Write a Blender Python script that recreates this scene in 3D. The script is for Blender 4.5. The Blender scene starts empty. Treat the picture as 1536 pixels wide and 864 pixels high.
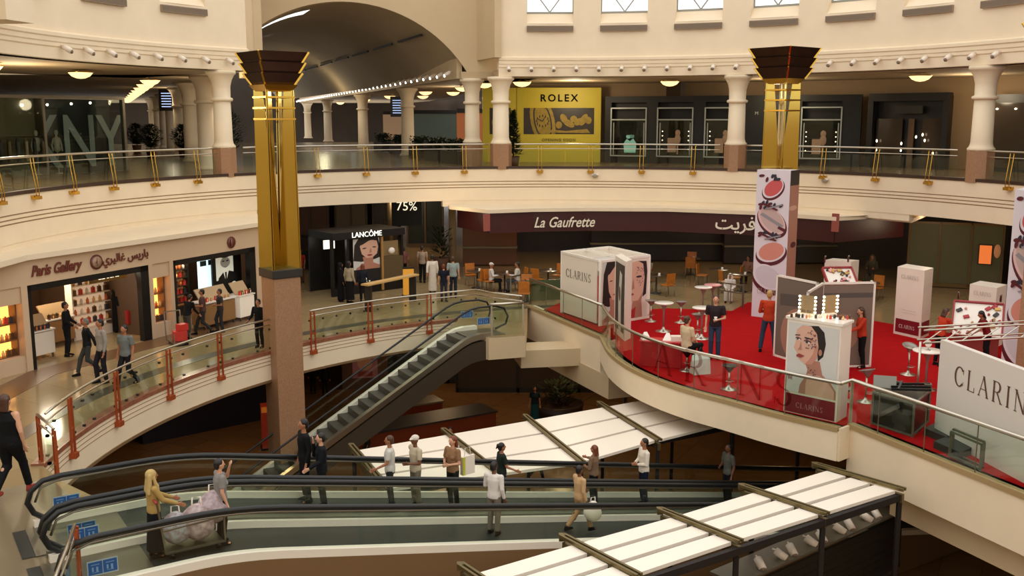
import bpy, math, random
from mathutils import Vector, Matrix
from mathutils.geometry import tessellate_polygon
random.seed(7)
SC = bpy.context.scene
COL = SC.collection
PI = math.pi
sin, cos, rad = math.sin, math.cos, math.radians

# ---------------------------------------------------------------- camera
F, PIT, CZ = 1500.0, rad(9.61), 7.0
cp_, sp_ = cos(PIT), sin(PIT)
def ray(px, py):
    u = (px-768)/F; v = (432-py)/F
    return (u, cp_+v*sp_, -sp_+v*cp_)
def P(px, py, z=0.0):                      # spot on a level of known height
    r = ray(px, py); t = (z-CZ)/r[2]
    return Vector((r[0]*t, r[1]*t, z))
def Q(px, py, y):                          # spot on a wall of known distance
    r = ray(px, py); t = y/r[1]
    return Vector((r[0]*t, y, CZ+r[2]*t))
def proj(x, y, z):
    z -= CZ; d = y*cp_-z*sp_; v = y*sp_+z*cp_
    return (768+F*x/d, 432-F*v/d)
cam = bpy.data.cameras.new('camera'); camo = bpy.data.objects.new('camera', cam); COL.objects.link(camo)
cam.sensor_width = 36; cam.lens = 36*F/1536; cam.clip_end = 400; cam.clip_start = 0.1
camo.location = (0, 0, CZ); camo.rotation_euler = (PI/2-PIT, 0, 0)
SC.camera = camo

# ---------------------------------------------------------------- materials
def lin(c):
    return tuple((v/255/12.92 if v/255 <= .04045 else ((v/255+.055)/1.055)**2.4) for v in c)
MATS = {}
def mat(name, c, rough=.5, metal=0, emit=0, noise=0, scale=8, c2=None, spec=.5, bump=0):
    if name in MATS: return MATS[name]
    m = bpy.data.materials.new(name); m.use_nodes = True
    nt = m.node_tree; b = nt.nodes['Principled BSDF']
    b.inputs['Base Color'].default_value = (*lin(c), 1)
    b.inputs['Roughness'].default_value = rough
    b.inputs['Metallic'].default_value = metal
    b.inputs['Specular IOR Level'].default_value = spec
    if emit:
        b.inputs['Emission Color'].default_value = (*lin(c), 1)
        b.inputs['Emission Strength'].default_value = emit
    if noise or c2 or bump:
        tc = nt.nodes.new('ShaderNodeTexCoord'); n = nt.nodes.new('ShaderNodeTexNoise')
        n.inputs['Scale'].default_value = scale; n.inputs['Detail'].default_value = 4
        nt.links.new(tc.outputs['Object'], n.inputs['Vector'])
        if noise or c2:
            r = nt.nodes.new('ShaderNodeValToRGB')
            r.color_ramp.elements[0].position = .35; r.color_ramp.elements[1].position = .65
            a = lin(c); d = lin(c2) if c2 else tuple(v*(1-noise) for v in a)
            r.color_ramp.elements[0].color = (*a, 1); r.color_ramp.elements[1].color = (*d, 1)
            nt.links.new(n.outputs['Fac'], r.inputs['Fac'])
            nt.links.new(r.outputs['Color'], b.inputs['Base Color'])
        if bump:
            bp = nt.nodes.new('ShaderNodeBump'); bp.inputs['Strength'].default_value = bump
            nt.links.new(n.outputs['Fac'], bp.inputs['Height']); nt.links.new(bp.outputs['Normal'], b.inputs['Normal'])
    MATS[name] = m
    return m
def glass(name, tint, op=.12, rough=.02):
    if name in MATS: return MATS[name]
    m = bpy.data.materials.new(name); m.use_nodes = True; nt = m.node_tree
    for n in list(nt.nodes): nt.nodes.remove(n)
    out = nt.nodes.new('ShaderNodeOutputMaterial')
    tr = nt.nodes.new('ShaderNodeBsdfTransparent'); tr.inputs[0].default_value = (*lin(tint), 1)
    gl = nt.nodes.new('ShaderNodeBsdfGlossy'); gl.inputs['Roughness'].default_value = rough
    gl.inputs['Color'].default_value = (.9, .9, .85, 1)
    fr = nt.nodes.new('ShaderNodeLayerWeight'); fr.inputs[0].default_value = .5
    pw = nt.nodes.new('ShaderNodeMath'); pw.operation = 'POWER'; pw.inputs[1].default_value = 5
    ad = nt.nodes.new('ShaderNodeMath'); ad.operation = 'MULTIPLY_ADD'; ad.inputs[1].default_value = .8; ad.inputs[2].default_value = op*.12
    nt.links.new(fr.outputs['Facing'], pw.inputs[0]); nt.links.new(pw.outputs[0], ad.inputs[0])
    mx = nt.nodes.new('ShaderNodeMixShader')
    nt.links.new(ad.outputs[0], mx.inputs[0]); nt.links.new(tr.outputs[0], mx.inputs[1]); nt.links.new(gl.outputs[0], mx.inputs[2])
    nt.links.new(mx.outputs[0], out.inputs[0])
    MATS[name] = m
    return m
def tiles(name, c, c2, size, rough=.15, cjoint=None, rot=0):
    m = bpy.data.materials.new(name); m.use_nodes = True; nt = m.node_tree; b = nt.nodes['Principled BSDF']
    tc = nt.nodes.new('ShaderNodeTexCoord'); mp = nt.nodes.new('ShaderNodeMapping')
    mp.inputs['Rotation'].default_value = (0, 0, rot)
    br = nt.nodes.new('ShaderNodeTexBrick'); br.offset = 0
    br.inputs['Color1'].default_value = (*lin(c), 1); br.inputs['Color2'].default_value = (*lin(c2), 1)
    br.inputs['Mortar'].default_value = (*lin(cjoint or tuple(v*.8 for v in c)), 1)
    br.inputs['Scale'].default_value = 1; br.inputs['Mortar Size'].default_value = .012
    br.inputs['Brick Width'].default_value = size; br.inputs['Row Height'].default_value = size
    nt.links.new(tc.outputs['Object'], mp.inputs[0]); nt.links.new(mp.outputs[0], br.inputs[0])
    nt.links.new(br.outputs['Color'], b.inputs['Base Color'])
    b.inputs['Roughness'].default_value = rough
    MATS[name] = m
    return m
CREAM = mat('cream_plaster', (236, 218, 188), .7, noise=.04, scale=1.5)
CREAM_SHADED = mat('cream_plaster_shaded', (200, 178, 142), .7, noise=.05, scale=1.2)  # same paint as CREAM, with the shade of the recess put into the colour
GROOVE = mat('groove_shadow_line', (150, 120, 84), .8)
SOFFIT = mat('soffit_paint', (190, 168, 134), .8)
VAULT = mat('vault_paint', (168, 152, 122), .8, noise=.06, scale=.6)
GRILLE = mat('vent_grille_grey', (150, 132, 112), .6)
FLOOR1 = tiles('tan_marble', (160, 138, 100), (152, 130, 93), 1.2, .12, (140, 118, 84), .6)
FLOOR0 = tiles('brown_marble', (132, 98, 60), (124, 92, 56), 1.0, .18, None, .5)
FLOORG = mat('grey_tan_stone', (118, 104, 80), .3, noise=.1, scale=2)
FLOOR2 = mat('gallery_floor_stone', (120, 100, 74), .25, noise=.1)
DKBAND = mat('dark_floor_band', (84, 76, 62), .3, noise=.1)
BRBAND = mat('brown_floor_band', (112, 80, 52), .3, noise=.1)
RED = mat('red_carpet', (168, 6, 12), .9, noise=.12, scale=3, spec=.1)
WHITE = mat('white_laminate', (236, 224, 208), .35)
WHITE2 = mat('white_gloss', (240, 232, 220), .2)
PANELW = mat('white_canopy_panel', (242, 230, 214), .3)
BLACK = mat('black_lacquer', (12, 11, 10), .4)
DKGREY = mat('dark_grey', (38, 36, 32), .45)
DKGREEN = mat('dark_shopfront', (17, 19, 17), .6)
CHAR = mat('rubber_black', (16, 17, 16), .45)
STEEL = mat('brushed_steel', (196, 190, 176), .28, 1)
DSTEEL = mat('dull_steel', (140, 134, 120), .4, 1)
BRASS = mat('brass', (206, 164, 70), .22, 1)
GOLD = mat('polished_gold', (198, 170, 84), .12, 1, bump=.08, scale=2.2)
BRONZE = mat('bronze_louver', (70, 46, 34), .25, .7, noise=.25, scale=2)
GRANITE = mat('pink_granite', (150, 112, 82), .35, c2=(166, 126, 94), scale=26)
PINKST = mat('rose_marble', (152, 96, 70), .3, c2=(130, 80, 58), scale=9)
REDPOST = mat('copper_red_post', (176, 82, 40), .35, .4)
MAROON = mat('maroon_board', (62, 18, 16), .4)
YELLOW = mat('yellow_hoarding', (198, 180, 44), .5)
GL = glass('clear_green_glass', (242, 248, 243), .2)
GLD = glass('travelator_glass', (249, 252, 248), .2)
GLR = glass('shop_glass', (225, 230, 225), .2)
FROST = glass('tinted_divider_glass', (206, 176, 160), .9)
MIRR = mat('brown_mirror_panel', (120, 82, 70), .08, .75)
LAMPW = mat('lit_white', (255, 244, 224), .4, emit=7)
LAMPA = mat('lit_amber_bowl', (255, 214, 150), .4, emit=1.1)
SHELFL = mat('lit_shelf_amber', (255, 176, 84), .4, emit=1.6)
SHELFW = mat('lit_shelf_white', (255, 240, 220), .4, emit=1.3)
LEAF = mat('leaf_green', (34, 54, 26), .6, noise=.4, scale=12)
TERRA = mat('planter_brown', (92, 60, 40), .6)

# ---------------------------------------------------------------- mesh builder
class MB:
    def __init__(s): s.v = []; s.f = []; s.m = []; s.mi = 0; s.sm = []; s.smooth = False
    def add(s, vs, fs):
        o = len(s.v); s.v += [tuple(v) for v in vs]
        for f in fs: s.f.append([o+i for i in f]); s.m.append(s.mi); s.sm.append(s.smooth)
        return s
    def use(s, i): s.mi = i; return s
    def box(s, c, d, rz=0, rx=0, ry=0):
        R = Matrix.Rotation(rz, 3, 'Z') @ Matrix.Rotation(ry, 3, 'Y') @ Matrix.Rotation(rx, 3, 'X'); c = Vector(c)
        vs = [c+R @ Vector((x*d[0]/2, y*d[1]/2, z*d[2]/2)) for x in (-1, 1) for y in (-1, 1) for z in (-1, 1)]
        return s.add(vs, [(0, 1, 3, 2), (4, 6, 7, 5), (0, 4, 5, 1), (2, 3, 7, 6), (0, 2, 6, 4), (1, 5, 7, 3)])
    def bar(s, a, b, w, h, up=(0, 0, 1)):
        a, b = Vector(a), Vector(b); d = (b-a).normalized(); up = Vector(up)
        if abs(d.dot(up)) > .98: up = Vector((0, 1, 0))
        x = d.cross(up).normalized()*w/2; y = x.cross(d).normalized()*h/2
        vs = [p+i*x+j*y for p in (a, b) for i, j in ((-1, -1), (1, -1), (1, 1), (-1, 1))]
        return s.add(vs, [(3, 2, 1, 0), (4, 5, 6, 7), (0, 1, 5, 4), (1, 2, 6, 5), (2, 3, 7, 6), (3, 0, 4, 7)])
    def prism(s, poly, z0, z1, top=None, side=None):
        n = len(poly); tri = tessellate_polygon([[Vector((x, y, 0)) for x, y in poly]])
        ar = sum(poly[i][0]*poly[(i+1) % n][1]-poly[(i+1) % n][0]*poly[i][1] for i in range(n))
        if ar < 0: poly = poly[::-1]; tri = tessellate_polygon([[Vector((x, y, 0)) for x, y in poly]])
        k = s.mi
        vs = [(x, y, z0) for x, y in poly]+[(x, y, z1) for x, y in poly]
        o = len(s.v); s.v += vs
        for t in tri:
            a, b, c = [Vector((*poly[i], 0)) for i in t]
            t = list(t) if (b-a).cross(c-a).z > 0 else list(t)[::-1]
            s.f.append([o+n+i for i in t]); s.m.append(top if top is not None else k); s.sm.append(False)
            s.f.append([o+i for i in t[::-1]]); s.m.append(side if side is not None else k); s.sm.append(False)
        for i in range(n):
            j = (i+1) % n
            s.f.append([o+i, o+j, o+n+j, o+n+i]); s.m.append(side if side is not None else k); s.sm.append(False)
        return s
    def tube(s, path, r, n=8, closed=False, rr=None):
        path = [Vector(p) for p in path]; N = len(path); rings = []; X = None
        for i, p in enumerate(path):
            a = path[(i-1) % N] if (closed or i > 0) else p; b = path[(i+1) % N] if (closed or i < N-1) else p
            d = (b-a).normalized()
            if X is None: X = d.cross(Vector((0, 0, 1)) if abs(d.z) < .95 else Vector((0, 1, 0))).normalized()
            X = (X-d*X.dot(d)).normalized(); Y = d.cross(X)
            q = rr[i] if rr else r
            rings.append([p+q*(cos(2*PI*k/n)*X+sin(2*PI*k/n)*Y) for k in range(n)])
        vs = [v for R in rings for v in R]; fs = []
        for i in range(N if closed else N-1):
            j = (i+1) % N
            for k in range(n):
                fs.append((i*n+k, i*n+(k+1) % n, j*n+(k+1) % n, j*n+k))
        if not closed: fs += [tuple(range(n))[::-1], tuple((N-1)*n+k for k in range(n))]
        sm = s.smooth; s.smooth = n > 5; s.add(vs, fs); s.smooth = sm
        return s
    def lathe(s, prof, c=(0, 0, 0), n=24, flat=False):
        c = Vector(c); vs = []; fs = []
        for r, z in prof:
            for k in range(n): vs.append(c+Vector((r*cos(2*PI*k/n), r*sin(2*PI*k/n), z)))
        for i in range(len(prof)-1):
            for k in range(n): fs.append((i*n+k, i*n+(k+1) % n, (i+1)*n+(k+1) % n, (i+1)*n+k))
        fs += [tuple(range(n))[::-1], tuple((len(prof)-1)*n+k for k in range(n))]
        sm = s.smooth; s.smooth = not flat; s.add(vs, fs); s.smooth = sm
        return s
    def ell(s, c, r, n=12, R=None):
        c = Vector(c); vs = []; m = max(6, n*2//3)
        for i in range(1, m):
            t = PI*i/m
            for k in range(n):
                v = Vector((r[0]*sin(t)*cos(2*PI*k/n), r[1]*sin(t)*sin(2*PI*k/n), r[2]*cos(t)))
                vs.append(c+(R @ v if R else v))
        tp = Vector((0, 0, r[2])); 
        a = len(vs); vs += [c+(R @ tp if R else tp), c-(R @ tp if R else tp)]; fs = []
        for i in range(m-2):
            for k in range(n): fs.append((i*n+k, (i+1)*n+k, (i+1)*n+(k+1) % n, i*n+(k+1) % n))
        for k in range(n): fs += [(a, k, (k+1) % n), (a+1, (m-2)*n+(k+1) % n, (m-2)*n+k)]
        sm = s.smooth; s.smooth = True; s.add(vs, fs); s.smooth = sm
        return s
    def strip(s, a, b, thick=0):               # wall of quads between two polylines
        n = len(a); return s.add(list(a)+list(b), [(i, i+1, n+i+1, n+i) for i in range(n-1)])
    def profile(s, path, prof, closed=True):
        """sweep cross-section prof [(out, z)] along a plan path of (x, y, nx, ny)"""
        n = len(prof); vs = []
        for x, y, nx, ny in path: vs += [(x+nx*o, y+ny*o, z) for o, z in prof]
        fs = []
        for i in range(len(path)-1):
            for k in range(n if closed else n-1):
                l = (k+1) % n; fs.append((i*n+k, i*n+l, (i+1)*n+l, (i+1)*n+k))
        if closed: fs += [tuple(range(n))[::-1], tuple((len(path)-1)*n+k for k in range(n))]
        return s.add(vs, fs)
    def build(s, name, mats, parent=None, world=False, bevel=0):
        if not isinstance(mats, (list, tuple)): mats = [mats]
        me = bpy.data.meshes.new(name)
        vs = s.v
        if world and parent is not None:
            M = (Matrix.Translation(wloc(parent)) @ Matrix.Rotation(parent.rotation_euler.z, 4, 'Z')).inverted()
            vs = [tuple(M @ Vector(v)) for v in vs]
        me.from_pydata(vs, [], s.f); me.validate()
        for m in mats: me.materials.append(m)
        if len(me.polygons) == len(s.f):
            for p, i, q in zip(me.polygons, s.m, s.sm): p.material_index = i; p.use_smooth = q
        me.update()
        o = bpy.data.objects.new(name, me); COL.objects.link(o)
        if parent is not None: o.parent = parent
        if bevel:
            b = o.modifiers.new('b', 'BEVEL'); b.width = bevel; b.segments = 2; b.limit_method = 'ANGLE'
        return o
def wloc(o):
    v = Vector(o.location)
    while o.parent: o = o.parent; v = v+Vector(o.location)
    return v
def tag(o, label, cat, group=None, kind=None):
    if label: o['label'] = label
    if cat: o['category'] = cat
    if group: o['group'] = group
    if kind: o['kind'] = kind
    return o
def thing(name, label, cat, loc=(0, 0, 0), rz=0, group=None):
    o = bpy.data.objects.new(name, None); COL.objects.link(o); o.empty_display_size = .2
    o.location = loc; o.rotation_euler = (0, 0, rz)
    return tag(o, label, cat, group)
def struct(o): o['kind'] = 'structure'; return o
def dup(o, loc=None, rz=None, label=None, group=None, parent=None):
    c = o.copy(); COL.objects.link(c)
    if parent is not None: c.parent = parent
    if loc is not None: c.location = loc
    if rz is not None: c.rotation_euler.z = rz
    if label: c['label'] = label
    if group: c['group'] = group
    for ch in list(o.children): dup(ch, parent=c)
    return c
def text(s, size, loc, rot, m, parent, name='lettering', ext=.012, spacing=1, align='CENTER', shear=0, bold=0, sx=1):
    cu = bpy.data.curves.new(name, 'FONT'); cu.body = s; cu.size = size; cu.extrude = ext; cu.align_x = align; cu.align_y = 'CENTER'
    cu.space_character = spacing; cu.shear = shear; cu.offset = bold; cu.resolution_u = 3
    t = bpy.data.objects.new(name, cu); COL.objects.link(t)
    bpy.context.view_layer.update()
    me = bpy.data.meshes.new_from_object(t.evaluated_get(bpy.context.evaluated_depsgraph_get()))
    bpy.data.objects.remove(t); me.materials.clear(); me.materials.append(m); me.name = name
    o = bpy.data.objects.new(name, me); COL.objects.link(o); o.parent = parent; o.location = loc; o.rotation_euler = rot; o.scale = (sx, 1, 1)
    return o
STAND = (PI/2, 0, 0)
# serif capitals drawn as strokes: (x0,y0,x1,y1,width); arcs ('a',cx,cy,rx,ry,deg0,deg1,wmin,wmax)
SER = {
 'C': (.8, [('a', .42, .5, .4, .5, 40, 320, .05, .13), (.73, .66, .73, .9, .04), (.73, .1, .73, .3, .03)]),
 'L': (.62, [(.12, 0, .12, 1, .12), (.02, .98, .24, .98, .04), (.02, .02, .58, .02, .04), (.57, 0, .57, .25, .04)]),
 'A': (.8, [(.06, 0, .4, 1, .045), (.38, 1, .72, 0, .12), (.18, .36, .6, .36, .04), (0, .02, .18, .02, .04), (.6, .02, .82, .02, .04)]),
 'R': (.76, [(.12, 0, .12, 1, .12), (.02, .98, .4, .98, .04), (.02, .02, .24, .02, .04), ('a', .36, .74, .26, .25, -90, 90, .04, .12), (.12, .49, .38, .49, .04), (.36, .49, .68, 0, .1), (.6, .02, .78, .02, .04)]),
 'I': (.3, [(.13, 0, .13, 1, .12), (.02, .98, .25, .98, .04), (.02, .02, .25, .02, .04)]),
 'N': (.84, [(.12, 0, .12, 1, .045), (.1, 1, .7, 0, .12), (.7, 0, .7, 1, .045), (.02, .98, .2, .98, .04), (.02, .02, .22, .02, .04), (.6, .98, .8, .98, .04)]),
 'S': (.6, [('a', .28, .74, .22, .25, 20, 270, .04, .1), ('a', .28, .26, .23, .25, -160, 90, .04, .1), (.48, .8, .48, .96, .03), (.05, .04, .05, .22, .03)]),
}
def serif(word, h, parent, m, x0, y, z0, gap=.16, name='lettering', t=.006, sx=1.0):
    b = MB(); x = 0
    for ch in word:
        w, st = SER[ch]
        for q in st:
            if q[0] == 'a':
                _, cx, cy, rx, ry, d0, d1, w0, w1 = q; n = 14; vs = []
                for i in range(n+1):
                    a = rad(d0+(d1-d0)*i/n); ww = (w0+(w1-w0)*abs(cos(a)))/2
                    for sg in (-1, 1):
                        vs.append(((x+(cx+cos(a)*(rx-w1/2+sg*ww)))*h*sx, -t, (cy+sin(a)*(ry-w0/2+sg*ww))*h))
                b.add(vs, [(2*i, 2*i+1, 2*i+3, 2*i+2) for i in range(n)])
            else:
                xa, ya, xb, yb, ww = q; d = Vector((xb-xa, yb-ya)); d.normalize(); nn = Vector((-d.y, d.x))*ww/2
                if abs(ya-yb) > .3 and abs(xa-xb) > .05: nn = Vector((ww/2, 0))
                b.add([((x+xa+nn.x)*h*sx, -t, (ya+nn.y)*h), ((x+xb+nn.x)*h*sx, -t, (yb+nn.y)*h), ((x+xb-nn.x)*h*sx, -t, (yb-nn.y)*h), ((x+xa-nn.x)*h*sx, -t, (ya-nn.y)*h)], [(0, 1, 2, 3)])
        x += w+gap
    W = (x-gap)*h*sx
    b.v = [(v[0]-W/2+x0, v[1]+y, v[2]+z0) for v in b.v]
    return b.build(name, m, parent)
def art(name, w, h, shapes, parent, y=0, z0=0, x0=0, rz=0):
    """printed picture: flat shapes in unit coordinates on a panel facing local -Y"""
    b = MB(); ms = []
    for k, sh in enumerate(shapes):
        m = sh[0]
        if m not in ms: ms.append(m)
        b.use(ms.index(m)); yy = y-.0012*k
        if sh[1] == 'E':
            _, _, cx, cy, rx, ry, rot = sh; a = rad(rot)
            pts = [(cx*w+w*(rx*cos(t)*cos(a)-ry*sin(t)*sin(a)), cy*h+w*(rx*cos(t)*sin(a)+ry*sin(t)*cos(a))) for t in [2*PI*i/32 for i in range(32)]]
        elif sh[1] == 'e':
            _, _, cx, cy, rx, ry, rot = sh; a = rad(rot)
            pts = [(cx*w+rx*w*cos(t)*cos(a)-ry*w*sin(t)*sin(a), cy*h+rx*w*cos(t)*sin(a)+ry*w*sin(t)*cos(a)) for t in [2*PI*i/28 for i in range(28)]]
        elif sh[1] == 'r':
            _, _, xa, ya, xb, yb = sh; pts = [(xa*w, ya*h), (xb*w, ya*h), (xb*w, yb*h), (xa*w, yb*h)]
        else:
            pts = [(px*w, py*h) for px, py in sh[2]]
        pts = [(min(max(px, 0), w), min(max(py, 0), h)) for px, py in pts]
        tri = tessellate_polygon([[Vector((px, py, 0)) for px, py in pts]])
        fs = []
        for t in tri:
            A, B, C = [Vector((*pts[i], 0)) for i in t]; c = (B-A).cross(C-A).z
            if abs(c) > 1e-9: fs.append(tuple(t) if c > 0 else tuple(t)[::-1])
        b.add([(px-w/2+x0, yy, py+z0) for px, py in pts], fs)
    o = b.build(name, ms, parent); o.rotation_euler.z = rz
    return o
def pm(name, c, emit=0): return mat('print_'+name, c, .5, emit=emit)

# ---------------------------------------------------------------- plan curves
C2, R2 = Vector((1.64, 28.5)), 15.97
C1, R1 = Vector((5.0, 21.6)), 14.75
def on(C, R, a): return (C.x+R*cos(rad(a)), C.y+R*sin(rad(a)))
def arcpath(C, R, a0, a1, step=2.0):
    n = max(2, int(abs(a1-a0)/step)+1); out = []
    for i in range(n):
        a = rad(a0+(a1-a0)*i/(n-1)); out.append((C.x+R*cos(a), C.y+R*sin(a), cos(a), sin(a)))
    return out
def polypath(pts):
    """plan path with normals pointing to the left of travel"""
    out = []; n = len(pts)
    for i in range(n):
        a = Vector(pts[max(i-1, 0)][:2]); b = Vector(pts[min(i+1, n-1)][:2]); d = (b-a).normalized()
        out.append((pts[i][0], pts[i][1], -d.y, d.x))
    return out
def smooth(pts, k=5):
    out = []; n = len(pts)
    for i in range(n-1):
        p0, p1, p2, p3 = [Vector(pts[min(max(j, 0), n-1)]) for j in (i-1, i, i+1, i+2)]
        for q in range(k):
            t = q/k; out.append(tuple(.5*((2*p1)+(p2-p0)*t+(2*p0-5*p1+4*p2-p3)*t*t+(3*p1-p0-3*p2+p3)*t**3)))
    out.append(tuple(pts[-1])); return out
SKY, SHOP, PASS, GAL, LOW, EXPO = 1.0, 1.1, 0.6, 1.8, 0.5, 0.63
# ================================================================ THE SETTING
Z2, ZC, Z0 = 4.8, 8.8, -4.8
def ring(R0, R1_, a0, a1): 
    return [on(C2, R0, a0+(a1-a0)*i/60) for i in range(61)]+[on(C2, R1_, a1+(a0-a1)*i/60) for i in range(61)]
# --- level 2 gallery slab and fascia (grooved, with the lit ledge under it)
b = MB(); b.prism(ring(R2+.05, 70, -15, 205), 3.47, Z2, top=0, side=1)
struct(b.build('floor', [FLOOR2, CREAM]))
pth = arcpath(C2, R2, -15, 205, 1.5)
b = MB(); b.profile(pth, [(0, 3.45), (0, 4.0), (.03, 4.02), (0, 4.04), (0, 4.12), (.03, 4.14), (0, 4.16), (0, 4.25), (.03, 4.27), (0, 4.29), (0, 4.82), (.3, 4.82), (.3, 3.45)])
struct(b.build('trim_1', CREAM))
b = MB()
for z in (4.0, 4.125, 4.255): b.profile(pth, [(-.004, z), (-.004, z+.022), (.02, z+.022), (.02, z)])
struct(b.build('trim_2', GROOVE))
FL = [Vector((-13.55, 21.0)), Vector((-13.45, 24.2)), Vector((-13.35, 27.3)), Vector((-9.0, 36.3)), Vector((-8.2, 38.0))]
b = MB(); poly = [tuple(v) for v in FL]+[on(C2, R2+.2, a_) for a_ in range(137, 206, 3)]
b.prism(poly, 3.15, 3.3); b.profile(arcpath(C2, R2, 137, 205, 3), [(.02, 3.2), (.02, 3.5), (.3, 3.5), (.3, 3.2)]); struct(b.build('trim_3', CREAM))
RL = [P(733, 320, 3.14), P(800, 317.5, 3.14), P(880, 316.5, 3.14), P(1000, 317, 3.14), P(1130, 322, 3.14), P(1254, 331, 3.14)]
b = MB(); poly = [tuple(P(674, 311.5, 3.2)[:2])]+[tuple(v[:2]) for v in RL]+[tuple(P(1392, 321, 3.2)[:2])]+[on(C2, R2+.2, a_) for a_ in range(34, 107, 3)]
b.prism(poly, 3.13, 3.28); b.profile(arcpath(C2, R2, 34, 107, 3), [(.02, 3.2), (.02, 3.5), (.3, 3.5), (.3, 3.2)]); struct(b.build('trim_4', CREAM))
# dark kerb under the balustrade glass
b = MB(); b.profile(arcpath(C2, R2, -10, 200, 1.5), [(-.03, 4.82), (-.03, 4.93), (.16, 4.93), (.16, 4.82)])
struct(b.build('trim_5', mat('dark_kerb', (58, 38, 24), .5)))
# --- gallery ceiling, cornice and upper walls
def sector(a0, a1, RA, RB, z0, z1, name, m):
    b = MB(); b.prism(ring(RA, RB, a0, a1), z0, z1); return struct(b.build(name, m))
sector(-15, 98, R2+.02, R2+9.5, ZC, ZC+.3, 'ceiling', SOFFIT)
sector(137, 205, R2+.02, R2+9.5, ZC, ZC+.3, 'ceiling', SOFFIT)
CORN = [(0, ZC), (-.03, ZC+.02), (-.03, ZC+.36), (-.07, ZC+.40), (-.07, ZC+.5), (-.1, ZC+.54), (-.1, ZC+.66), (-.14, ZC+.7), (-.14, ZC+.8), (0, ZC+.86), (.5, ZC+.86), (.5, ZC)]
for k, (a0, a1) in enumerate(((-15, 98), (137.6, 205))):
    b = MB(); b.profile(arcpath(C2, R2, a0, a1, 1.5), CORN); struct(b.build('trim_%d' % (6+k), CREAM))
WCR = [90-11.4*k for k in range(-0, 8)]
WCL = [147.5, 160.5, 173.5]
HW = 3.6
def upper_wall(name, a0, a1, cents):
    b = MB()
    b.profile(arcpath(C2, R2, a0, a1, 1.5), [(0, ZC+.8), (0, 11.05), (.5, 11.05), (.5, ZC+.8)])
    edges = [a0 if a0 < a1 else a1]+sorted(sum([[c-HW, c+HW] for c in cents], []))+[max(a0, a1)]
    for i in range(0, len(edges), 2):
        if edges[i+1]-edges[i] > .3:
            b.profile(arcpath(C2, R2, edges[i], edges[i+1], 1.5), [(0, 11.05), (0, 15.5), (.5, 15.5), (.5, 11.05)])
    struct(b.build(name, CREAM))
upper_wall('wall_right', -15, 98, WCR)
upper_wall('wall_left', 137.6, 205, WCL)
wn = 1
for c in WCR+WCL:
    p0 = Vector((*on(C2, R2+.4, c-HW), 0)); p1 = Vector((*on(C2, R2+.4, c+HW), 0)); f0 = Vector((*on(C2, R2, c-HW), 0)); f1 = Vector((*on(C2, R2, c+HW), 0))
    up = Vector((0, 0, 1))
    b = MB()
    for za, zb in ((11.5, 11.56), (13.6, 13.66)): b.bar(p0+up*(za+.03), p1+up*(za+.03), .08, .08)
    for p in (p0, p1): b.bar(p+up*11.5, p+up*15.4, .09, .09)
    mid = (p0+p1)/2
    b.bar(p0+up*12.9, mid+up*11.55, .05, .05); b.bar(p1+up*12.9, mid+up*11.55, .05, .05)
    b.use(1).add([f0+up*11.05, f1+up*11.05, p1+up*11.52, p0+up*11.52], [(0, 3, 2, 1)])
    g0 = f0.lerp(f1, 0); q = Vector((-cos(rad(c)), -sin(rad(c)), 0))*.05
    struct(b.build('window_%d' % wn, [mat('window_frame_grey', (150, 150, 140), .5), CREAM]))
    b = MB(); b.bar(f0+q+up*10.83, f1+q+up*10.83, .14, .24); 
    for i in range(9):
        zz = 10.74+i*.022; b.use(1).bar(f0+q*2.3+up*zz, f1+q*2.3+up*zz, .03, .006)
    tag(b.build('vent_grille', [GRILLE, mat('grille_slat', (128, 112, 94), .5)]), 'grey louvred vent strip under an upper window of the %s wall' % ('right' if c < 100 else 'left'), 'vent', 'vent strips under the windows of the %s upper wall' % ('right' if c < 100 else 'left'))
    wn += 1
# --- arched wall and vault over the corridor
AX, AZ, AR, AY = -7.5, 5.65, 6.45, 46.3
VD = Vector((-.34, .94)).normalized()
aps = [(AX+AR*cos(rad(t)), AZ+AR*sin(rad(t))) for t in [31+(149-31)*i/36 for i in range(37)]]
b = MB()
front = [(x, AY+(x+2)*.12, z) for x, z in aps]; back = [(x, y+.4, z) for x, y, z in front]
top = [(x, y, 15.5) for x, y, z in front]
b.strip(top[::-1], front[::-1]); b.strip(front, back)
xr, yr = front[0][0], front[0][1]
b.add([(xr, yr, 8.8), (-.45, yr+.1, 8.8), (-.45, yr+.1, 15.5), (xr, yr, 15.5)], [(0, 1, 2, 3)])
xl, yl = front[-1][0], front[-1][1]
b.add([(xl, yl, 8.8), (-15, yl-.2, 8.8), (-15, yl-.2, 15.5), (xl, yl, 15.5)], [(3, 2, 1, 0)])
struct(b.build('wall_back', CREAM_SHADED))
e = on(C2, R2+.3, 98)
b = MB(); b.box(((e[0]+xr+1.1)/2-.4, (e[1]+yr)/2+.1, (ZC+.8+15.5)/2), (.3, 3.2, 15.5-ZC-.8), .35); 
struct(b.build('wall_right', CREAM_SHADED))
e2 = on(C2, R2+.3, 137.6)
b = MB(); b.box((e2[0]-.6, e2[1]+3.4, 12.2), (.3, 7, 6.8), .35); struct(b.build('wall_left', CREAM_SHADED))
b = MB(); N = 30; L = 70
for j in range(N):
    for i in range(36):
        if 21 <= i <= 31 and j % 6 == 1: continue        # roof lights cut through the vault
        q = []
        for (ii, jj) in ((i, j), (i+1, j), (i+1, j+1), (i, j+1)):
            x, z = aps[ii]; t = L*jj/N; y = AY+(x+2)*.12+.38
            q.append((x+VD.x*t*(1+.0*ii), y+VD.y*t, z))
        b.add(q, [(0, 1, 2, 3)])
struct(b.build('ceiling', VAULT))
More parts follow.
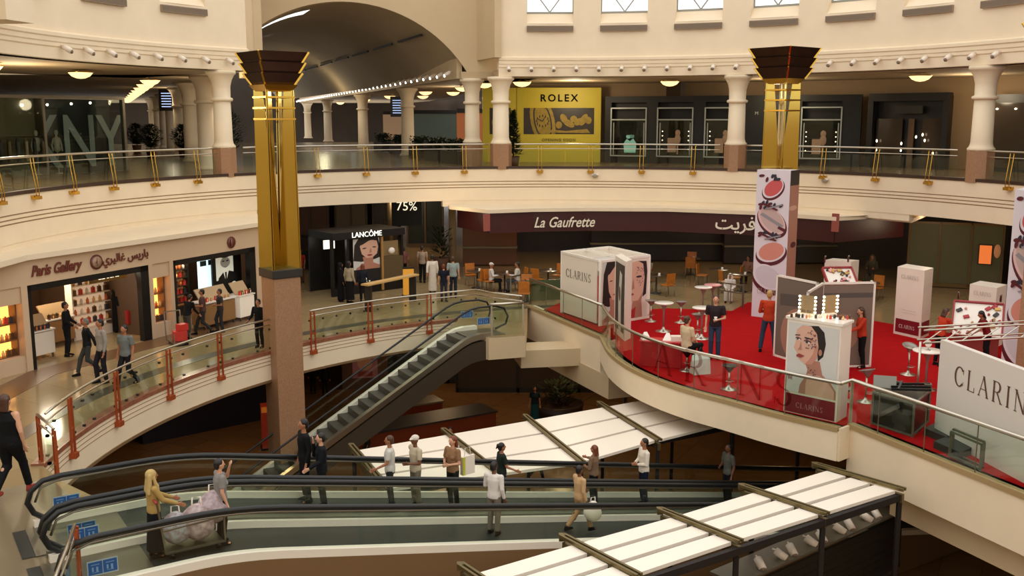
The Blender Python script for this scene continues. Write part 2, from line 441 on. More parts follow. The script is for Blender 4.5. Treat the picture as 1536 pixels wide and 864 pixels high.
# plain strips beside the vault, above the corridor columns
def rline(t, off=0): return (-1.9-.31*t+off, 46.6+t)
def lline(t, off=0): return (-12.9-.40*t+off, 43.9+t)
b = MB()
b.prism([rline(-.3, -.5), rline(75, -.5), rline(75, 14), rline(-.3, 3)], ZC, ZC+.3)
struct(b.build('ceiling', SOFFIT))
b = MB(); b.prism([lline(-1.5, .5), lline(75, .5), lline(75, -16), lline(-1.5, -12)], ZC, ZC+.3)
struct(b.build('ceiling', SOFFIT))
b = MB()
for f, sg in ((rline, -1), (lline, 1)):
    p, q = f(0, sg*.5), f(74, sg*.5)
    b.bar((p[0], p[1], ZC+.45), (q[0], q[1], ZC+.45), .25, .9)
struct(b.build('trim_8', CREAM_SHADED))
for i in range(9):                            # dark slots between the ribs of the vault
    x, z = aps[7]; t0 = 1.0+i*6.0; y = AY+(x+2)*.12+.38
    b = MB(); b.bar((x-.12+VD.x*t0, y+VD.y*t0, z-.06), (x-.12+VD.x*(t0+4.6), y+VD.y*(t0+4.6), z-.06), .1, .1)
    tag(b.build('air_slot', DKGREY), 'dark air slot in a line along the right side of the vault', 'air slot', 'air slots along the vault')
# end wall and sides far down the corridor
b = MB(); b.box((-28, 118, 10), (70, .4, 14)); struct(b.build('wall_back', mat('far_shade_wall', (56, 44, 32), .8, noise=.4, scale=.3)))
q = Q(36, 33, 27.6); struct(MB().box((q.x-1.1, q.y, q.z+1.4), (2.2, 1.2, 2.8), rad(-8)).build('trim_22', CREAM))

# --- level 1 floor: left walkway, back area and the carpeted peninsula
ledge = [P(-200, 1300, 0)[:2]]
plat = smooth([P(*p)[:2] for p in ((903, 507), (916, 530), (943, 551), (983, 570), (1033, 587), (1090, 602), (1152, 619), (1205, 632), (1258, 644))], 4)
plat2 = [P(1275, 638)[:2], P(1330, 660)[:2], P(1400, 688)[:2], P(1536, 743)[:2], (11.0, 14.4), (13.2, 9.0)]
TD = Vector((cos(rad(33)), sin(rad(33)))); TN = Vector((-TD.y, TD.x))
T0 = Vector((-6.55, 13.82))                # outer edge of the near travelator at its head
void = []
void += [(-5.9, 11.0), tuple(T0+TD*1.35), tuple(T0+TD*1.35+TN*3.35), (-8.82, 18.67), (-9.76, 19.75)]
void += [on(C1, R1, a) for a in [187-2.5*i for i in range(28)]]      # walkway edge, 187..119.5
void += [tuple(P(700, 469)[:2]), (-2.15, 33.1), (-.75, 31.6), (.44, 32.0), (.6, 37.2)]
void += [tuple(p) for p in plat]+[tuple(p) for p in plat2]+[(13.2, 3), (-5.9, 3)]
L1 = void[:-2]
outer = [(13.2, 3), (40, 3), (50, 60), (30, 105), (-45, 105), (-40, 40), (-24, 3), (-5.9, 3)]
poly = L1+outer
b = MB(); b.prism(poly, -.72, 0, top=0, side=1)
struct(b.build('floor', [FLOOR1, CREAM_SHADED]))
# deeper fascia of the walkway and its shadow lines
ap = arcpath(C1, R1, 188, 118, 2)
ins = [(x, y, nx, ny) for x, y, nx, ny in ap]
b = MB(); b.profile(ins, [(-.03, -.02), (-.03, -.85), (.5, -.85), (.5, -.02)]); struct(b.build('trim_9', CREAM))
b = MB()
for z in (-.16, -.27, -.38): b.profile(ins, [(-.036, z), (-.036, z+.018), (0, z+.018), (0, z)])
struct(b.build('trim_10', GROOVE))
b = MB(); b.profile(ins, [(-.05, -.06), (-.05, .05), (.22, .05), (.22, -.06)]); struct(b.build('trim_11', PINKST))
b = MB(); b.profile(ins, [(-.06, -.85), (-.06, -.92), (.4, -.92), (.4, -.85)]); struct(b.build('trim_12', mat('fascia_edge_brown', (120, 92, 60), .6)))
# fascias round the peninsula
pp = polypath([tuple(p) for p in plat])
b = MB(); b.profile(pp, [(-.05, -.75), (-.05, .02), (.3, .02), (.3, -.75)]); struct(b.build('trim_13', CREAM))
b = MB(); b.profile(pp, [(-.08, -.05), (-.08, .06), (.1, .06), (.1, -.05)]); struct(b.build('trim_14', mat('tan_kerb', (164, 138, 96), .4)))
bp = [(.6, 37.2), tuple(plat[0])]
b = MB(); b.profile(polypath(bp), [(-.05, -1.2), (-.05, .02), (.3, .02), (.3, -1.2)]); struct(b.build('trim_15', CREAM))
b = MB(); b.profile(polypath(bp), [(-.08, -.05), (-.08, .06), (.1, .06), (.1, -.05)])
b.profile(polypath([tuple(p) for p in plat2]), [(-.08, -.05), (-.08, .06), (.1, .06), (.1, -.05)])
struct(b.build('trim_16', MATS['tan_kerb']))
b = MB(); b.profile(polypath([tuple(p) for p in plat2]), [(-.04, -1.15), (-.04, .02), (.3, .02), (.3, -1.15)])
b.bar((plat[-1][0], plat[-1][1], -.37), (plat2[0][0], plat2[0][1], -.37), .1, .78)
struct(b.build('trim_17', CREAM))
# beams under the peninsula and the bridge
b = MB()
a0, a1 = Vector(P(1312, 735, -1.15)), Vector((12.6, 9.0, -1.15))
b.bar(Vector((8.75, 21.6, -1.5)), Vector((13.9, 9.4, -1.5)), .4, .7); b.bar(Vector((9.4, 21.9, -1.5)), Vector((16, 21, -1.5)), .4, .7)
b.bar((1.3, 36.4, -1.5), (3.5, 31.2, -1.5), .9, .75); b.bar((.2, 33.2, -.95), (3.6, 33.8, -.95), 1.2, .6)
struct(b.build('trim_18', CREAM_SHADED))
# carpet of the stand
cp = [(1.05, 36.1)]+[(p[0]+.12, p[1]+.12) for p in plat]+[(p[0]+.14, p[1]+.14) for p in plat2[:4]]+[(11.3, 14.6), (18, 16), (17.5, 26)]
cp += [tuple(P(1536, 560)[:2])] if False else []
cp += [tuple(P(1500, 512)[:2]), tuple(P(1400, 497)[:2]), tuple(P(1310, 482)[:2]), tuple(P(1200, 462)[:2]), tuple(P(1122, 454)[:2]), tuple(P(1098, 467)[:2]), tuple(P(1000, 463)[:2]), tuple(P(900, 470)[:2]), tuple(P(840, 455)[:2])]
b = MB(); b.prism(cp, 0.005, .02); tag(b.build('carpet', RED), 'bright red carpet spread over the exhibition stand floor', 'carpet')
# floor bands of darker stone on the walkway
b = MB(); b.profile(arcpath(C1, R1+1.25, 187, 100, 2), [(-.22, 0), (-.22, .008), (.22, .008), (.22, 0)])
struct(b.build('trim_19', DKBAND))
FR0, FR1, FR2, FR3 = Vector((-13.65, 24.2)), Vector((-13.55, 27.3)), Vector((-9.2, 36.3)), Vector((-8.3, 38.3))
b = MB(); b.profile(polypath([tuple(FR0), tuple(FR1), tuple(FR2)]), [(-.95, 0), (-.95, .008), (0, .008), (0, 0)]); struct(b.build('trim_20', BRBAND))
b = MB(); b.prism([(-5.95, 3.2), (-5.95, 11.5), tuple(T0+TD*.9), tuple(T0+TD*.9+TN*3.4), (-9.1, 18.8), (-11.6, 16.8), (-14, 16), (-14, 3.2)], .001, .009)
struct(b.build('trim_21', FLOORG))
# --- level 0
b = MB(); b.prism([(-45, -5), (50, -5), (50, 105), (-45, 105)], Z0-.3, Z0); struct(b.build('floor', FLOOR0))
LOWW = mat('lower_shop_wall', (66, 46, 30), .5, noise=.2, scale=.7)
sector(-20, 215, 26, 26.4, Z0, -.72, 'wall_back', LOWW)
# plain unseen walls behind and beside the viewer, added to block light
SIDE = mat('light_block_plaster', (214, 190, 150), .8)
for nm, c, d in (('wall_back', (0, -6, .2), (60, .4, 15.4)), ('wall_left', (-19, 7, .2), (.4, 26, 15.4)), ('wall_right', (22, 7, .2), (.4, 26, 15.4))):
    struct(MB().box(c, d).build(nm, SIDE))

# ================================================================ COLUMNS
def white_column(px, C=None, at=None, rot=0, label='', z0=Z2, plinth=True, group=None, s=1.0, cap_z=ZC):
    t = thing('column', label, 'column', (at[0], at[1], z0), 0, group)
    H = cap_z-z0
    if plinth:
        MB().lathe([(.46*s, 0), (.46*s, 1.08), (.44*s, 1.12)], n=8, flat=True).build('plinth', GRANITE, t)
    z = 1.1 if plinth else 0
    MB().lathe([(.44*s, z), (.44*s, z+.07), (.39*s, z+.12), (.36*s, z+.2), (.345*s, z+.3), (.325*s, H-1.15)], n=28).build('shaft', CREAM, t)
    MB().lathe([(.325*s, H-1.16), (.40*s, H-1.13), (.42*s, H-1.08), (.40*s, H-1.03), (.33*s, H-1.0), (.34*s, H-.6), (.40*s, H-.35), (.5*s, H-.16), (.56*s, H-.12), (.56*s, H)], n=28).build('capital', CREAM, t)
    return t
COLS = [(133.6+7.6, 'left end of the yellow hoarding')]
where = {141: 'tall cream column with granite plinth beside the gold-capped pillar, on the upper gallery', 97.5: 'cream gallery column standing at the left edge of the yellow hoarding', 61.3: 'cream gallery column between the dark boutique windows and the middle gold pillar', 25.0: 'cream gallery column nearest the right edge of the picture'}
for a, lb in where.items():
    white_column(0, at=on(C2, R2+.38, a), label=lb, s=1.05 if a < 100 else 1.0)
for k, t in enumerate((0.1, 14.5, 31, 52, 70)):
    x, y = rline(t, .1)
    white_column(0, at=(x, y), label='plain cream column in the row right of the vaulted corridor, %s' % ('beside the yellow hoarding', 'second from the front', 'third from the front', 'fourth from the front', 'the farthest')[k], plinth=(k < 1), s=1.15 if k else 1)
for k, t in enumerate((0.4, 8.5, 16, 24, 32, 41, 51)):
    x, y = lline(t, -.3)
    white_column(0, at=(x, y), label='cream column in the row left of the vaulted corridor, %s' % ('behind the gallery corner column', 'second from the front', 'third from the front', 'fourth from the front', 'fifth from the front', 'sixth from the front', 'the farthest')[k], plinth=False, s=1.15)

def gold_column(cx, cy, label, rz=rad(38.7), a=.9, zg=2.2, zb=Z0, zt=8.95, granite=True, k=1.0):
    t = thing('gold_pillar', label, 'pillar', (cx, cy, zb), rz)
    o = -zb
    if granite:
        MB().box((0, 0, (zg+o)/2), (a, a, zg+o)).build('granite_shaft', GRANITE, t, bevel=.02)
        MB().box((0, 0, zg+o+.13), (a+.1, a+.1, .26)).build('dark_band', DKGREY, t, bevel=.02)
    z0, z1 = zg+o+.26, zt+o-1.02*k
    h = a/2
    rc = h*math.sqrt(2)
    for q in range(4):                     # four radial fins, each a pair of plates widening downwards
        an_ = PI/4+q*PI/2; ux, uy = cos(an_), sin(an_); b = MB()
        for off in (-.03, .03):
            px_, py_ = -uy*off, ux*off; vs = []
            for r_, z in ((rc, z0), (.03, z0), (.05, z0+(z1-z0)*.2), (rc*.52, z1), (rc*.93, z1)):
                for e_ in (-.008, .008): vs.append((ux*r_+px_-uy*e_, uy*r_+py_+ux*e_, z))
            n_ = 5; b.add(vs, [tuple(range(0, 10, 2)), tuple(range(1, 10, 2))[::-1]]+[(2*i, 2*i+1, (2*i+3) % 10, (2*i+2) % 10) for i in range(5)])
        b.bar((ux*rc, uy*rc, z0), (ux*rc*.93, uy*rc*.93, z1), .012, .07, (ux, uy, 0)); b.build('corner_fin', GOLD, t)
    for z in (z1-.95*k, z1-.62*k, z1-.3*k):
        b = MB()
        for q in range(4):
            A = [(-1, -1), (1, -1), (1, 1), (-1, 1)][q]; B = [(1, -1), (1, 1), (-1, 1), (-1, -1)][q]
            b.bar((A[0]*h*1.02, A[1]*h*1.02, z), (B[0]*h*1.02, B[1]*h*1.02, z), .04, .05)
        b.build('tie_ring', BRASS, t)
    b = MB(); hh = h*1.02
    b.add([(x*hh*s2, y*hh*s2, zz) for s2, zz in ((.9, z1-.12), (1.2, z1+.06)) for x, y in ((-1, -1), (1, -1), (1, 1), (-1, 1))], [(0, 1, 5, 4), (1, 2, 6, 5), (2, 3, 7, 6), (3, 0, 4, 7), (4, 5, 6, 7), (3, 2, 1, 0)])
    b.build('neck_plate', BRASS, t)
    for q, (r0, r1) in enumerate(((.50, .70), (.60, .78), (.68, .86))):      # three flared louvre tiers
        za = z1+.06+q*.31*k; zb_ = za+.34*k; th = .03; b = MB(); r0 *= k*.93; r1 *= k*.93
        for (X, Y, UX, UY) in ((1, 0, 0, 1), (0, 1, -1, 0), (-1, 0, 0, -1), (0, -1, 1, 0)):
            vs = []
            for r, z in ((r0, za), (r1, zb_), (r1-.05, zb_), (r0-.05, za)):
                for s2 in (-1, 1): vs.append((X*r+UX*s2*r, Y*r+UY*s2*r, z))
            b.add(vs, [(0, 1, 3, 2), (2, 3, 5, 4), (4, 5, 7, 6), (6, 7, 1, 0), (0, 2, 4, 6), (1, 7, 5, 3)])
        lv = b.build('louvre_tier', BRONZE, t)
        b = MB()
        for X, Y in ((-1, -1), (1, -1), (1, 1), (-1, 1)):
            b.bar((X*(r0+.01), Y*(r0+.01), za), (X*(r1+.01), Y*(r1+.01), zb_), .05, .05)
        b.build('edge_trim', BRASS, lv)
    return t
gold_column(-7.0, 29.9, 'brass pillar with flared bronze crown on a granite shaft, rising in front of the left walkway', a=.875, zg=2.3, zt=8.9, k=.97)
gold_column(9.6, 36.1, 'brass pillar with flared bronze crown above the makeup banner in the middle of the stand', a=.86, zg=4.6, zb=0, zt=9.45, k=1.1)
gold_column(12.75, 23.3, 'brass pillar with flared bronze crown cut off by the right edge of the picture', a=.95, zg=4.6, zb=0, zt=9.15)

# ================================================================ BALUSTRADES
def gal_rail(a0, a1, label):
    c = on(C2, R2, (a0+a1)/2); t = thing('balustrade', label, 'balustrade', (*c, Z2+.02)); R = R2-.03
    p = arcpath(C2, R, a0, a1, 1.5)
    MB().tube([(x, y, 5.9) for x, y, _, _ in p], .035).build('handrail', STEEL, t, world=True)
    MB().tube([(x, y, 5.70) for x, y, _, _ in p], .018, 6).build('lower_rail', STEEL, t, world=True)
    n = max(1, round(abs(a1-a0)/7.4)); st = (a1-a0)/n
    for i in range(n):
        g0, g1 = a0+i*st+.15*(1 if st > 0 else -1), a0+(i+1)*st-.15*(1 if st > 0 else -1)
        pa = arcpath(C2, R+.06, g0, g1, 1.5)
        MB().profile(pa, [(0, 4.95), (0, 5.62), (.012, 5.62), (.012, 4.95)]).build('glass_panel', GL, t, world=True)
        am = a0+(i+.5)*st
        b = MB(); 
        for da in (-.28, .28):
            pts = []
            for (o, z) in ((0, 5.9), (-.03, 5.6), (-.08, 5.25), (-.12, 4.95), (-.12, 4.72)):
                q = on(C2, R+o, am+da); pts.append((q[0], q[1], z))
            b.tube(pts, .017, 6)
        q = on(C2, R-.07, am); b.box((q[0], q[1], 4.68), (.22, .24, .1), rad(am)); q = on(C2, R-.02, am); b.box((q[0], q[1], 4.72), (.12, .3, .06), rad(am))
        b.build('post', BRASS, t, world=True)
gal_rail(200, 143.2, 'glass and brass balustrade of the upper gallery left of the gold-capped pillar')
gal_rail(139, 99.6, 'glass and brass balustrade of the upper gallery in front of the vaulted corridor')
gal_rail(95.5, 63.3, 'glass and brass balustrade of the upper gallery in front of the yellow hoarding')
gal_rail(59.3, 27.2, 'glass and brass balustrade of the upper gallery right of the middle cream column')
gal_rail(22.8, -8, 'glass and brass balustrade of the upper gallery at the right picture edge')

def walk_rail(path, posts, label, panels):
    t = thing('balustrade', label, 'balustrade', (path[0][0], path[0][1], 0))
    MB().tube([(x, y, 1.03) for x, y in path], .03).build('handrail', STEEL, t, world=True)
    MB().tube([(x, y, .86) for x, y in path], .02, 6).build('lower_rail', STEEL, t, world=True)
    pa = polypath(path)
    b = MB(); b.profile(pa, [(.02, .07), (.02, .8), (.032, .8), (.032, .07)])
    b.build('glass_panel', GL, t, world=True)
    for (x, y) in posts:
        j = min(range(len(path)), key=lambda i: (path[i][0]-x)**2+(path[i][1]-y)**2); nx, ny = pa[j][2], pa[j][3]
        tx, ty = ny, -nx; b = MB()
        for s in (-.07, .07):
            b.bar((x+tx*s, y+ty*s, 1.0), (x+tx*s*1.3, y+ty*s*1.3, -.32), .03, .05, (nx, ny, 0))
        b.box((x, y, -.3), (.2, .16, .12), math.atan2(ty, tx)); b.box((x, y, .3), (.16, .05, .05), math.atan2(ty, tx))
        b.build('post', REDPOST, t, world=True)
    for i in range(panels):
        u = (i+.5)/panels*(len(path)-1); j = int(u); x = path[j][0]; y = path[j][1]; nx, ny = pa[j][2], pa[j][3]
        for z in (.14, .72): MB().box((x+nx*.02, y+ny*.02, z), (.06, .06, .05)).build('glass_clip', DKGREY, t, world=True)
RW = R1-.06
def wp(a0, a1): return [(x, y) for x, y, _, _ in arcpath(C1, RW, a0, a1, 2)]
def ang(px, py, z=1.0): p = P(px, py, z); return math.degrees(math.atan2(p.y-C1.y, p.x-C1.x))
aL = [ang(97, 597), ang(165, 557), ang(246, 524), ang(328, 500), ang(409, 475)]
walk_rail(wp(187, aL[-1]-.3), [on(C1, RW-.04, a) for a in aL], 'curved glass balustrade with copper-red posts along the perfume shop walkway', 16)
aR = [ang(459, 466), ang(548, 452), ang(638, 441), ang(708, 434)]
walk_rail(wp(aR[0]+.3, aR[-1]), [on(C1, RW-.04, a) for a in aR[:3]], 'glass balustrade with copper-red posts between gold-capped pillar and escalator top', 14)
walk_rail([(-9.72, 19.75), (-9.35, 19.3), (-8.95, 18.8)], [(-9.7, 19.72), (-8.97, 18.83)], 'short glass balustrade returning beside the moving walkway entrance', 3)
pr = [P(112, 790, 1.0)[:2], P(100, 826, 1.0)[:2], P(85, 864, 1.0)[:2], P(60, 930, 1.0)[:2]]
walk_rail([tuple(p) for p in pr], [tuple(P(114, 792, 1.0)[:2])], 'glass balustrade end with copper-red post nearest the camera at the left', 2)
# frameless glass along the peninsula
def plat_rail(path, label, posts=()):
    t = thing('glass_balustrade', label, 'balustrade', (path[0][0], path[0][1], .06))
    MB().tube([(x, y, 1.08) for x, y in path], .045, 10).build('handrail', STEEL, t, world=True)
    L = [0]
    for i in range(1, len(path)): L.append(L[-1]+(Vector(path[i])-Vector(path[i-1])).length)
    def at(s):
        for i in range(1, len(path)):
            if L[i] >= s: k = (s-L[i-1])/(L[i]-L[i-1]); return Vector(path[i-1]).lerp(Vector(path[i]), k)
        return Vector(path[-1])
    n = max(1, round(L[-1]/1.35)); 
    for i in range(n):
        s0, s1 = L[-1]*i/n+.008, L[-1]*(i+1)/n-.008
        pts = [at(s0+(s1-s0)*k/4) for k in range(5)]
        MB().profile(polypath([tuple(p) for p in pts]), [(-.006, .06), (-.006, 1.04), (.006, 1.04), (.006, .06)]).build('glass_panel', GL, t, world=True)
        if i: q = at(L[-1]*i/n); MB().box((q.x, q.y, .55), (.018, .018, .98)).build('joint', DSTEEL, t, world=True)
    for (x, y) in posts: MB().box((x, y, .55), (.06, .06, 1.0)).build('post', STEEL, t, world=True)
plat_rail([(.68, 37.0), tuple(plat[0])], 'straight frameless glass balustrade left of the white cosmetics cube')
plat_rail([tuple(p) for p in plat], 'curved frameless glass balustrade around the front of the red stand')
plat_rail([tuple(plat[-1])]+[tuple(p) for p in plat2], 'frameless glass balustrade running from the stand corner to the right edge', [tuple(plat2[0])])
plat_rail([tuple(P(792, 449, 1.05)[:2]) if False else (-.7, 31.75), (.38, 32.1)], 'small glass balustrade at the front of the escalator landing', [(-.66, 31.78), (.36, 32.08)])
walk_rail([on(C1, RW, aR[-1]), (-.6, 34.2), (.35, 33.6)], [], 'short balustrade with bare steel rails behind the escalator landing', 3)
for k, (a, c) in enumerate((((.0, 36.9), (.55, 33.0)),)):
    pass
# ================================================================ MOVING WALKWAYS
SLOPE = math.tan(rad(12)); S1, S2, SE = 1.7, 3.3, 25.5
def tz(s):
    if s < S1: return 0
    if s < S2: return -SLOPE*(s-S1)**2/(2*(S2-S1))
    return max(-SLOPE*(S2-S1)/2-SLOPE*(s-S2), Z0)
def tpt(s, o, z): p = T0+TD*s+TN*o; return (p.x, p.y, z)
SS = [0.9, 1.3, 1.7, 2.0, 2.3, 2.6, 2.9, 3.3, 5, 8, 12, 16, 20, 23.5, 24.2, 25.2]
TREAD = mat('walkway_tread', (46, 50, 46), .45, .3, noise=.2, scale=20)
CLAD = mat('walkway_cladding', (120, 92, 60), .5, noise=.04, scale=.8)
SKIRT = mat('skirt_pale', (232, 224, 208), .3)
BLUE = mat('sticker_blue', (30, 78, 138), .5)
def sticker(parent, world_fn, name='safety_sticker'):
    b = MB(); ms = [mat('sticker_edge', (150, 170, 170), .5), BLUE, BLUE, mat('sticker_mark', (110, 150, 180), .5)]
    def quad(k, s0, s1, z0, z1, off, ): 
        b.use(k); vs = [world_fn(s, off, z) for s, z in ((s0, z0), (s1, z0), (s1, z1), (s0, z1))]; b.add(vs, [(0, 1, 2, 3)])
    quad(0, 0, .44, 0, .24, 0)
    for a in (.015, .225): quad(1, a, a+.2, .02, .22, .002)
    for a in (.015, .225):
        quad(3, a+.04, a+.16, .17, .182, .004); quad(3, a+.05, a+.075, .07, .14, .004); quad(3, a+.11, a+.14, .06, .14, .004); quad(3, a+.05, a+.15, .05, .058, .004)
    return b.build(name, ms, parent, world=True)
def walkway(o0, label, wide=1.42):
    t = thing('moving_walkway', label, 'moving walkway', tpt(0, o0+wide/2, Z0)); 
    for k, o in enumerate((o0, o0+wide)):
        path = [(.95, .06), (.45, .05), (.18, .10), (-.03, .26), (-.12, .46), (-.05, .66), (.14, .81), (.42, .85)]
        path = [tpt(s, o, z) for s, z in path]+[tpt(s, o, tz(s)+.85) for s in SS]
        path += [tpt(25.6, o, Z0+.8), tpt(25.9, o, Z0+.5), tpt(25.6, o, Z0+.2)]
        MB().tube(path, .05, 8).build('handrail', CHAR, t, world=True)
        b = MB(); ins = [(.95, .12, .12), (.5, .12, .12)]
        low = [(.10, .30), (.3, .14), (.6, .1)]+[(s, tz(s)+.1) for s in SS]
        hi = [(-.02, .50), (.12, .72), (.38, .79)]+[(s, tz(s)+.80) for s in SS]
        for q in (-.006, .006): b.strip([tpt(s, o+q, z) for s, z in low], [tpt(s, o+q, z) for s, z in hi])
        b.build('glass_side', GLD, t, world=True)
        b = MB(); b.tube([tpt(s, o, z) for s, z in [(-.0, .45), (.10, .69), (.36, .77)]]+[tpt(s, o, tz(s)+.78) for s in SS], .022, 6); b.build('rail_trim', DSTEEL, t, world=True)
        i = 1 if k == 0 else -1
        b = MB()
        pp_ = [tpt(s, o, 0) for s in SS]
        prof = [(-.07, -.02), (-.07, .12), (.09, .12), (.09, -.02)] if k == 0 else [(-.10, -.02), (-.10, .15), (.07, .12), (.07, -.02)]
        vs = []
        for s in [-.05]+SS:
            for oo, z in prof: vs.append(tpt(s, o+oo, tz(s)+z))
        n = len(SS)+1
        b.add(vs, [(j*4+a, j*4+(a+1) % 4, j*4+4+(a+1) % 4, j*4+4+a) for j in range(n-1) for a in range(4)]+[(3, 2, 1, 0)])
        b.build('skirt', SKIRT if (o0 < 1 or k) else mat('skirt_grey', (120, 120, 110), .35, .4), t, world=True)
    b = MB(); vs = []
    for s in [-.4]+SS: vs += [tpt(s, o0+.08, tz(s)+.02), tpt(s, o0+wide-.08, tz(s)+.02)]
    n = len(SS)+1; b.add(vs, [(2*j, 2*j+1, 2*j+3, 2*j+2) for j in range(n-1)])
    b.build('tread_belt', TREAD, t, world=True)
    b = MB(); vs = []
    for s in [.8]+SS[1:]:
        for oo, z in ((-.08, -.02), (wide+.08, -.02), (wide+.08, -1.25), (-.08, -1.25)): vs.append(tpt(s, o0+oo, max(tz(s)+z, Z0+.02)))
    n = len(SS); b.add(vs, [(j*4+a, j*4+(a+1) % 4, j*4+4+(a+1) % 4, j*4+4+a) for j in range(n-1) for a in range(4)]+[(3, 2, 1, 0)])
    b.build('truss_cladding', CLAD, t, world=True)
    for o in (o0, o0+wide):
        sticker(t, lambda s, off, z: tpt(.28+s, o-.008-off, .24+z))
    return t
W1 = walkway(.05, 'long moving walkway nearest the camera, descending to the right')
W2 = walkway(1.72, 'long moving walkway behind the nearest one, with passengers descending')
for o0, nm in ((.05, 'near'), (1.72, 'far')):
    b = MB(); b.box((T0+TD*.55+TN*(o0+.71)).to_tuple()+(.015,), (1.5, 1.3, .03), rad(33)); tag(b.build('comb_plate', DSTEEL), 'steel floor plate at the entrance of the %s moving walkway' % nm, 'floor plate')
# ================================================================ ESCALATOR
ED = Vector((-.88, -.475)).normalized(); EN = Vector((ED.y, -ED.x))*-1
if EN.y > 0: EN = -EN                      # towards the camera side
E0 = Vector((-.75, 32.55))
def ez(s): return 0 if s < 1.0 else max(-(s-1.0)*math.tan(rad(30))+.0, Z0)
def ept(s, o, z): p = E0+ED*s+EN*o; return (p.x, p.y, z)
et = thing('escalator', 'steep escalator with black handrails from the landing down behind the granite pillar', 'escalator', ept(4.5, 0, Z0))
ES = [.2, .7, 1.0, 1.3, 3, 5, 7, 9, 9.3, 9.8]
def ezs(s):                                # rounded version for rails
    return (ez(s-.25)+ez(s)+ez(s+.25))/3
for o in (-.62, .62):
    path = [(.1, .25), (-.28, .38), (-.36, .62), (-.22, .9), (.1, 1.0), (.5, 1.0)]
    MB().tube([ept(s, o, z) for s, z in path]+[ept(s, o, ezs(s)+1.0) for s in ES[1:]], .036, 8).build('handrail', CHAR, et, world=True)
    b = MB(); b.strip([ept(s, o, z) for s, z in [(-.2, .4), (.1, .1)]]+[ept(s, o, ezs(s)+.1) for s in ES[1:]], [ept(s, o, z) for s, z in [(-.2, .8), (.1, .94)]]+[ept(s, o, ezs(s)+.95) for s in ES[1:]])
    b.build('glass_side', GL, et, world=True)
    b = MB(); vs = []
    for s in ES:
        for oo, z in ((-.1, -.05), (-.1, .14), (.1, .14), (.1, -.05)): vs.append(ept(s, o+oo, ezs(s)+z))
    n = len(ES); b.add(vs, [(j*4+a, j*4+(a+1) % 4, j*4+4+(a+1) % 4, j*4+4+a) for j in range(n-1) for a in range(4)]+[(0, 1, 2, 3)])
    b.build('skirt', SKIRT if o < 0 else STEEL, et, world=True)
    sticker(et, lambda s, off, z: ept(.75-s, o+.012+off, .42+z))
b = MB(); vs = []
for s in ES:
    for oo, z in ((-.7, -.12), (.7, -.12), (.7, -.75), (-.7, -.75)): vs.append(ept(s, oo, ezs(s)+z))
n = len(ES); b.add(vs, [(j*4+a, j*4+(a+1) % 4, j*4+4+(a+1) % 4, j*4+4+a) for j in range(n-1) for a in range(4)])
b.build('truss_cladding', mat('dark_truss', (60, 50, 38), .4), et, world=True)
sb = MB().box((0, 0, -.1), (.345, 1.04, .2)); sb.use(1).box((-.165, 0, .003), (.03, 1.04, .01))
st0 = None
for k in range(24):
    s = 1.0+.346*k; z = -.2*k-.0
    if z < Z0: break
    p = ept(s+.17, 0, z-.02)
    if st0 is None:
        st0 = sb.build('step', [mat('step_grey', (84, 80, 72), .5, .3), mat('step_edge', (60, 56, 50), .5)], et)
        q = st0
    else: q = st0.copy(); COL.objects.link(q)
    q.location = Vector(p)-wloc(et); q.rotation_euler.z = math.atan2(ED.y, ED.x)
MB().box(ept(.35, 0, .0), (1.3, 1.1, .03), math.atan2(ED.y, ED.x)).build('comb_plate', DSTEEL, et, world=True)

# ================================================================ WHITE CANOPIES BELOW
def canopy(bars, z, label, gold=.3):
    F_ = [Vector(P(a, b_, z)) for a, b_, _, _ in bars]; N_ = [Vector(P(c, d, z)) for _, _, c, d in bars]
    c = (F_[0]+N_[-1])/2; t = thing('canopy', label, 'canopy', (c.x, c.y, z))
    for k in range(len(bars)-1):
        for r in range(3):
            q = []
            for (kk, rr, ek, er) in ((k, r, 1, 1), (k+1, r, -1, 1), (k+1, r+1, -1, -1), (k, r+1, 1, -1)):
                p = F_[kk].lerp(N_[kk], rr/3); dk = (F_[k+1]-F_[k]).normalized()*.07*ek; dr = (N_[kk]-F_[kk]).normalized()*.06*er
                q.append(p+dk+dr)
            vs = [tuple(v) for v in q]+[(v.x, v.y, v.z-.07) for v in q]
            MB().add(vs, [(3, 2, 1, 0), (4, 5, 6, 7), (0, 1, 5, 4), (1, 2, 6, 5), (2, 3, 7, 6), (3, 0, 4, 7)]).build('roof_panel', PANELW, t, world=True)
    for k in range(len(bars)):
        d = (F_[k]-N_[k]).normalized(); up = Vector((0, 0, .05)); b = MB()
        for s in (-.05, .05):
            o = Vector((-d.y, d.x, 0))*s; b.bar(F_[k]+d*.3+up+o, N_[k]-d*.1+up+o, .05, .06)
        b.bar(F_[k]+d*.25-up*3, N_[k]-d*.08-up*3, .08, .18); b.box(F_[k]+d*.3+up*.3, (.12, .12, .12)); b.build('cross_bar', mat('bronze_bar', (118, 104, 68), .4, .7), t, world=True)
    for r in range(4):
        b = MB(); b.bar(F_[0].lerp(N_[0], r/3)-Vector((0, 0, .14)), F_[-1].lerp(N_[-1], r/3)-Vector((0, 0, .14)), .1, .14); b.build('beam', mat('dark_bronze', (26, 17, 12), .7, .2), t, world=True)
    for k in range(len(bars)):
        for e in (F_[k], N_[k]):
            MB().bar((e.x, e.y, z-.1), (e.x, e.y, Z0), .09, .09, (0, 1, 0)).build('post', mat('dark_bronze', (26, 17, 12), .7, .2), t, world=True)
canopy([(531, 675, 582, 735), (671, 651, 748, 712), (793, 630, 872, 694), (905, 610, 987, 661), (1010, 591, 1100, 633), (1100, 576, 1200, 612)], -1.2, 'white panelled canopy with bronze bars behind the moving walkways')
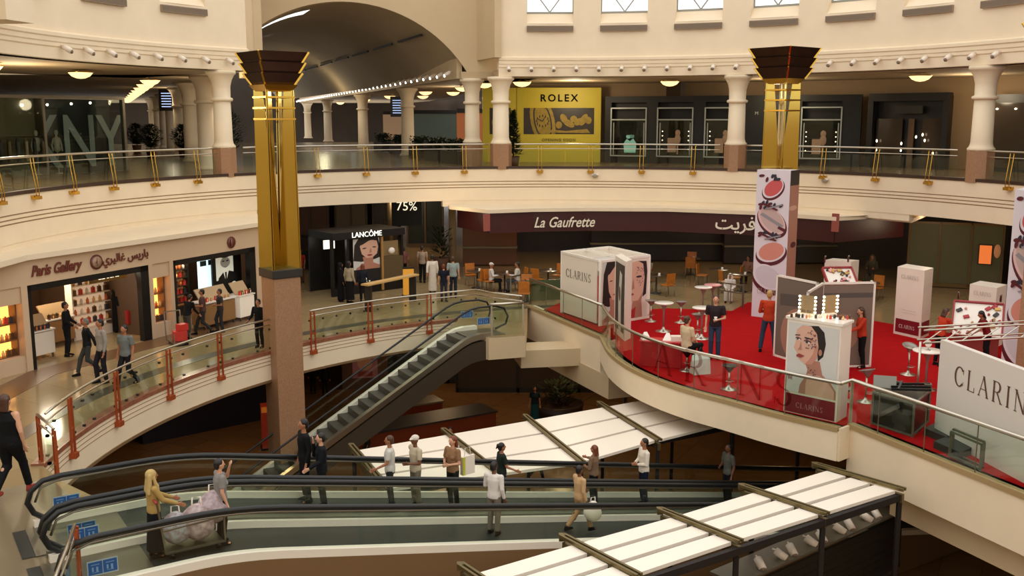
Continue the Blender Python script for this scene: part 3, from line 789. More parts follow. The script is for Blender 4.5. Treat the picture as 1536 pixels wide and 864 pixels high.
canopy([(705, 860, 792, 918), (859, 815, 953, 864), (1007, 774, 1105, 813), (1130, 737, 1235, 772), (1240, 704, 1350, 736)], -.6, 'white panelled canopy with bronze bars in front of the moving walkways')
# sign fascia with little spotlights beneath the near canopy
a, c = Vector(P(1085, 868, -1.9)), Vector(P(1335, 760, -1.9)); d = (c-a).normalized(); nrm = Vector((d.y, -d.x, 0))
ft = thing('shop_fascia', 'dark shop fascia board with a grey ledge at the bottom right, under the near canopy', 'fascia', ((a.x+c.x)/2, (a.y+c.y)/2, Z0))
MB().bar(a, c, .7, .05).build('ledge', mat('ledge_grey', (96, 88, 72), .4), ft, world=True)
b = MB()
for i in range(7): b.bar(a-Vector((0, 0, .2+i*.17))+nrm*.3, c-Vector((0, 0, .2+i*.17))+nrm*.3, .06, .15)
b.build('board', mat('fascia_dark', (40, 36, 28), .4), ft, world=True)
b = MB(); b.bar(a-Vector((0, 0, 1.3))+nrm*.1, c-Vector((0, 0, 1.3))+nrm*.1, .5, .1)
for e in (a+d*.3, c-d*.3): b.bar((e.x, e.y, -3.1), (e.x, e.y, Z0), .3, .3, (0, 1, 0))
b.build('frame', DKGREY, ft, world=True)
def spot(label, cat, group, r=.075, lit=True, size=1.0):
    t = thing('spotlight', label, cat, (0, 0, 0), 0, group)
    b = MB(); b.tube([(0, .0, 0), (0, -.09*size, -.02), (0, -.12*size, -.05*size)], .016*size, 6); b.build('arm', WHITE, t)
    b = MB(); b.tube([(0, -.06*size, -.03*size), (0, -.26*size, -.15*size)], r*size, 12); b.build('housing', WHITE, t)
    if lit: MB().ell((0, -.265*size, -.155*size), (r*.8*size, r*.5*size, r*.8*size), 10).build('bulb', LAMPW if lit == 1 else mat('unlit_bulb', (120, 100, 80), .3), t)
    return t
sp0 = spot('small white spotlight standing on the dark shop fascia ledge below the near canopy', 'spotlight', 'spotlights on the dark shop fascia', lit=2, size=1.1)
for i in range(9):
    p = a+d*(1.0+i*.52)+Vector((0, 0, .2)); q = sp0 if i == 0 else dup(sp0); q.location = p; q.rotation_euler.z = math.atan2(d.y, d.x)+(.5 if i % 2 else -.4)
# spotlights along the cornices
s1 = spot('small white spotlight on the cornice of the right gallery wall', 'spotlight', 'spotlights on the right cornice', r=.07, lit=2, size=1.25)
first = True
for k in range(22):
    aa = 96.5-3.55*k
    x, y = on(C2, R2-.06, aa); q = s1 if first else dup(s1); first = False
    q.location = (x, y, ZC+.44); q.rotation_euler.z = rad(aa+90)+(.2 if k % 3 else -.2)
    q.rotation_euler.z = rad(aa)-PI/2
s2 = spot('small white spotlight on the cornice of the left gallery wall', 'spotlight', 'spotlights on the left cornice', r=.07, lit=2, size=1.25)
for k in range(8):
    aa = 140.5+3.9*k+.6
    x, y = on(C2, R2-.06, aa); q = s2 if k == 0 else dup(s2)
    q.location = (x, y, ZC+.44); q.rotation_euler.z = rad(aa)-PI/2+.25
s3 = spot('lit white spotlight in the long row receding along the vaulted corridor', 'spotlight', 'lit spotlights along the corridor cornice', r=.07, lit=1, size=1.3)
t_, k = .5, 0
while t_ < 74:
    x, y = rline(t_, -.72); q = s3 if k == 0 else dup(s3); q.location = (x, y, ZC+.35); q.rotation_euler.z = -PI/2+.25
    t_ += 1.45; k += 1
# bowl lamps
def bowl(label, group):
    t = thing('ceiling_lamp', label, 'ceiling lamp', (0, 0, 0), 0, group)
    MB().lathe([(.02, -.34), (.16, -.32), (.32, -.25), (.42, -.14), (.44, -.1)], n=20).build('glass_bowl', LAMPA, t)
    b = MB(); b.lathe([(.45, -.12), (.45, -.08), (.43, -.08)], n=20)
    for k in range(3): b.bar((.42*cos(k*2.09), .42*sin(k*2.09), -.1), (.1*cos(k*2.09), .1*sin(k*2.09), 0), .015, .015)
    b.build('rim', BRASS, t)
    return t
b1 = bowl('amber glass bowl lamp under the gallery ceiling, over the upper shops', 'bowl lamps over the upper gallery')
for k, (a_, r_) in enumerate(((93.5, 3.2), (73, 3.2), (40, 3.2), (15, 3.2), (166, 3.2), (184, 3.2), (152, 4.0))):
    x, y = on(C2, R2+r_, a_); q = b1 if k == 0 else dup(b1); q.location = (x, y, ZC)
b2 = bowl('amber bowl lamp in the receding row left of the corridor columns', 'bowl lamps left of the corridor')
for k in range(10):
    x, y = lline(1.5+k*5.5, -2.6); q = b2 if k == 0 else dup(b2); q.location = (x, y, ZC)
b3 = bowl('amber bowl lamp behind the right row of corridor columns', 'bowl lamps right of the corridor')
for k, (tt, of) in enumerate(((3, 1.5), (9, 2.0), (9.5, 4.4), (18, 2), (19, 4), (30, 2), (30, 4.5), (44, 2.5), (60, 2.5), (14, 5))):
    x, y = rline(tt, of); q = b3 if k == 0 else dup(b3); q.location = (x, y, ZC)

# ================================================================ UPPER SHOPS
def wallseg(p, q, z0, z1, m, name, th=.25, **kw):
    b = MB(); b.bar((p[0], p[1], (z0+z1)/2), (q[0], q[1], (z0+z1)/2), th, z1-z0); return struct(b.build(name, m))
FASC = mat('gallery_shop_wall', (150, 124, 92), .7)
RS = R2+8.0
b = MB(); b.profile(arcpath(C2, RS+.5, -15, 97, 3), [(0, Z2), (0, ZC), (.3, ZC), (.3, Z2)]); struct(b.build('wall_right', FASC))
b = MB(); b.profile(arcpath(C2, RS+.5, 156.6, 205, 3), [(0, Z2), (0, ZC), (.3, ZC), (.3, Z2)]); struct(b.build('wall_left', FASC))
def face(a): return rad(a)-PI/2                 # a front turned to the atrium centre
def upan(px): return None
def angpx(px, R, z=7.4):
    best = min(range(-150, 2100), key=lambda i: abs(proj(C2.x+R*cos(rad(i/10)), C2.y+R*sin(rad(i/10)), z)[0]-px)); return best/10
# yellow hoarding
def flat_front(pxa, pxb, R=RS-.1):
    a0, a1 = angpx(pxa, R), angpx(pxb, R); p = Vector(on(C2, R, a0)); q = Vector(on(C2, R, a1)); return p, q, (p+q)/2, (q-p).length, math.atan2(q.y-p.y, q.x-p.x)
YB = mat('hoarding_picture_dark', (52, 40, 18), .4, noise=.4, scale=2)
YG = mat('hoarding_gold_print', (164, 138, 40), .5, noise=.3, scale=5)
p, q, m_, w_, an = flat_front(776, 902, RS-.6)
t = thing('hoarding', 'tall yellow hoarding with black lettering and a dark watch picture, upper gallery', 'hoarding', (m_.x, m_.y, Z2), an)
H = 3.75
MB().box((0, .1, H/2), (w_, .2, H)).build('board', YELLOW, t)
text('ROLEX', .5, (0, -.02, 3.22), STAND, mat('ink_black', (24, 20, 14), .9, spec=.1), t, spacing=1.35, bold=.012)
text('OPENING SOON', .2, (0, -.02, 1.12), STAND, mat('hoarding_ink', (110, 92, 20), .5), t, spacing=1.2, bold=.004)
sh = [(YB, 'r', 0, 0, 1, 1), (YG, 'e', .27, .5, .17, .38, 12), (YB, 'e', .27, .5, .125, .29, 12), (YG, 'e', .27, .5, .105, .25, 12)]
for k in range(12): a_ = k*30; sh.append((YB, 'e', .27+.085*cos(rad(a_)), .5+.2*sin(rad(a_)), .008, .02, 0))
sh += [(YB, 'p', [(.262, .5), (.278, .5), (.31, .66), (.3, .67)]), (YB, 'p', [(.26, .48), (.28, .5), (.2, .6), (.19, .58)])]
for k in range(7): sh.append((YG, 'e', .5+.07*k, .35+.25*abs(math.sin(k*1.7)), .045, .05+.02*(k % 3), 30*k))
sh += [(YG, 'p', [(.35, .06), (.95, .04), (.9, .2), (.6, .12), (.4, .18)])]
o = art('picture', w_*.84, 1.32, sh, t, y=-.012, z0=1.42); 
p, q, m_, w_, an = flat_front(724, 776, RS-.55)
t = thing('hoarding', 'narrow yellow hoarding panel behind the cream column, left of the wide one', 'hoarding', (m_.x, m_.y, Z2), an)
MB().box((0, .1, H/2), (w_, .2, H)).build('board', YELLOW, t)
art('picture', w_*.6, 1.32, [(YB, 'r', 0, 0, 1, 1), (YG, 'e', .4, .45, .3, .3, 20), (YB, 'e', .4, .45, .2, .2, 20), (YG, 'e', .42, .48, .14, .14, 0), (YG, 'p', [(.6, .7), (.95, .8), (.9, .95), (.5, .9)])], t, y=-.012, z0=1.42)
# dark boutique with four framed windows
SILV = mat('silver_frame', (170, 176, 170), .4, .3)
p, q, m_, w_, an = flat_front(908, 1292, RS-.7)
t = thing('boutique_front', 'long black boutique shopfront with silver-framed windows on the upper gallery', 'shopfront', (m_.x, m_.y, Z2), an)
def lx(px):
    best, bs = None, 1e9
    for i in range(0, 401):
        f = i/400; X = p.x+(q.x-p.x)*f; Y = p.y+(q.y-p.y)*f; e_ = abs(proj(X, Y, Z2+2)[0]-px)
        if e_ < bs: bs, best = e_, (f-.5)*w_
    return best
MB().box((0, .35, 3.3/2), (w_, .1, 3.3)).box((0, .15, 3.15), (w_, .5, .3)).build('back_board', DKGREEN, t)
WPX = [(918, 970), (987, 1040), (1058, 1112), (1203, 1262)]
cols_ = [-w_/2]+sum([[lx(a), lx(b_)] for a, b_ in WPX], [])+[w_/2]
for i in range(0, len(cols_), 2): MB().box(((cols_[i]+cols_[i+1])/2, .05, 1.5), (abs(cols_[i+1]-cols_[i]), .3, 3.0)).build('pier', DKGREEN, t)
for k, (a, c) in enumerate(WPX):
    x0, x1 = lx(a), lx(c); W_ = x1-x0; cx = (x0+x1)/2
    fr = MB()
    for z in (.35, 2.15, 2.72): fr.box((cx, -.12, z), (W_, .06, .06))
    for x in (x0, x1): fr.box((x, -.12, 1.53), (.06, .06, 2.42))
    for x in (x0+.12, x1-.12): fr.box((x, -.05, 1.2), (.04, .06, 1.6))
    fo = fr.build('window_frame', SILV, t)
    MB().box((cx, -.06, 1.25), (W_-.1, .01, 1.75)).build('window_pane', GLR, fo)
    if k == 0:
        art('poster', .85, 1.15, [(DKGREEN, 'r', 0, 0, 1, 1), (pm('mint', (150, 190, 170), .5), 'e', .4, .7, .14, .12, 0), (pm('mint2', (120, 160, 140), .3), 'e', .62, .72, .14, .12, 0), (pm('mint', (150, 190, 170), .5), 'p', [(.15, 0), (.1, .4), (.3, .6), (.5, .5), (.7, .62), (.9, .4), (.85, 0)]), (DKGREEN, 'e', .4, .82, .16, .08, 0), (DKGREEN, 'e', .66, .83, .12, .08, 0)], t, y=.2, z0=.5, x0=cx)
    else:
        b = MB(); b.ell((cx+.1, .12, 1.5), (.13, .1, .16), 10); b.ell((cx+.1, .12, 1.2), (.15, .1, .25), 10); b.tube([(cx+.1, .12, .9), (cx+.1, .12, .45)], .04, 8); b.box((cx-.2, .15, .9), (.4, .12, .7))
        b.build('display_bust', mat('skin_tone_display', (190, 140, 110), .5, emit=.25), t)
        b = MB()
        for i in range(5):
            for x in (x0+.22, x1-.22): b.ell((x, .05, .7+.22*i), (.03, .03, .03), 6)
        b.build('bulb_row', mat('tiny_bulb', (255, 225, 190), .4, emit=3), t)
text('M', .22, (lx(1135), -.12, 2.45), STAND, SILV, t)
# closed black boutique
p, q, m_, w_, an = flat_front(1305, 1424, RS-.7)
t = thing('boutique_front', 'black recessed boutique entrance right of the silver-framed windows, upper gallery', 'shopfront', (m_.x, m_.y, Z2), an)
b = MB(); b.box((0, .1, 3.15), (w_, .5, .35)).box((-w_/2+.1, .1, 1.5), (.25, .5, 3)).box((w_/2-.1, .1, 1.5), (.25, .5, 3)).box((0, .4, 1.6), (w_, .05, 3.2)); b.build('surround', BLACK, t)
MB().box((0, .05, 2.6), (w_*.35, .1, .35)).build('sign_box', DKGREY, t)
b = MB(); b.box((-.9, .2, 1.1), (1.2, .04, 2.2)).box((1.1, .2, 1.1), (1.0, .04, 2.2)); b.build('window_pane', mat('brown_dark_pane', (58, 48, 38), .15), t)
b = MB(); b.box((.1, .2, 1.1), (.25, .04, 2.2)); b.build('door_leaf', mat('door_bronze', (90, 66, 44), .4), t)
b = MB()
for x, z in ((-1.9, .8), (-1.9, 1.2), (-.3, .8), (-.3, 1.1), (1.0, 1.5), (1.15, 1.25), (.6, 1.4), (1.7, .7)): b.ell((x*w_/5, -.02, z), (.04, .04, .07), 6)
b.build('bulb_row', MATS['tiny_bulb'], t)
p, q, m_, w_, an = flat_front(1482, 1600, RS-.7)
t = thing('boutique_front', 'dark shop window at the right picture edge of the upper gallery', 'shopfront', (m_.x, m_.y, Z2), an)
MB().box((0, .2, 1.6), (w_, .3, 3.2)).build('surround', DKGREY, t)
b = MB(); b.box((0, .02, 1.5), (w_-.4, .04, 2.7)); b.build('window_pane', mat('brown_dark_pane', (58, 48, 38), .15), t)
b = MB(); 
for x in (-1.8, -1.2, -.4): b.ell((x, -.05, 2.6), (.05, .05, .04), 8)
b.build('bulb_row', MATS['tiny_bulb'], t)
# DKNY window at the left
p, q, m_, w_, an = flat_front(185, -70, RS-.3)
p, q = q, p; an = math.atan2(q.y-p.y, q.x-p.x); m_ = (p+q)/2
t = thing('boutique_front', 'wide clothing shop window with giant pale letters on the upper gallery at the left', 'shopfront', (m_.x, m_.y, Z2), an)
hw = w_/2
MB().box((0, .9, 1.5), (w_, .1, 3.0)).build('back_board', mat('dkny_dark', (34, 42, 42), .5), t)
b = MB(); b.box((hw-.05, -.0, 1.5), (.12, .2, 3.0)).box((0, 0, 3.05), (w_, .2, .12)).box((-hw+3.6, .3, 1.5), (.1, .8, 3.0)); b.build('frame', DSTEEL, t)
MB().box((0, -.05, 1.5), (w_, .02, 2.95)).build('window_pane', GLR, t)
xp = lambda px: ((Vector(Q(px, 200, m_.y)[:2])-m_).dot(Vector((cos(an), sin(an)))))
GREYL = mat('giant_letter_grey', (150, 156, 144), .6, emit=.08)
text('DKNY', 3.1, (hw-2.55, .8, 1.15), STAND, GREYL, t, bold=.02, sx=.72)
MB().box((-hw+1.9, .5, 1.5), (3.3, .1, 3.0)).build('side_screen', mat('beige_screen', (120, 112, 90), .6), t)
b = MB()
for i, (x, z) in enumerate(((-.9, 2.72), (.2, 2.75), (1.3, 2.8), (2.2, 2.85), (-3.6, 2.5), (-4.2, 2.5))): b.ell((x+hw-3.6, .3, z), (.05, .05, .05), 8)
b.build('bulb_row', LAMPW, t)
ax_ = Vector((cos(an), sin(an))); ny_ = Vector((-sin(an), cos(an)))
def dloc(x, y, z=0): v = m_+ax_*x+ny_*y; return (v.x, v.y, Z2+z)
def mannequin(x, y, label, tall=1.75, c=None):
    k = thing('mannequin', label, 'mannequin', dloc(x, y, .0), an)
    b = MB(); f = tall/1.75
    b.lathe([(.16, 0), (.16, .02), (.02, .04), (.02, .85*f), (.10, .9*f), (.15, .98*f), (.11, 1.12*f), (.16, 1.32*f), (.15, 1.42*f), (.05, 1.48*f), (.045, 1.54*f), (.07, 1.6*f), (.075, 1.68*f), (.04, 1.75*f)], n=14)
    for s in (-1, 1): b.tube([(s*.15, 0, 1.4*f), (s*.22, .02, 1.15*f), (s*.21, -.03, .9*f)], .035, 7)
    b.build('torso', c or mat('mannequin_white', (196, 190, 176), .4), k)
    return k
mannequin(hw-4.0, .3, 'white mannequin left of the pair, in the clothing shop window'); mannequin(hw-3.1, .3, 'white mannequin in the clothing shop window, nearer the giant letters')
def garment(x, y, c, i):
    o = MB().add([(-.18, -.05, .1), (.18, -.05, .1), (.2, -.05, .85), (.06, -.03, 1.0), (-.06, -.03, 1.0), (-.2, -.05, .85), (-.18, .05, .1), (.18, .05, .1), (.2, .05, .85), (.06, .03, 1.0), (-.06, .03, 1.0), (-.2, .05, .85)],
      [(0, 1, 2, 3, 4, 5), (11, 10, 9, 8, 7, 6), (0, 6, 7, 1), (1, 7, 8, 2), (2, 8, 9, 3), (3, 9, 10, 4), (4, 10, 11, 5), (5, 11, 6, 0)]).build('garment', mat('cloth%d' % (i % 4), c, .8))
    o.location = dloc(x, y, .45); o.rotation_euler.z = an+1.1
    return tag(o, 'garment hanging on the rack in the clothing shop window', 'garment', 'garments on the shop window rack')
for i in range(9): garment(-hw+.7+i*.36, .12, ((90, 80, 60), (50, 60, 62), (130, 118, 96), (40, 40, 44))[i % 4], i)
rk = thing('clothes_rack', 'steel clothes rack in the upper shop window at the far left', 'rack', dloc(-hw+2.1, .15), an)
MB().tube([(-1.7, 0, 1.5), (1.7, 0, 1.5)], .02, 6).build('bar', DSTEEL, rk)
for x in (-1.65, 1.65): MB().tube([(x, 0, 0), (x, 0, 1.5)], .02, 6).build('leg', DSTEEL, rk)
# shops behind the right corridor columns
x0, y0 = rline(2, 9); x1, y1 = rline(70, 12)
wallseg((x0-1.5, y0+14), (x1, y1), Z2, ZC, mat('corridor_shop_wall', (70, 50, 34), .6, noise=.3, scale=.4), 'wall_right')
wallseg((x0-1.5, y0+14), (x0+2, y0+2), Z2, ZC, MATS['corridor_shop_wall'], 'wall_right')
for k, (tt, wdt, c, lb) in enumerate(((17, 3, (120, 20, 18), 'red lit'), (26, 4, (150, 84, 44), 'orange lit'), (38, 5, (60, 66, 56), 'grey green'), (52, 5, (150, 120, 90), 'cream lit'))):
    x, y = rline(tt, 8.0)
    kt = thing('shop_sign', '%s shop window panel deep behind the right corridor columns' % lb, 'shop window', (x, y, Z2), rad(-72+90-10))
    MB().box((0, 0, 1.4), (wdt, .2, 2.4)).build('panel', pm('shop%d' % k, c, .35), kt)
    MB().box((0, -.05, 2.75), (wdt, .3, .3)).build('header', BLACK, kt)
x0, y0 = lline(-1, -8); x1, y1 = lline(70, -14)
wallseg(on(C2, RS+.5, 156.4), (x1, y1), Z2, ZC, mat('corridor_left_wall', (58, 48, 34), .6, noise=.4, scale=.3), 'wall_left')
pl0 = None
for k, (tt, f_) in enumerate(((4, rline), (8, rline), (12, rline), (18, rline), (24, rline), (6, lline), (12, lline), (20, lline))):
    x, y = f_(tt, .3)
    if pl0 is None:
        pl0 = thing('planter_box', 'long dark planter box with a low hedge between the corridor columns', 'planter', (x, y, Z2), rad(108), 'planter boxes between the corridor columns')
        MB().box((0, 0, .3), (3.2, .7, .6)).build('box', mat('planter_dark', (30, 24, 18), .6), pl0); b = MB(); rnd = random.Random(77)
        for i in range(700):
            c = Vector((rnd.uniform(-1.55, 1.55), rnd.uniform(-.3, .3), .6+rnd.random()*.55)); a = rnd.random()*6.28; dd = Vector((cos(a), sin(a), rnd.random())).normalized()*.2; s_ = dd.cross(Vector((0, 0, 1))).normalized()*.05; b.add([c, c+dd*.5+s_, c+dd, c+dd*.5-s_], [(0, 1, 2, 3)])
        b.build('hedge', LEAF, pl0)
    else: dup(pl0, (x, y, Z2), rad(108 if f_ is rline else 112))
# hanging information screens
for px, py, D, lb in ((250, 150, 62, 'left of the corridor'), (596, 160, 66, 'right of the corridor')):
    q = Q(px, py, D); t = thing('hanging_screen', 'dark hanging directory screen with pale lines, %s' % lb, 'screen', (q.x, q.y, q.z-.6))
    MB().box((0, 0, .6), (.9, .12, 1.3)).build('casing', BLACK, t)
    b = MB()
    for i in range(6): b.box((0, -.07, .2+i*.16), (.6, .01, .05))
    b.build('screen_lines', mat('screen_blue', (150, 170, 210), .4, emit=1), t)
    b = MB(); 
    for x in (-.35, .35): b.tube([(x, 0, 1.25), (x, 0, ZC-q.z+.6)], .01, 5)
    b.build('hanger_rod', DSTEEL, t)
# plants on the gallery
def tree(loc, h, w, label, cone=False, seed=1, pot=True):
    rnd = random.Random(seed); t = thing('potted_tree' , label, 'plant', loc)
    if pot: MB().lathe([(.22, 0), (.3, .5), (.27, .5), (.26, .42)], n=16).build('pot', TERRA, t)
    MB().tube([(0, 0, .4), (.03, .02, h*.5), (0, 0, h*.85)], .035, 6).build('trunk', TERRA, t)
    b = MB()
    for i in range(1500 if h > 1 else 150):
        z = rnd.random(); rr = w*(1-z)*(.9 if cone else 0)+(0 if cone else w*math.sin(PI*min(max(z, .05), .95))**.7)
        a = rnd.random()*2*PI; r = rr*rnd.random()**.5; c = Vector((r*cos(a), r*sin(a), .55+z*(h-.6)))
        d = Vector((cos(a), sin(a), rnd.uniform(-.3, .8))).normalized()*rnd.uniform(.14, .24); s = d.cross(Vector((0, 0, 1))).normalized()*.05
        b.add([c, c+d*.5+s, c+d, c+d*.5-s], [(0, 1, 2, 3)])
    b.build('foliage', LEAF, t); return t
tree((on(C2, R2+2.2, 95.0))+(Z2,), 2.6, .48, 'dark cypress-shaped potted tree in front of the yellow hoarding', True, 3)
p = lline(3.0, .9); tree((p[0], p[1], Z2), 2.7, .8, 'bushy potted tree beside the left corridor columns', False, 4)
for k, (px, D) in enumerate(((226, 58), (275, 56), (205, 66))):
    q = Q(px, 215, D); tree((q.x, q.y, Z2), 1.9, .7, 'dark potted shrub among the left corridor columns, %s' % ('in the middle', 'nearest', 'farthest')[k], False, 10+k)
# ================================================================ PERFUME SHOP (left, level 1)
FD = (FR2-FR1).normalized(); FN = Vector((-FD.y, FD.x))       # FN points into the shop
def fs(px, py): v = Vector(P(px, py, 0)[:2])-FR1; return v.dot(FD)
SW = mat('shop_wall_pinkish', (206, 178, 146), .6)
def fp(s, o=0): return FR1+FD*s+FN*o
fan = math.atan2(FD.y, FD.x)
def fbox(b, s0, s1, o0, o1, z0, z1):
    c = fp((s0+s1)/2, (o0+o1)/2); b.box((c.x, c.y, (z0+z1)/2), (abs(s1-s0), abs(o1-o0), z1-z0), fan); return b
sA0, sA1 = fs(54, 556), fs(229, 509); sB0, sB1 = fs(268, 500), fs(386, 468)
sN0, sN1 = sA1+.16, sB0-.16
OPH = 2.42
b = MB(); fbox(b, -3.6, sB1+1.5, 0, .3, OPH, 3.2)
fbox(b, sA0-.2, sA0, 0, .3, 0, OPH); fbox(b, sA1, sN0, 0, .3, 0, OPH); fbox(b, sN1, sB0, 0, .3, 0, OPH); fbox(b, sB1, sB1+1.5, 0, .3, 0, OPH)
fbox(b, sN0, sN1, .05, .3, 1.95, OPH); fbox(b, sN0, sN1, .05, .3, 0, .45)
fbox(b, sA0-1.3, sA0-1.05, 0, .3, 0, OPH); fbox(b, sA0-1.05, sA0-.2, .05, .3, 1.95, OPH); fbox(b, sA0-1.05, sA0-.2, .05, .3, 0, .45); fbox(b, sA0-3.6, sA0-1.3, .6, .8, 0, 3.1)
struct(b.build('wall_left', SW))
# interior shell
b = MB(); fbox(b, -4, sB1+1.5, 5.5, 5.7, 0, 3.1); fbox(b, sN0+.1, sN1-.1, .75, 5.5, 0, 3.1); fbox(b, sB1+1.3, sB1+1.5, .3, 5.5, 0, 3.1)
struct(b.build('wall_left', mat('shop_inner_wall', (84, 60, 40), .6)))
b = MB(); fbox(b, -4, sB1+1.5, .3, 5.5, 3.0, 3.1); struct(b.build('ceiling', DKGREY))
def sthing(name, label, cat, s, o, z=0, rz=0, group=None): c = fp(s, o); return thing(name, label, cat, (c.x, c.y, z), fan+rz, group)
def darkframe(s0, s1, label):
    t = sthing('shopfront_frame', label, 'door frame', (s0+s1)/2, .12); w = s1-s0
    b = MB()
    for x in (-w/2+.06, w/2-.16): b.box((x, 0, OPH/2), (.14 if x < 0 else .32, .2, OPH))
    b.box((0, 0, OPH-.09), (w, .2, .18)); b.build('frame', BLACK, t)
darkframe(sA0, sA1, 'black frame round the left perfume shop entrance'); darkframe(sB0, sB1, 'black frame round the right perfume shop entrance beside the granite pillar')
CUPC = [(236, 190, 120), (200, 60, 50), (240, 230, 214), (90, 60, 40), (220, 120, 60), (60, 60, 66)]
prods = []
for i, c in enumerate(CUPC):
    b = MB(); m_ = mat('pack%d' % i, c, .35)
    if i % 2: b.box((0, 0, .07), (.09, .06, .14)).use(1).box((0, 0, .155), (.04, .03, .03))
    else: b.lathe([(.035, 0), (.04, .1), (.02, .115), (.02, .15)], n=10)
    o = b.build('perfume_bottle', [m_, mat('bottle_cap', (190, 170, 120), .3, .8)]); prods.append(o)
pused = set()
def product(loc, rz, label, group, k=None, s=1.0, rx=0):
    i = random.randrange(6) if k is None else k; o = prods[i]
    c = o if i not in pused else o.copy()
    if i in pused: COL.objects.link(c)
    pused.add(i); c.location = loc; c.rotation_euler = (rx, 0, rz); c.scale = (s, s, s)
    return tag(c, label, 'bottle', group)
def shelfunit(s, o, w, h, rows, label, back, glabel, n=6, rz=0, prod=True, frame=WHITE):
    t = sthing('display_shelf', label, 'shelf', s, o, 0, rz)
    MB().box((0, .14, h/2), (w, .03, h)).build('lit_back', back, t)
    b = MB(); b.box((-w/2, 0, h/2), (.05, .3, h)).box((w/2, 0, h/2), (.05, .3, h)).box((0, 0, h), (w+.05, .3, .06)).box((0, 0, .15), (w, .3, .3)); b.build('case', frame, t)
    for r in range(rows):
        z = .45+(h-.6)*r/rows; MB().box((0, 0, z), (w-.05, .28, .03)).build('shelf_board', frame, t)
        if prod:
            for i in range(n):
                v = Vector((-w/2+w*(i+.7)/(n+.4), -.03, 0)); v.rotate(Matrix.Rotation(fan+rz, 3, 'Z'))
                c = fp(s, o); product((c.x+v.x, c.y+v.y, z+.015), fan+rz, glabel, glabel, s=1.25)
    return t
shelfunit(sN0+(sN1-sN0)/2, .42, sN1-sN0-.06, 1.98, 3, 'narrow lit display niche between the two perfume shop entrances', SHELFL, 'small bottle in the lit niche between the perfume shop entrances', 4, frame=mat('niche_brown', (120, 80, 50), .5))
shelfunit(sA0-.62, .42, .82, 1.98, 3, 'narrow lit display niche at the far left of the perfume shop front', SHELFL, 'small bottle in the lit niche left of the perfume shop', 5, frame=MATS['niche_brown'])
shelfunit(1.7, 4.9, 1.3, 2.4, 4, 'amber lit shelf unit deep inside the left perfume shop entrance', SHELFL, 'bottle on the amber lit shelves inside the perfume shop', 6, frame=MATS['niche_brown'])
shelfunit(3.2, 4.9, 1.1, 2.4, 4, 'brown shelf unit right of the amber one inside the perfume shop', mat('dim_back', (150, 96, 52), .5, emit=.3), 'bottle on the brown shelves inside the perfume shop', 5, frame=MATS['niche_brown'])
shelfunit(sA1-.45, 2.2, 1.6, 2.2, 5, 'white lit shelf unit at the right side of the left entrance', mat('soft_back', (206, 180, 150), .5, emit=.35), 'bottle on the white shelves at the right of the left entrance', 6)
shelfunit(.1, 3.4, .9, 2.2, 5, 'white shelf unit at the left side of the left entrance', mat('soft_back', (206, 180, 150), .5, emit=.35), 'bottle on the white shelves at the left of the left entrance', 4)
shelfunit(sB0+.9, 2.0, 1.5, 2.1, 5, 'lit shelf wall of the right perfume shop entrance', SHELFW, 'bottle on the lit shelf wall of the right entrance', 7, frame=DKGREY)
shelfunit(sB0+2.3, 2.2, 1.0, 2.1, 5, 'dark shelf bay beside the lit shelf wall of the right entrance', mat('dim_back', (150, 96, 52), .5, emit=.3), 'bottle in the dark shelf bay of the right entrance', 5, frame=DKGREY)
# sign boards inside
t = sthing('brand_sign', 'pale brand sign above the white shelves in the left entrance', 'sign', sA1-.75, 1.0); MB().box((0, 0, 2.1), (1.5, .05, .3)).build('panel', mat('olive_panel', (130, 110, 60), .5), t); text('CLARINS', .22, (0, -.03, 2.1), STAND, mat('sign_glow', (240, 230, 200), .4, emit=1), t)
t = sthing('brand_sign', 'black brand sign above the lit shelf wall of the right entrance', 'sign', sB0+1.3, 1.3); MB().box((0, 0, 2.2), (2.4, .05, .3)).build('panel', BLACK, t); text('Dior', .3, (.25, -.03, 2.2), STAND, LAMPW, t)
t = sthing('light_panel', 'glowing pale blue light panel in the right perfume shop entrance', 'light panel', sB0+2.35, .75); MB().box((0, .02, 1.45), (.85, .05, 1.7)).build('lit_front', mat('lit_blue_white', (196, 220, 226), .4, emit=.9), t)
b = MB(); b.box((-.2, -.02, 2.0), (.28, .03, .18)).box((.2, -.02, 2.0), (.28, .03, .18)); b.build('dark_window', mat('teal_dark', (30, 60, 66), .4), t)
t = sthing('poster', 'black and white poster of a man in a dark jacket, in the right shop entrance', 'poster', sB1-.95, .5)
bw, bd = pm('bw_white', (214, 214, 196), .25), pm('bw_black', (14, 14, 14))
MB().box((0, .05, 1.2), (1.5, .06, 2.4)).build('board', BLACK, t)
art('picture', 1.15, 1.75, [(bw, 'r', 0, .45, .78, 1), (pm('bw_grey', (150, 148, 136), .12), 'e', .42, .8, .22, .16, 0), (bd, 'e', .42, .94, .25, .07, 0), (bd, 'r', .28, .815, .38, .84), (bd, 'r', .47, .815, .57, .84), (bd, 'p', [(.33, .72), (.42, .69), (.53, .72), (.42, .705)]), (bd, 'p', [(0, .3), (.1, .5), (.35, .62), (.55, .62), (.9, .56), (1, .3), (1, 0), (0, 0)]), (bw, 'p', [(.3, .62), (.42, .4), (.56, .62), (.46, .66)]), (bd, 'p', [(.38, .6), (.46, .6), (.45, .35), (.4, .33)]), (bw, 'e', .75, .32, .12, .09, 20)], t, y=.01, z0=.55, x0=0)
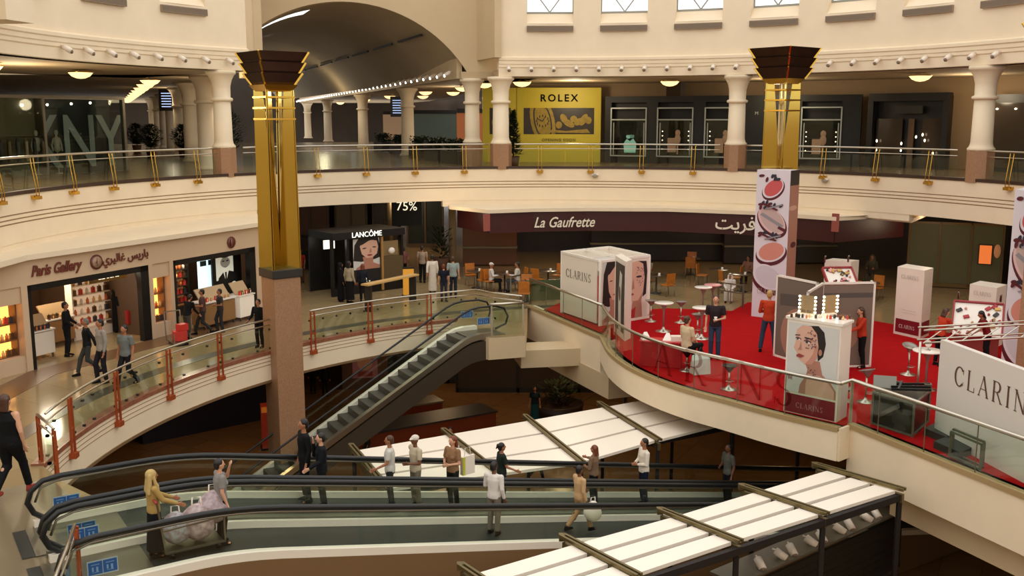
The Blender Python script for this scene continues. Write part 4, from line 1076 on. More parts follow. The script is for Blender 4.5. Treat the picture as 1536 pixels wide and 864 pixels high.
# counters and tester tables
def counter(s, o, w, d, h, label, rz=0, tilt=True, m=WHITE, n=12, gl=''):
    t = sthing('display_counter', label, 'counter', s, o, 0, rz)
    MB().box((0, 0, h*.55), (w, d, h*.9-.1)).build('body', m, t, bevel=.01)
    MB().box((0, 0, h), (w+.06, d+.06, .04)).build('counter_top', WHITE2, t)
    for x in (-w/2+.06, w/2-.06):
        for y in (-d/2+.06, d/2-.06): MB().box((x, y, h*.06), (.05, .05, h*.12+.02)).build('foot', DSTEEL, t)
    if tilt:
        MB().box((0, .05, h+.22), (w*.95, .04, .5), 0, -rad(35)).build('tester_board', mat('tester_board', (180, 150, 110), .4), t)
    R = Matrix.Rotation(fan+rz, 3, 'Z'); c = fp(s, o)
    for i in range(n):
        u = (i % (n//2)+.5)/(n//2)-.5; r = i//(n//2)
        v = R @ Vector((u*w*.85, -d*.25-.08*r if not tilt else -d*.35, 0)); product((c.x+v.x, c.y+v.y, h+.02), fan, gl, gl)
    return t
counter(1.15, 1.15, .95, .55, .85, 'small white counter just inside the left perfume shop entrance', gl='bottle on the small white counter in the left entrance')
counter(2.75, 2.2, 1.0, .55, .85, 'brown tester counter in the middle of the left perfume shop entrance', m=mat('brown_counter', (150, 110, 66), .5), gl='bottle on the brown tester counter')
counter(sB0+1.5, -.25, 1.5, .6, .9, 'long cosmetics table with tilted tester board in front of the right entrance', m=mat('brown_counter', (150, 110, 66), .5), gl='bottle on the cosmetics table at the right entrance')
counter(sB0+2.75, -.35, .75, .6, .9, 'white lit counter in front of the black and white poster', m=mat('lit_counter', (226, 214, 196), .4, emit=.15), gl='bottle on the white lit counter by the poster')
# sign on the fascia
t = sthing('shop_sign', 'dark red shop name in Latin and Arabic letters over the left perfume shop entrance', 'sign', (sA0+sA1)/2, -.03)
SGN = mat('sign_dark_red', (112, 56, 44), .4)
text('Paris Gallery', .42, (-1.25, 0, 2.78), STAND, SGN, t, shear=.35, bold=.012, sx=.78)
b = MB(); b.use(0).lathe([(.22, -.02), (.22, .02)], n=24); o = b.build('emblem', SGN, t); o.rotation_euler = (PI/2, 0, 0); o.location = (.18, 0, 2.78)
b = MB(); b.lathe([(.17, .02), (.17, .026)], n=20); o = b.build('emblem_ring', mat('sign_pale', (170, 140, 116), .4), t); o.rotation_euler = (PI/2, 0, 0); o.location = (.18, 0, 2.78)
b = MB(); b.box((0, 0, .028), (.05, .22, .006)).box((0, .0, .03), (.2, .05, .006)); o = b.build('emblem_mark', SGN, t); o.rotation_euler = (PI/2, 0, .5); o.location = (.18, 0, 2.78)
text('\uFEF1\uFEAE\uFEF4\uFEDF\uFE8E\uFECF \uFEB2\uFEF3\uFEAD\uFE8E\uFE91',   .34, (1.32, 0, 2.8), STAND, SGN, t, bold=.008)
t = sthing('emblem', 'round dark red emblem over the right perfume shop entrance', 'emblem', (sB0+sB1)/2+.75, -.03)
o = MB().lathe([(.2, -.02), (.2, .02)], n=24).build('disc', SGN, t); o.rotation_euler = (PI/2, 0, 0); o.location = (0, 0, 2.72)
o = MB().lathe([(.155, .02), (.155, .026)], n=20).use(1).box((0, 0, .03), (.04, .2, .006)).box((0, 0, .031), (.18, .04, .006)).build('ring', [MATS['sign_pale'], SGN], t); o.rotation_euler = (PI/2, 0, .6); o.location = (0, 0, 2.72)

# ================================================================ LEVEL 1 BACK AREA
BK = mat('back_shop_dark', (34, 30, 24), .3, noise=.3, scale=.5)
for aa0, aa1, m in ((104, 150, BK),):
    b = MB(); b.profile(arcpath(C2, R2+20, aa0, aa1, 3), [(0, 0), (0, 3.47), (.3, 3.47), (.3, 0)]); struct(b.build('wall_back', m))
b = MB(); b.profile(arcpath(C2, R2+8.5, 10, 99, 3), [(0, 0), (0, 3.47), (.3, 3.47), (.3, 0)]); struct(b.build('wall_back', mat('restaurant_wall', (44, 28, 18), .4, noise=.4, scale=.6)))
# deep shop windows seen under the gallery
for px, D, w, c, lb in ((470, 60, 3.5, (70, 44, 28), 'brown'), (530, 60, 3.0, (84, 66, 44), 'tan'), (580, 59, 2.2, (48, 44, 34), 'olive'), (640, 55, 3.2, (20, 26, 20), 'dark green')):
    q = P(px, 330, 0); x = (px-768)/F*(D+1)
    t = thing('shop_window', '%s shop window deep in the passage under the gallery' % lb, 'shop window', (x, D, 0), 0); w = w*.62
    MB().box((0, 0, 1.7), (w, .15, 3.2)).build('glazing', pm('deep'+lb.replace(' ', '_'), c, .08), t)
    b = MB()
    for xx in (-w/2, 0, w/2): b.box((xx, -.1, 1.7), (.1, .1, 3.3))
    b.box((0, -.1, .1), (w, .12, .2)); b.build('frame', mat('frame_brown', (92, 76, 54), .5), t)
for px, py, D, h_, w_ in ((588, 358, 52, 3.2, .28), (680, 380, 46.5, 3.2, .35)):
    x = (px-768)/F*(D+1); MBt = MB().lathe([(w_*.5, 0), (w_*.5, 3.46)], n=16)
    tag(MBt.build('round_post', mat('post_cream', (130, 112, 82), .5)), 'plain round post under the gallery, %s' % ('beside the percentage sign' if px < 600 else 'left of the restaurant'), 'post').location = (x, D, 0)
t = thing('sale_sign', 'glowing white percentage sign in the passage under the gallery', 'sign', (P(613, 325, 2.6).x*0+(613-768)/F*50, 49, 0))
MB().box((0, .05, 2.55), (1.5, .06, 1.5)).build('panel', BLACK, t); text('75%', .62, (0, 0, 2.75), STAND, mat('sale_text', (230, 220, 190), .5, emit=.8), t)
b = MB(); 
for x in (-.7, .7): b.tube([(x, .05, 3.2), (x, .05, 3.47)], .015, 5)
b.build('hanger', DSTEEL, t)

def corners_box(L, N, R, ptop=None, z0=.02, h=None):
    """four plan corners of a box from three base corners; height from the top pixel above N"""
    L, N, R = [Vector(P(*p, z0)[:2]) for p in (L, N, R)]
    if ptop: h = Q(ptop[0], ptop[1], N.y).z-z0
    return L, N, R, L+R-N, h
def vpanel(parent, A, B, z0, z1, th, m, name='panel', frame=None, fw=.05):
    """upright panel from plan point A to B; returns its local frame (mid, angle, width)"""
    A, B = Vector(A), Vector(B); mid = (A+B)/2; an = math.atan2(B.y-A.y, B.x-A.x); w = (B-A).length
    o = MB().box((0, 0, (z1-z0)/2), (w, th, z1-z0)).build(name, m, parent)
    w0 = wloc(parent); o.location = (mid.x-w0.x, mid.y-w0.y, z0-w0.z); o.rotation_euler.z = an
    if frame:
        b = MB(); H = z1-z0
        for x in (-w/2, w/2): b.box((x, 0, H/2), (fw, th+.03, H+fw))
        for z in (0, H): b.box((0, 0, z), (w+fw, th+.03, fw))
        b.build('frame', frame, o)
    return o
def face_art(variant=0, bg=(206, 204, 198)):
    S, S2, HR, LP, EY, MK = pm('skin', (214, 168, 146)), pm('skin_shade', (176, 122, 102)), pm('hair', (34, 26, 24)), pm('lip', (150, 62, 60)), pm('eye', (44, 38, 40)), pm('mark', (92, 66, 92))
    BG = pm('bg%d' % variant, bg)
    if variant == 0:     # head turned up to the left, hair drawn back
        sh = [(BG, 'r', 0, 0, 1, 1),
              (S2, 'p', [(.34, .50), (.42, .36), (.40, .28), (.28, .12), (.26, 0), (1, 0), (1, .12), (.9, .22), (.72, .32), (.66, .5)]),
              (S, 'p', [(.44, .30), (.40, .16), (.40, 0), (.97, 0), (.96, .12), (.82, .24), (.66, .30)]),
              (HR, 'p', [(.4, .98), (.6, 1), (.72, .92), (.76, .76), (.72, .58), (.62, .5), (.58, .8), (.45, .94)]),
              (S, 'p', [(.17, .90), (.28, .98), (.46, .98), (.58, .88), (.62, .70), (.60, .54), (.5, .44), (.36, .43), (.25, .48), (.19, .58), (.13, .64), (.16, .74)]),
              (S2, 'e', .66, .63, .035, .06, 0),
              (pm('cheek', (196, 138, 118)), 'p', [(.62, .70), (.60, .54), (.5, .44), (.36, .43), (.44, .5), (.52, .6), (.56, .74)]),
              (pm('lid', (120, 84, 84)), 'e', .215, .782, .06, .026, -10), (pm('lid', (120, 84, 84)), 'e', .40, .757, .075, .032, -8), (pm('sclera', (232, 226, 222)), 'e', .215, .772, .045, .014, -10), (pm('sclera', (232, 226, 222)), 'e', .40, .745, .058, .017, -8),
              (EY, 'e', .205, .774, .017, .015, 0), (EY, 'e', .392, .747, .02, .018, 0), (EY, 'p', [(.165, .775), (.21, .797), (.262, .782), (.212, .788)]), (EY, 'p', [(.335, .752), (.395, .773), (.462, .748), (.4, .764)]),
              (EY, 'p', [(.15, .82), (.25, .83), (.25, .842), (.15, .835)]), (EY, 'p', [(.34, .80), (.5, .795), (.5, .81), (.34, .82)]),
              (S2, 'p', [(.21, .62), (.29, .63), (.27, .75), (.25, .66)]),
              (LP, 'p', [(.19, .545), (.25, .572), (.36, .55), (.28, .515), (.2, .52)])]
        rnd = random.Random(2)
        for i in range(26):
            sh.append((MK if i % 3 else LP, 'e', .38+rnd.random()*.2, .66+rnd.random()*.26, .012+.01*rnd.random(), .010, rnd.random()*90))
        for i in range(10): sh.append((MK, 'e', .45+rnd.random()*.16, .30+rnd.random()*.1, .014, .01, rnd.random()*90))
    elif variant == 1:   # frontal, dark bob
        sh = [(BG, 'r', 0, 0, 1, 1), (HR, 'p', [(0, .3), (.05, .8), (.2, 1), (.95, 1), (1, .8), (1, .35), (.8, .3), (.3, .25)]),
              (S2, 'p', [(.35, .4), (.4, .2), (.1, .05), (.1, 0), (1, 0), (1, .1), (.75, .2), (.75, .4)]),
              (S, 'p', [(.25, .75), (.35, .92), (.6, .96), (.9, .9), (.95, .7), (.9, .48), (.72, .36), (.5, .36), (.32, .5)]),
              (HR, 'p', [(.1, .75), (.4, .97), (.95, .97), (.6, .92), (.35, .8)]),
              (EY, 'e', .42, .68, .08, .02, 6), (EY, 'e', .8, .7, .07, .02, -6), (LP, 'e', .62, .45, .1, .03, 0), (S2, 'p', [(.6, .52), (.7, .54), (.66, .68), (.62, .6)])]
    else:                # big close-up with marks round the eye
        sh = [(BG, 'r', 0, 0, 1, 1), (HR, 'p', [(.5, 1), (.95, .98), (1, .8), (.96, .4), (.8, .35), (.85, .7)]),
              (S, 'p', [(.05, .8), (.2, .97), (.55, 1), (.8, .94), (.88, .7), (.82, .42), (.6, .28), (.3, .3), (.1, .42), (0, .6)]),
              (S2, 'p', [(.35, .3), (.3, .12), (.05, 0), (.8, 0), (.75, .3), (.82, .45), (.6, .3)]), (pm('red_print', (170, 40, 40)), 'p', [(.3, .14), (.1, 0), (.45, 0), (.5, .2)]),
              (EY, 'e', .18, .72, .1, .03, 0), (EY, 'e', .62, .72, .13, .035, 0), (LP, 'e', .28, .42, .12, .04, 0), (S2, 'p', [(.3, .5), (.42, .52), (.38, .7), (.32, .58)])]
        rnd = random.Random(5)
        for i in range(22): sh.append((MK, 'e', .5+rnd.random()*.32, .56+rnd.random()*.34, .025, .013, rnd.random()*120))
    return sh
# ---------- big cube
L, N, R, B_, h = corners_box((842, 469), (899, 489), (972, 477), (899, 392))
t = thing('display_cube', 'large white open-topped display cube with brand name and model portraits', 'display cube', (N.x, N.y, .02))
o = vpanel(t, L, N-(N-L)*.06, .08, h+.02, .06, WHITE, 'side_panel'); w = (N-L).length*.94
serif('CLARINS', .30, o, mat('ink_grey', (92, 84, 78), .5), 0, -.034, h*.60, sx=.82*w/2.0)
art('print_strip', (N-L).length*.05, h*.7, [(pm('red_print', (170, 40, 40)), 'r', 0, 0, 1, 1)], o, y=0, z0=.1, x0=w/2+.03)
wA = (R-N).length; D_ = (R-N).normalized()
o = vpanel(t, N, R, .02, h+.02, .05, WHITE, 'front_panel')
art('portrait', wA*.40, h*.93, face_art(1), o, y=-.03, z0=.1, x0=-wA*.26)
art('portrait', wA*.46, h*.90, face_art(2, (222, 208, 196)), o, y=-.03, z0=.1, x0=wA*.22)
vpanel(t, R, B_, .02, h+.02, .05, WHITE, 'side_panel'); vpanel(t, B_, L, .02, h+.02, .05, WHITE, 'back_panel')
b = MB(); w0 = wloc(t)
for A, C in ((L, N), (N, R), (R, B_), (B_, L), ((N+R)/2, (B_+L)/2)): b.bar((A.x-w0.x, A.y-w0.y, h), (C.x-w0.x, C.y-w0.y, h), .09, .08)
for A in (L, N, R, B_): b.bar((A.x-w0.x, A.y-w0.y, 0), (A.x-w0.x, A.y-w0.y, h), .08, .08, (0, 1, 0))
b.build('frame', WHITE2, t)
q = [L, N, R, B_]; MB().prism([(p.x-w0.x, p.y-w0.y) for p in q], h-.35, h-.33).build('fabric_roof', mat('pale_fabric', (196, 190, 182), .8), t)
# ---------- slim standing light box right of the cube
L, N, R, B_, h = corners_box((921, 497), (937, 512), (946, 507), (937, 417), h=2.3)
t = thing('standing_panel', 'slim tall white standing panel with a brown print, right of the cube', 'display panel', (N.x, N.y, .02)); w0 = wloc(t)
h = 2.55
MB().prism([(p.x-w0.x, p.y-w0.y) for p in (L, N, R, B_)], 0, h).build('casing', WHITE, t)
an = math.atan2((N-L).y, (N-L).x); w = (N-L).length
o = art('print', w*.8, h*.86, [(pm('brown_dark', (58, 46, 36)), 'r', 0, 0, 1, 1), (pm('bw_white2', (206, 200, 190)), 'p', [(.4, 0), (.7, 0), (.65, .5), (.75, .85), (.5, .9), (.35, .5)]), (pm('brown_mid', (92, 70, 54)), 'e', .5, .55, .1, .2, 0)], t); m_ = (L+N)/2
nn = Vector((math.sin(an), -math.cos(an)))*.01; o.location = (m_.x-w0.x+nn.x, m_.y-w0.y+nn.y, .2); o.rotation_euler.z = an
# ---------- white towers
def tower(L, N, R, top, label, red=True, txt='CLARINS'):
    L, N, R, B_, h = corners_box(L, N, R, top)
    t = thing('display_tower', label, 'display tower', (N.x, N.y, .02)); w0 = wloc(t)
    MB().prism([(p.x-w0.x, p.y-w0.y) for p in (L, N, R, B_)], 0, h).build('casing', WHITE, t)
    for A, C in ((L, N), (N, R)):
        an = math.atan2((C-A).y, (C-A).x); w = (C-A).length; m_ = (A+C)/2; nn = Vector((math.sin(an), -math.cos(an)))*.008
        g = []
        if red: g = [(pm('dark_red', (124, 14, 30)), 'r', .06, .04, .94, .24)]
        else: g = [(pm('faint', (206, 196, 186)), 'r', .1, .1, .9, .11)]
        g.append((pm('faint', (206, 196, 186)), 'r', .25, .34, .8, .345)); g.append((pm('faint', (206, 196, 186)), 'r', .25, .38, .8, .385))
        o = art('print', w, h, g, t); o.location = (m_.x-w0.x+nn.x, m_.y-w0.y+nn.y, 0); o.rotation_euler.z = an
        if C is N:
            serif(txt, .13, o, mat('ink_pale', (170, 160, 150), .5), 0, -.012, h*.84, sx=w*.62/.72)
            if red: serif(txt, .12, o, WHITE, 0, -.012, h*.11, sx=w*.62/.72)
    return t
tower((1340, 500), (1380, 509), (1393, 503), (1384, 406), 'tall white tower with dark red base band, right of the mirror panels')
tower((1233, 470), (1272, 474), (1284, 470), (1273, 393), 'white tower behind the mirror panels, beside the makeup banner', red=False)
tower((1448, 516), (1488, 524), (1503, 517), (1491, 432), 'white tower behind the tilted tester table at the right', red=False)
# ---------- makeup banners wrapped round the pillars
def makeup(w, h):
    rose, pk, dk, sv, pl = pm('rose', (196, 84, 84)), pm('peach', (206, 136, 118)), pm('plum', (84, 18, 30)), pm('silver', (140, 136, 140)), pm('lilac_white', (216, 208, 214))
    q = w/h; sh = [(pl, 'r', 0, 0, 1, 1)]
    def pan(cx, cy, rx, ry, rot, c, k=1, inner=None):
        sh.extend([(dk, 'E', cx+.01, cy-.035*k*q, rx*1.05, ry*1.06, rot), (inner or pl, 'E', cx, cy, rx*.97, ry*.95, rot), (c, 'E', cx+.01, cy+.01*q, rx*.84, ry*.80, rot)])
    pan(.5, .88, .36, .25, 38, rose, 1.2)
    pan(.5, .665, .50, .33, -42, pm('grey_pink', (190, 164, 158)), 1.6, pm('rosy_light', (214, 180, 176)))
    sh.append((sv, 'p', [(.14, .70), (.22, .715), (.86, .635), (.78, .62)])); sh.append((dk, 'p', [(.72, .63), (.95, .61), (.9, .59), (.68, .615)]))
    pan(.52, .455, .46, .31, 18, pk, 2.0)
    pan(.46, .28, .50, .36, -28, pm('grey_circle', (200, 194, 200)), 3.0)
    rnd = random.Random(9)
    for cy in (.955, .935, .775, .765, .75, .57, .56, .545):
        for k in range(3): sh.append((dk if k % 2 else pm('navy', (40, 36, 52)), 'E', .15+rnd.random()*.7, cy+rnd.random()*.012, .06+.03*rnd.random(), .04, rnd.random()*80))
    for cy in (.76, .555): sh.append((dk, 'p', [(.2, cy+.012), (.28, cy+.02), (.7, cy-.02), (.64, cy-.028)])); sh.append((sv, 'p', [(.3, cy-.015), (.8, cy+.018), (.82, cy+.01), (.34, cy-.023)]))
    return sh
def banner(L, N, R, top, label, h=None):
    L, N, R, B_, hh = corners_box(L, N, R, top); h = h or hh
    t = thing('banner_wrap', label, 'banner', (N.x, N.y, .02)); w0 = wloc(t)
    MB().prism([(p.x-w0.x, p.y-w0.y) for p in (L, N, R, B_)], 0, h).build('casing', mat('banner_white', (214, 206, 210), .5), t)
    for A, C, k in ((L, N, 0), (N, R, 1)):
        an = math.atan2((C-A).y, (C-A).x); w = (C-A).length; m_ = (A+C)/2; nn = Vector((math.sin(an), -math.cos(an)))*.008
        if k == 0: o = art('print', w, h, makeup(w, h), t); 
        else: o = art('print', w, h, [(pm('skin_shade', (176, 122, 102)), 'r', 0, 0, 1, 1), (pm('hair', (34, 26, 24)), 'r', 0, .9, 1, 1), (pm('skin', (214, 168, 146)), 'e', .4, .75, .45, .1, 0), (pm('plum', (88, 26, 36)), 'e', .6, .5, .3, .12, 0), (pm('brown_mid', (92, 70, 54)), 'r', 0, 0, 1, .25)], t)
        o.location = (m_.x-w0.x+nn.x, m_.y-w0.y+nn.y, 0); o.rotation_euler.z = an
        if k == 0: serif('CLARINS', .2, o, mat('ink_pale', (170, 160, 150), .5), .0, -.075, h*.165, sx=.7)
    return t
banner((1127, 474), (1176, 480), (1189, 474), (1184, 256), 'tall makeup banner wrapped round the middle gold pillar on the red stand')
banner((1497, 600), (1556, 622), (1572, 606), (1560, 290), 'tall makeup banner cut off by the right picture edge')

# ---------- portrait counter in front
L, N, R, B_, h = corners_box((1175, 616), (1254, 634), (1264, 628), (1262, 490))
t = thing('portrait_counter', 'white counter with the portrait of a woman, standing at the glass edge of the stand', 'counter', (N.x, N.y, .02)); w0 = wloc(t)
lv = [L, N, N+(R-N)*1.6, L+(R-N)*1.6]
MB().prism([(p.x-w0.x, p.y-w0.y) for p in lv], 0, h).build('body', WHITE, t)
c = sum(lv, Vector((0, 0)))/4
MB().prism([((p.x-c.x)*1.06+c.x-w0.x, (p.y-c.y)*1.06+c.y-w0.y) for p in lv], h, h+.06).build('counter_top', WHITE2, t)
an = math.atan2((N-L).y, (N-L).x); w = (N-L).length; m_ = (L+N)/2; nn = Vector((math.sin(an), -math.cos(an)))*.01
o = art('portrait', w*.94, h*.74, face_art(0), t); o.location = (m_.x-w0.x+nn.x, m_.y-w0.y+nn.y, h*.23); o.rotation_euler.z = an
o = art('red_band', w*.94, h*.2, [(pm('dark_red', (124, 14, 30)), 'r', 0, 0, 1, 1)], t); o.location = (m_.x-w0.x+nn.x, m_.y-w0.y+nn.y, .02); o.rotation_euler.z = an
serif('CLARINS', .13, o, mat('ink_rose', (200, 140, 140), .5), 0, -.01, .14, sx=.95)
CT = Vector((c.x, c.y, h+.08))
# round bulb mirrors and small things on the counter
def bulbmirror(loc, label, rz):
    t = thing('makeup_mirror', label, 'mirror', loc, rz)
    MB().box((0, 0, .03), (.3, .18, .05)).build('base', WHITE2, t); MB().box((0, 0, .27), (.32, .04, .44)).build('mirror_glass', mat('mirror_warm', (210, 190, 160), .1, .8), t)
    for k in range(5):
        for x in (-.19, .19):
            MB().ell((x, -.03, .1+.09*k), (.03, .03, .03), 8).build('bulb', mat('mirror_bulb', (255, 236, 190), .4, emit=5), t)
bulbmirror((CT.x-.22, CT.y+.25, CT.z), 'left makeup mirror with glowing bulbs on the portrait counter', -.6); bulbmirror((CT.x+.32, CT.y+.3, CT.z), 'right makeup mirror with glowing bulbs on the portrait counter', .3)
for i in range(16):
    u = i/15-.5; product((CT.x+u*1.3+random.uniform(-.04, .04), CT.y-.05+u*-.35+random.uniform(-.1, .1), CT.z), .3*i, 'small makeup item on top of the portrait counter', 'makeup items on the portrait counter', s=.6)
# ---------- mirror / tinted glass panels
def mpanel(A, B, z0, z1, label, m=FROST):
    t = thing('divider_panel', label, 'divider', ((A[0]+B[0])/2, (A[1]+B[1])/2, z0))
    o = vpanel(t, A, B, z0, z1, .03, m, 'panel', WHITE2, .06); return t, o
zt_ = 2.45
A, B = P(1167, 413, zt_)[:2], P(1226, 425, zt_)[:2]; t, o = mpanel(A, B, .05, zt_, 'tinted divider panel in a white frame, left of the two'); t1 = t
w = (Vector(B)-Vector(A)).length; art('tinted_print', w, 2.3, [(pm('smoke', (112, 100, 88)), 'r', 0, 0, 1, 1), (pm('smoke_pink', (164, 124, 104)), 'e', .6, .3, .45, .5, 0), (pm('smoke_dark', (84, 78, 72)), 'p', [(.1, .8), (.9, .85), (.95, .7), (.1, .65)])], o, y=-.02, z0=.05)
A, B = P(1234, 425, zt_)[:2], P(1312, 424, zt_)[:2]; t, o = mpanel(A, B, .05, zt_, 'tinted divider panel in a white frame, right behind the dark-haired woman')
w = (Vector(B)-Vector(A)).length; art('tinted_print', w, 2.3, [(pm('smoke2', (122, 106, 92)), 'r', 0, 0, 1, 1), (pm('smoke_pink', (164, 124, 104)), 'e', .4, .4, .35, .36, 0), (pm('smoke_dark', (84, 78, 72)), 'r', .0, .84, 1, .9)], o, y=-.02, z0=.05)
A, B = P(1212, 439, zt_)[:2], P(1235, 425, zt_)[:2]; t, o = mpanel(A, B, .05, zt_, 'narrow tinted divider panel set crosswise between the two wide ones')
art('tinted_print', (Vector(B)-Vector(A)).length, 2.3, [(pm('smoke2', (122, 106, 92)), 'r', 0, 0, 1, 1), (pm('skin_shade', (176, 122, 102)), 'e', .5, .3, .4, .3, 0)], o, y=-.02, z0=.05)
# ---------- tilted tester tables
def tester(base, ztop, w, d, label, rz, seed):
    rnd = random.Random(seed); t = thing('tester_table', label, 'display table', (base.x, base.y, .02), rz)
    h = ztop
    MB().box((0, 0, h*.4), (w*.9, d*.6, h*.8)).build('body', mat('tester_body', (150, 60, 54), .5), t)
    o = MB().box((0, 0, 0), (w, d, .05)).build('tilted_top', WHITE2, t); o.location = (0, 0, h+.1); o.rotation_euler = (rad(40), 0, 0)
    b = MB()
    for x in (-w/2, w/2): b.box((x, 0, .03), (.05, d, .1))
    b.box((0, d/2, .03), (w, .05, .12)); b.build('rim', mat('rim_red', (150, 30, 34), .4), o)
    for x in (-w/2+.1, w/2-.1): MB().tube([(x, d*.42, h+.6), (x, d*.42, h+.75), (x, d*.35, h+.82)], .03, 6).build('lamp', DSTEEL, t)
    cols = [mat('pot_red', (170, 30, 40), .3), mat('pot_black', (40, 30, 30), .3), mat('pot_pink', (220, 150, 150), .3), mat('pot_gold', (190, 150, 90), .3, .6)]
    for i in range(30):
        u, v = rnd.uniform(-.44, .44)*w, rnd.uniform(-.44, .44)*d
        b = MB()
        if i % 3: b.lathe([(.035, 0), (.035, .05), (.03, .055)], n=10)
        else: b.box((0, 0, .025), (.16, .1, .05), rnd.random())
        b.build('sample', cols[i % 4], o).location = (u, v, .03)
    return t
tester(Vector(P(1462, 535, 0)), 1.0, 1.35, 1.25, 'red tester table with tilted white board of makeup samples, between the two right-hand staff', -.45, 3)
tester(Vector(P(1256, 500, 0)), 1.7, 1.0, .9, 'tester table with tilted sample board behind the tinted divider panels', .1, 4)
# ---------- stools and high tables
def stool(label, loc, tilt=0, rz=0, seat=None, h=.72, group=None):
    t = thing('bar_stool', label, 'stool', loc, rz, group)
    MB().lathe([(.21, 0), (.21, .012), (.12, .03), (.05, .07), (.025, .12)], n=24).build('base', STEEL, t)
    MB().tube([(0, 0, .1), (0, 0, h-.14)], .024, 10).build('stem', STEEL, t)
    MB().tube([(.0, -.02, .26), (.12, -.12, .25), (.0, -.2, .25), (-.12, -.12, .25), (0, -.02, .26)], .009, 6).build('footrest', STEEL, t)
    o = MB().lathe([(.03, -.16), (.06, -.12), (.12, -.04), (.2, .02), (.21, .03), (.17, .015), (.02, 0)], n=24).build('seat', seat or mat('grey_seat', (150, 144, 136), .25, .3), t); o.location = (0, 0, h); o.rotation_euler = (tilt, 0, 0)
    return t
def htable(label, loc, h=1.0, r=.32, top=None):
    t = thing('high_table', label, 'table', loc)
    MB().lathe([(.26, 0), (.26, .012), (.12, .04), (.05, .1), (.03, .16)], n=24).build('base', STEEL, t)
    MB().lathe([(.03, .1), (.03, h-.3), (.05, h-.2), (.12, h-.05), (.1, h-.02)], n=16).build('stem', mat('grey_seat', (150, 144, 136), .25, .3), t)
    MB().lathe([(r*.6, h-.04), (r, h), (r, h+.025), (r*.98, h+.03)], n=32).build('tabletop', top or WHITE2, t); return t
stool('grey tulip stool nearest the white cube', P(976, 482, .02)); stool('grey tulip stool right of the small round white table', P(1021, 484, .02))
stool('grey tulip stool left of the man in dark checked shirt', P(1046, 505, .02))
htable('small round white table between the two grey stools by the cube', P(995, 497, .02), .95)
htable('round white high table with red stem, back edge of the carpet, left one', P(1054, 470, .02), .95); htable('round white high table at the back edge of the carpet, right one', P(1068, 466, .02), .95, top=mat('pot_pink', (220, 150, 150), .3))
htable('round white table left of the checked-shirt man', P(1052, 508, .02), 1.0)
stool('black round-backed stool under the seated woman', P(1030, 556, .02), seat=BLACK, h=.55); stool('empty black stool right of the seated woman', P(1093, 584, .02), seat=BLACK, h=.62)
stool('grey tulip stool right of the portrait counter', P(1298, 603, .02), -.25, .6, h=.8); stool('grey tulip stool between red-based tower and round mirror table', P(1362, 562, .02), .3, .2, h=.8)
stool('grey tulip stool base half hidden behind the portrait counter', P(1266, 601, .02), h=.3)
tb = P(1388, 584, .02); htable('round white high table carrying a small round mirror, left of the big sign wall', tb, 1.02, .38)
t = thing('round_mirror', 'small round white tabletop mirror on the high table', 'mirror', (tb.x, tb.y, 1.07)); MB().ell((0, 0, .17), (.09, .02, .09), 20).build('disc', LAMPW if False else WHITE2, t); MB().tube([(0, 0, 0), (0, 0, .1)], .012, 6).lathe([(.06, 0), (.06, .01)], n=16).build('foot', STEEL, t)
# red desk with white boxes left of seated woman
rd = P(992, 548, .02)
t = thing('reception_desk', 'low red desk behind the glass, left of the seated woman', 'desk', rd, -.25)
MB().box((0, 0, .36), (1.15, .5, .7)).build('body', mat('desk_red', (170, 12, 24), .5), t); MB().box((0, 0, .73), (1.25, .58, .04)).build('desktop', mat('desk_red2', (188, 30, 36), .3), t)
def wedge(loc, rz, label):
    o = MB().add([(-.13, -.09, 0), (.13, -.09, 0), (.13, .09, 0), (-.13, .09, 0), (-.04, .05, .2), (.05, .05, .2), (.03, .09, .16), (-.03, .09, .16)], [(3, 2, 1, 0), (0, 1, 5, 4), (1, 2, 6, 5), (2, 3, 7, 6), (3, 0, 4, 7), (4, 5, 6, 7)]).build('gift_bag', WHITE2); o.location = loc; o.rotation_euler.z = rz; return tag(o, label, 'bag')
wedge((rd.x-.45, rd.y+.1, .77), .2, 'small white folded bag at the left end of the red desk'); wedge((rd.x+.15, rd.y-.04, .77), -.3, 'small white folded bag in the middle of the red desk')
o = MB().box((0, 0, .07), (.38, .24, .14)).build('paper_box', WHITE); o.location = (rd.x+.42, rd.y-.12, .77); tag(o, 'white cardboard box at the right end of the red desk', 'box')
bg = P(1050, 560, .02)
t = thing('shopping_bag', 'pale crumpled bag standing beside the seated woman', 'bag', bg, .3)
MB().add([(-.25, -.15, 0), (.25, -.15, 0), (.25, .15, 0), (-.25, .15, 0), (-.3, -.1, .4), (.22, -.14, .45), (.3, .12, .42), (-.2, .12, .5), (0, 0, .62)], [(3, 2, 1, 0), (0, 1, 5, 4), (1, 2, 6, 5), (2, 3, 7, 6), (3, 0, 4, 7), (4, 5, 8), (5, 6, 8), (6, 7, 8), (7, 4, 8)]).build('bag_body', mat('pale_bag', (200, 206, 196), .6), t)
MB().tube([(-.1, 0, .55), (0, 0, .75), (.12, 0, .56)], .012, 6).build('bag_handle', DKGREY, t); t.location.z = .02
# carpet lettering seen through the glass
o = serif('CLARINS', 1.25, None, mat('carpet_dark_red', (150, 6, 18), .9, spec=.1), 0, 0, 0, sx=1.15); o.rotation_euler = (-PI/2, 0, rad(-47)); pmid = P(1062, 583, .03); o.location = pmid
o.rotation_euler = (-PI/2+PI, 0, 0)
tag(o, 'large darker red serif letters lying on the carpet along the curved glass', 'lettering')
bpy.data.objects.remove(o)
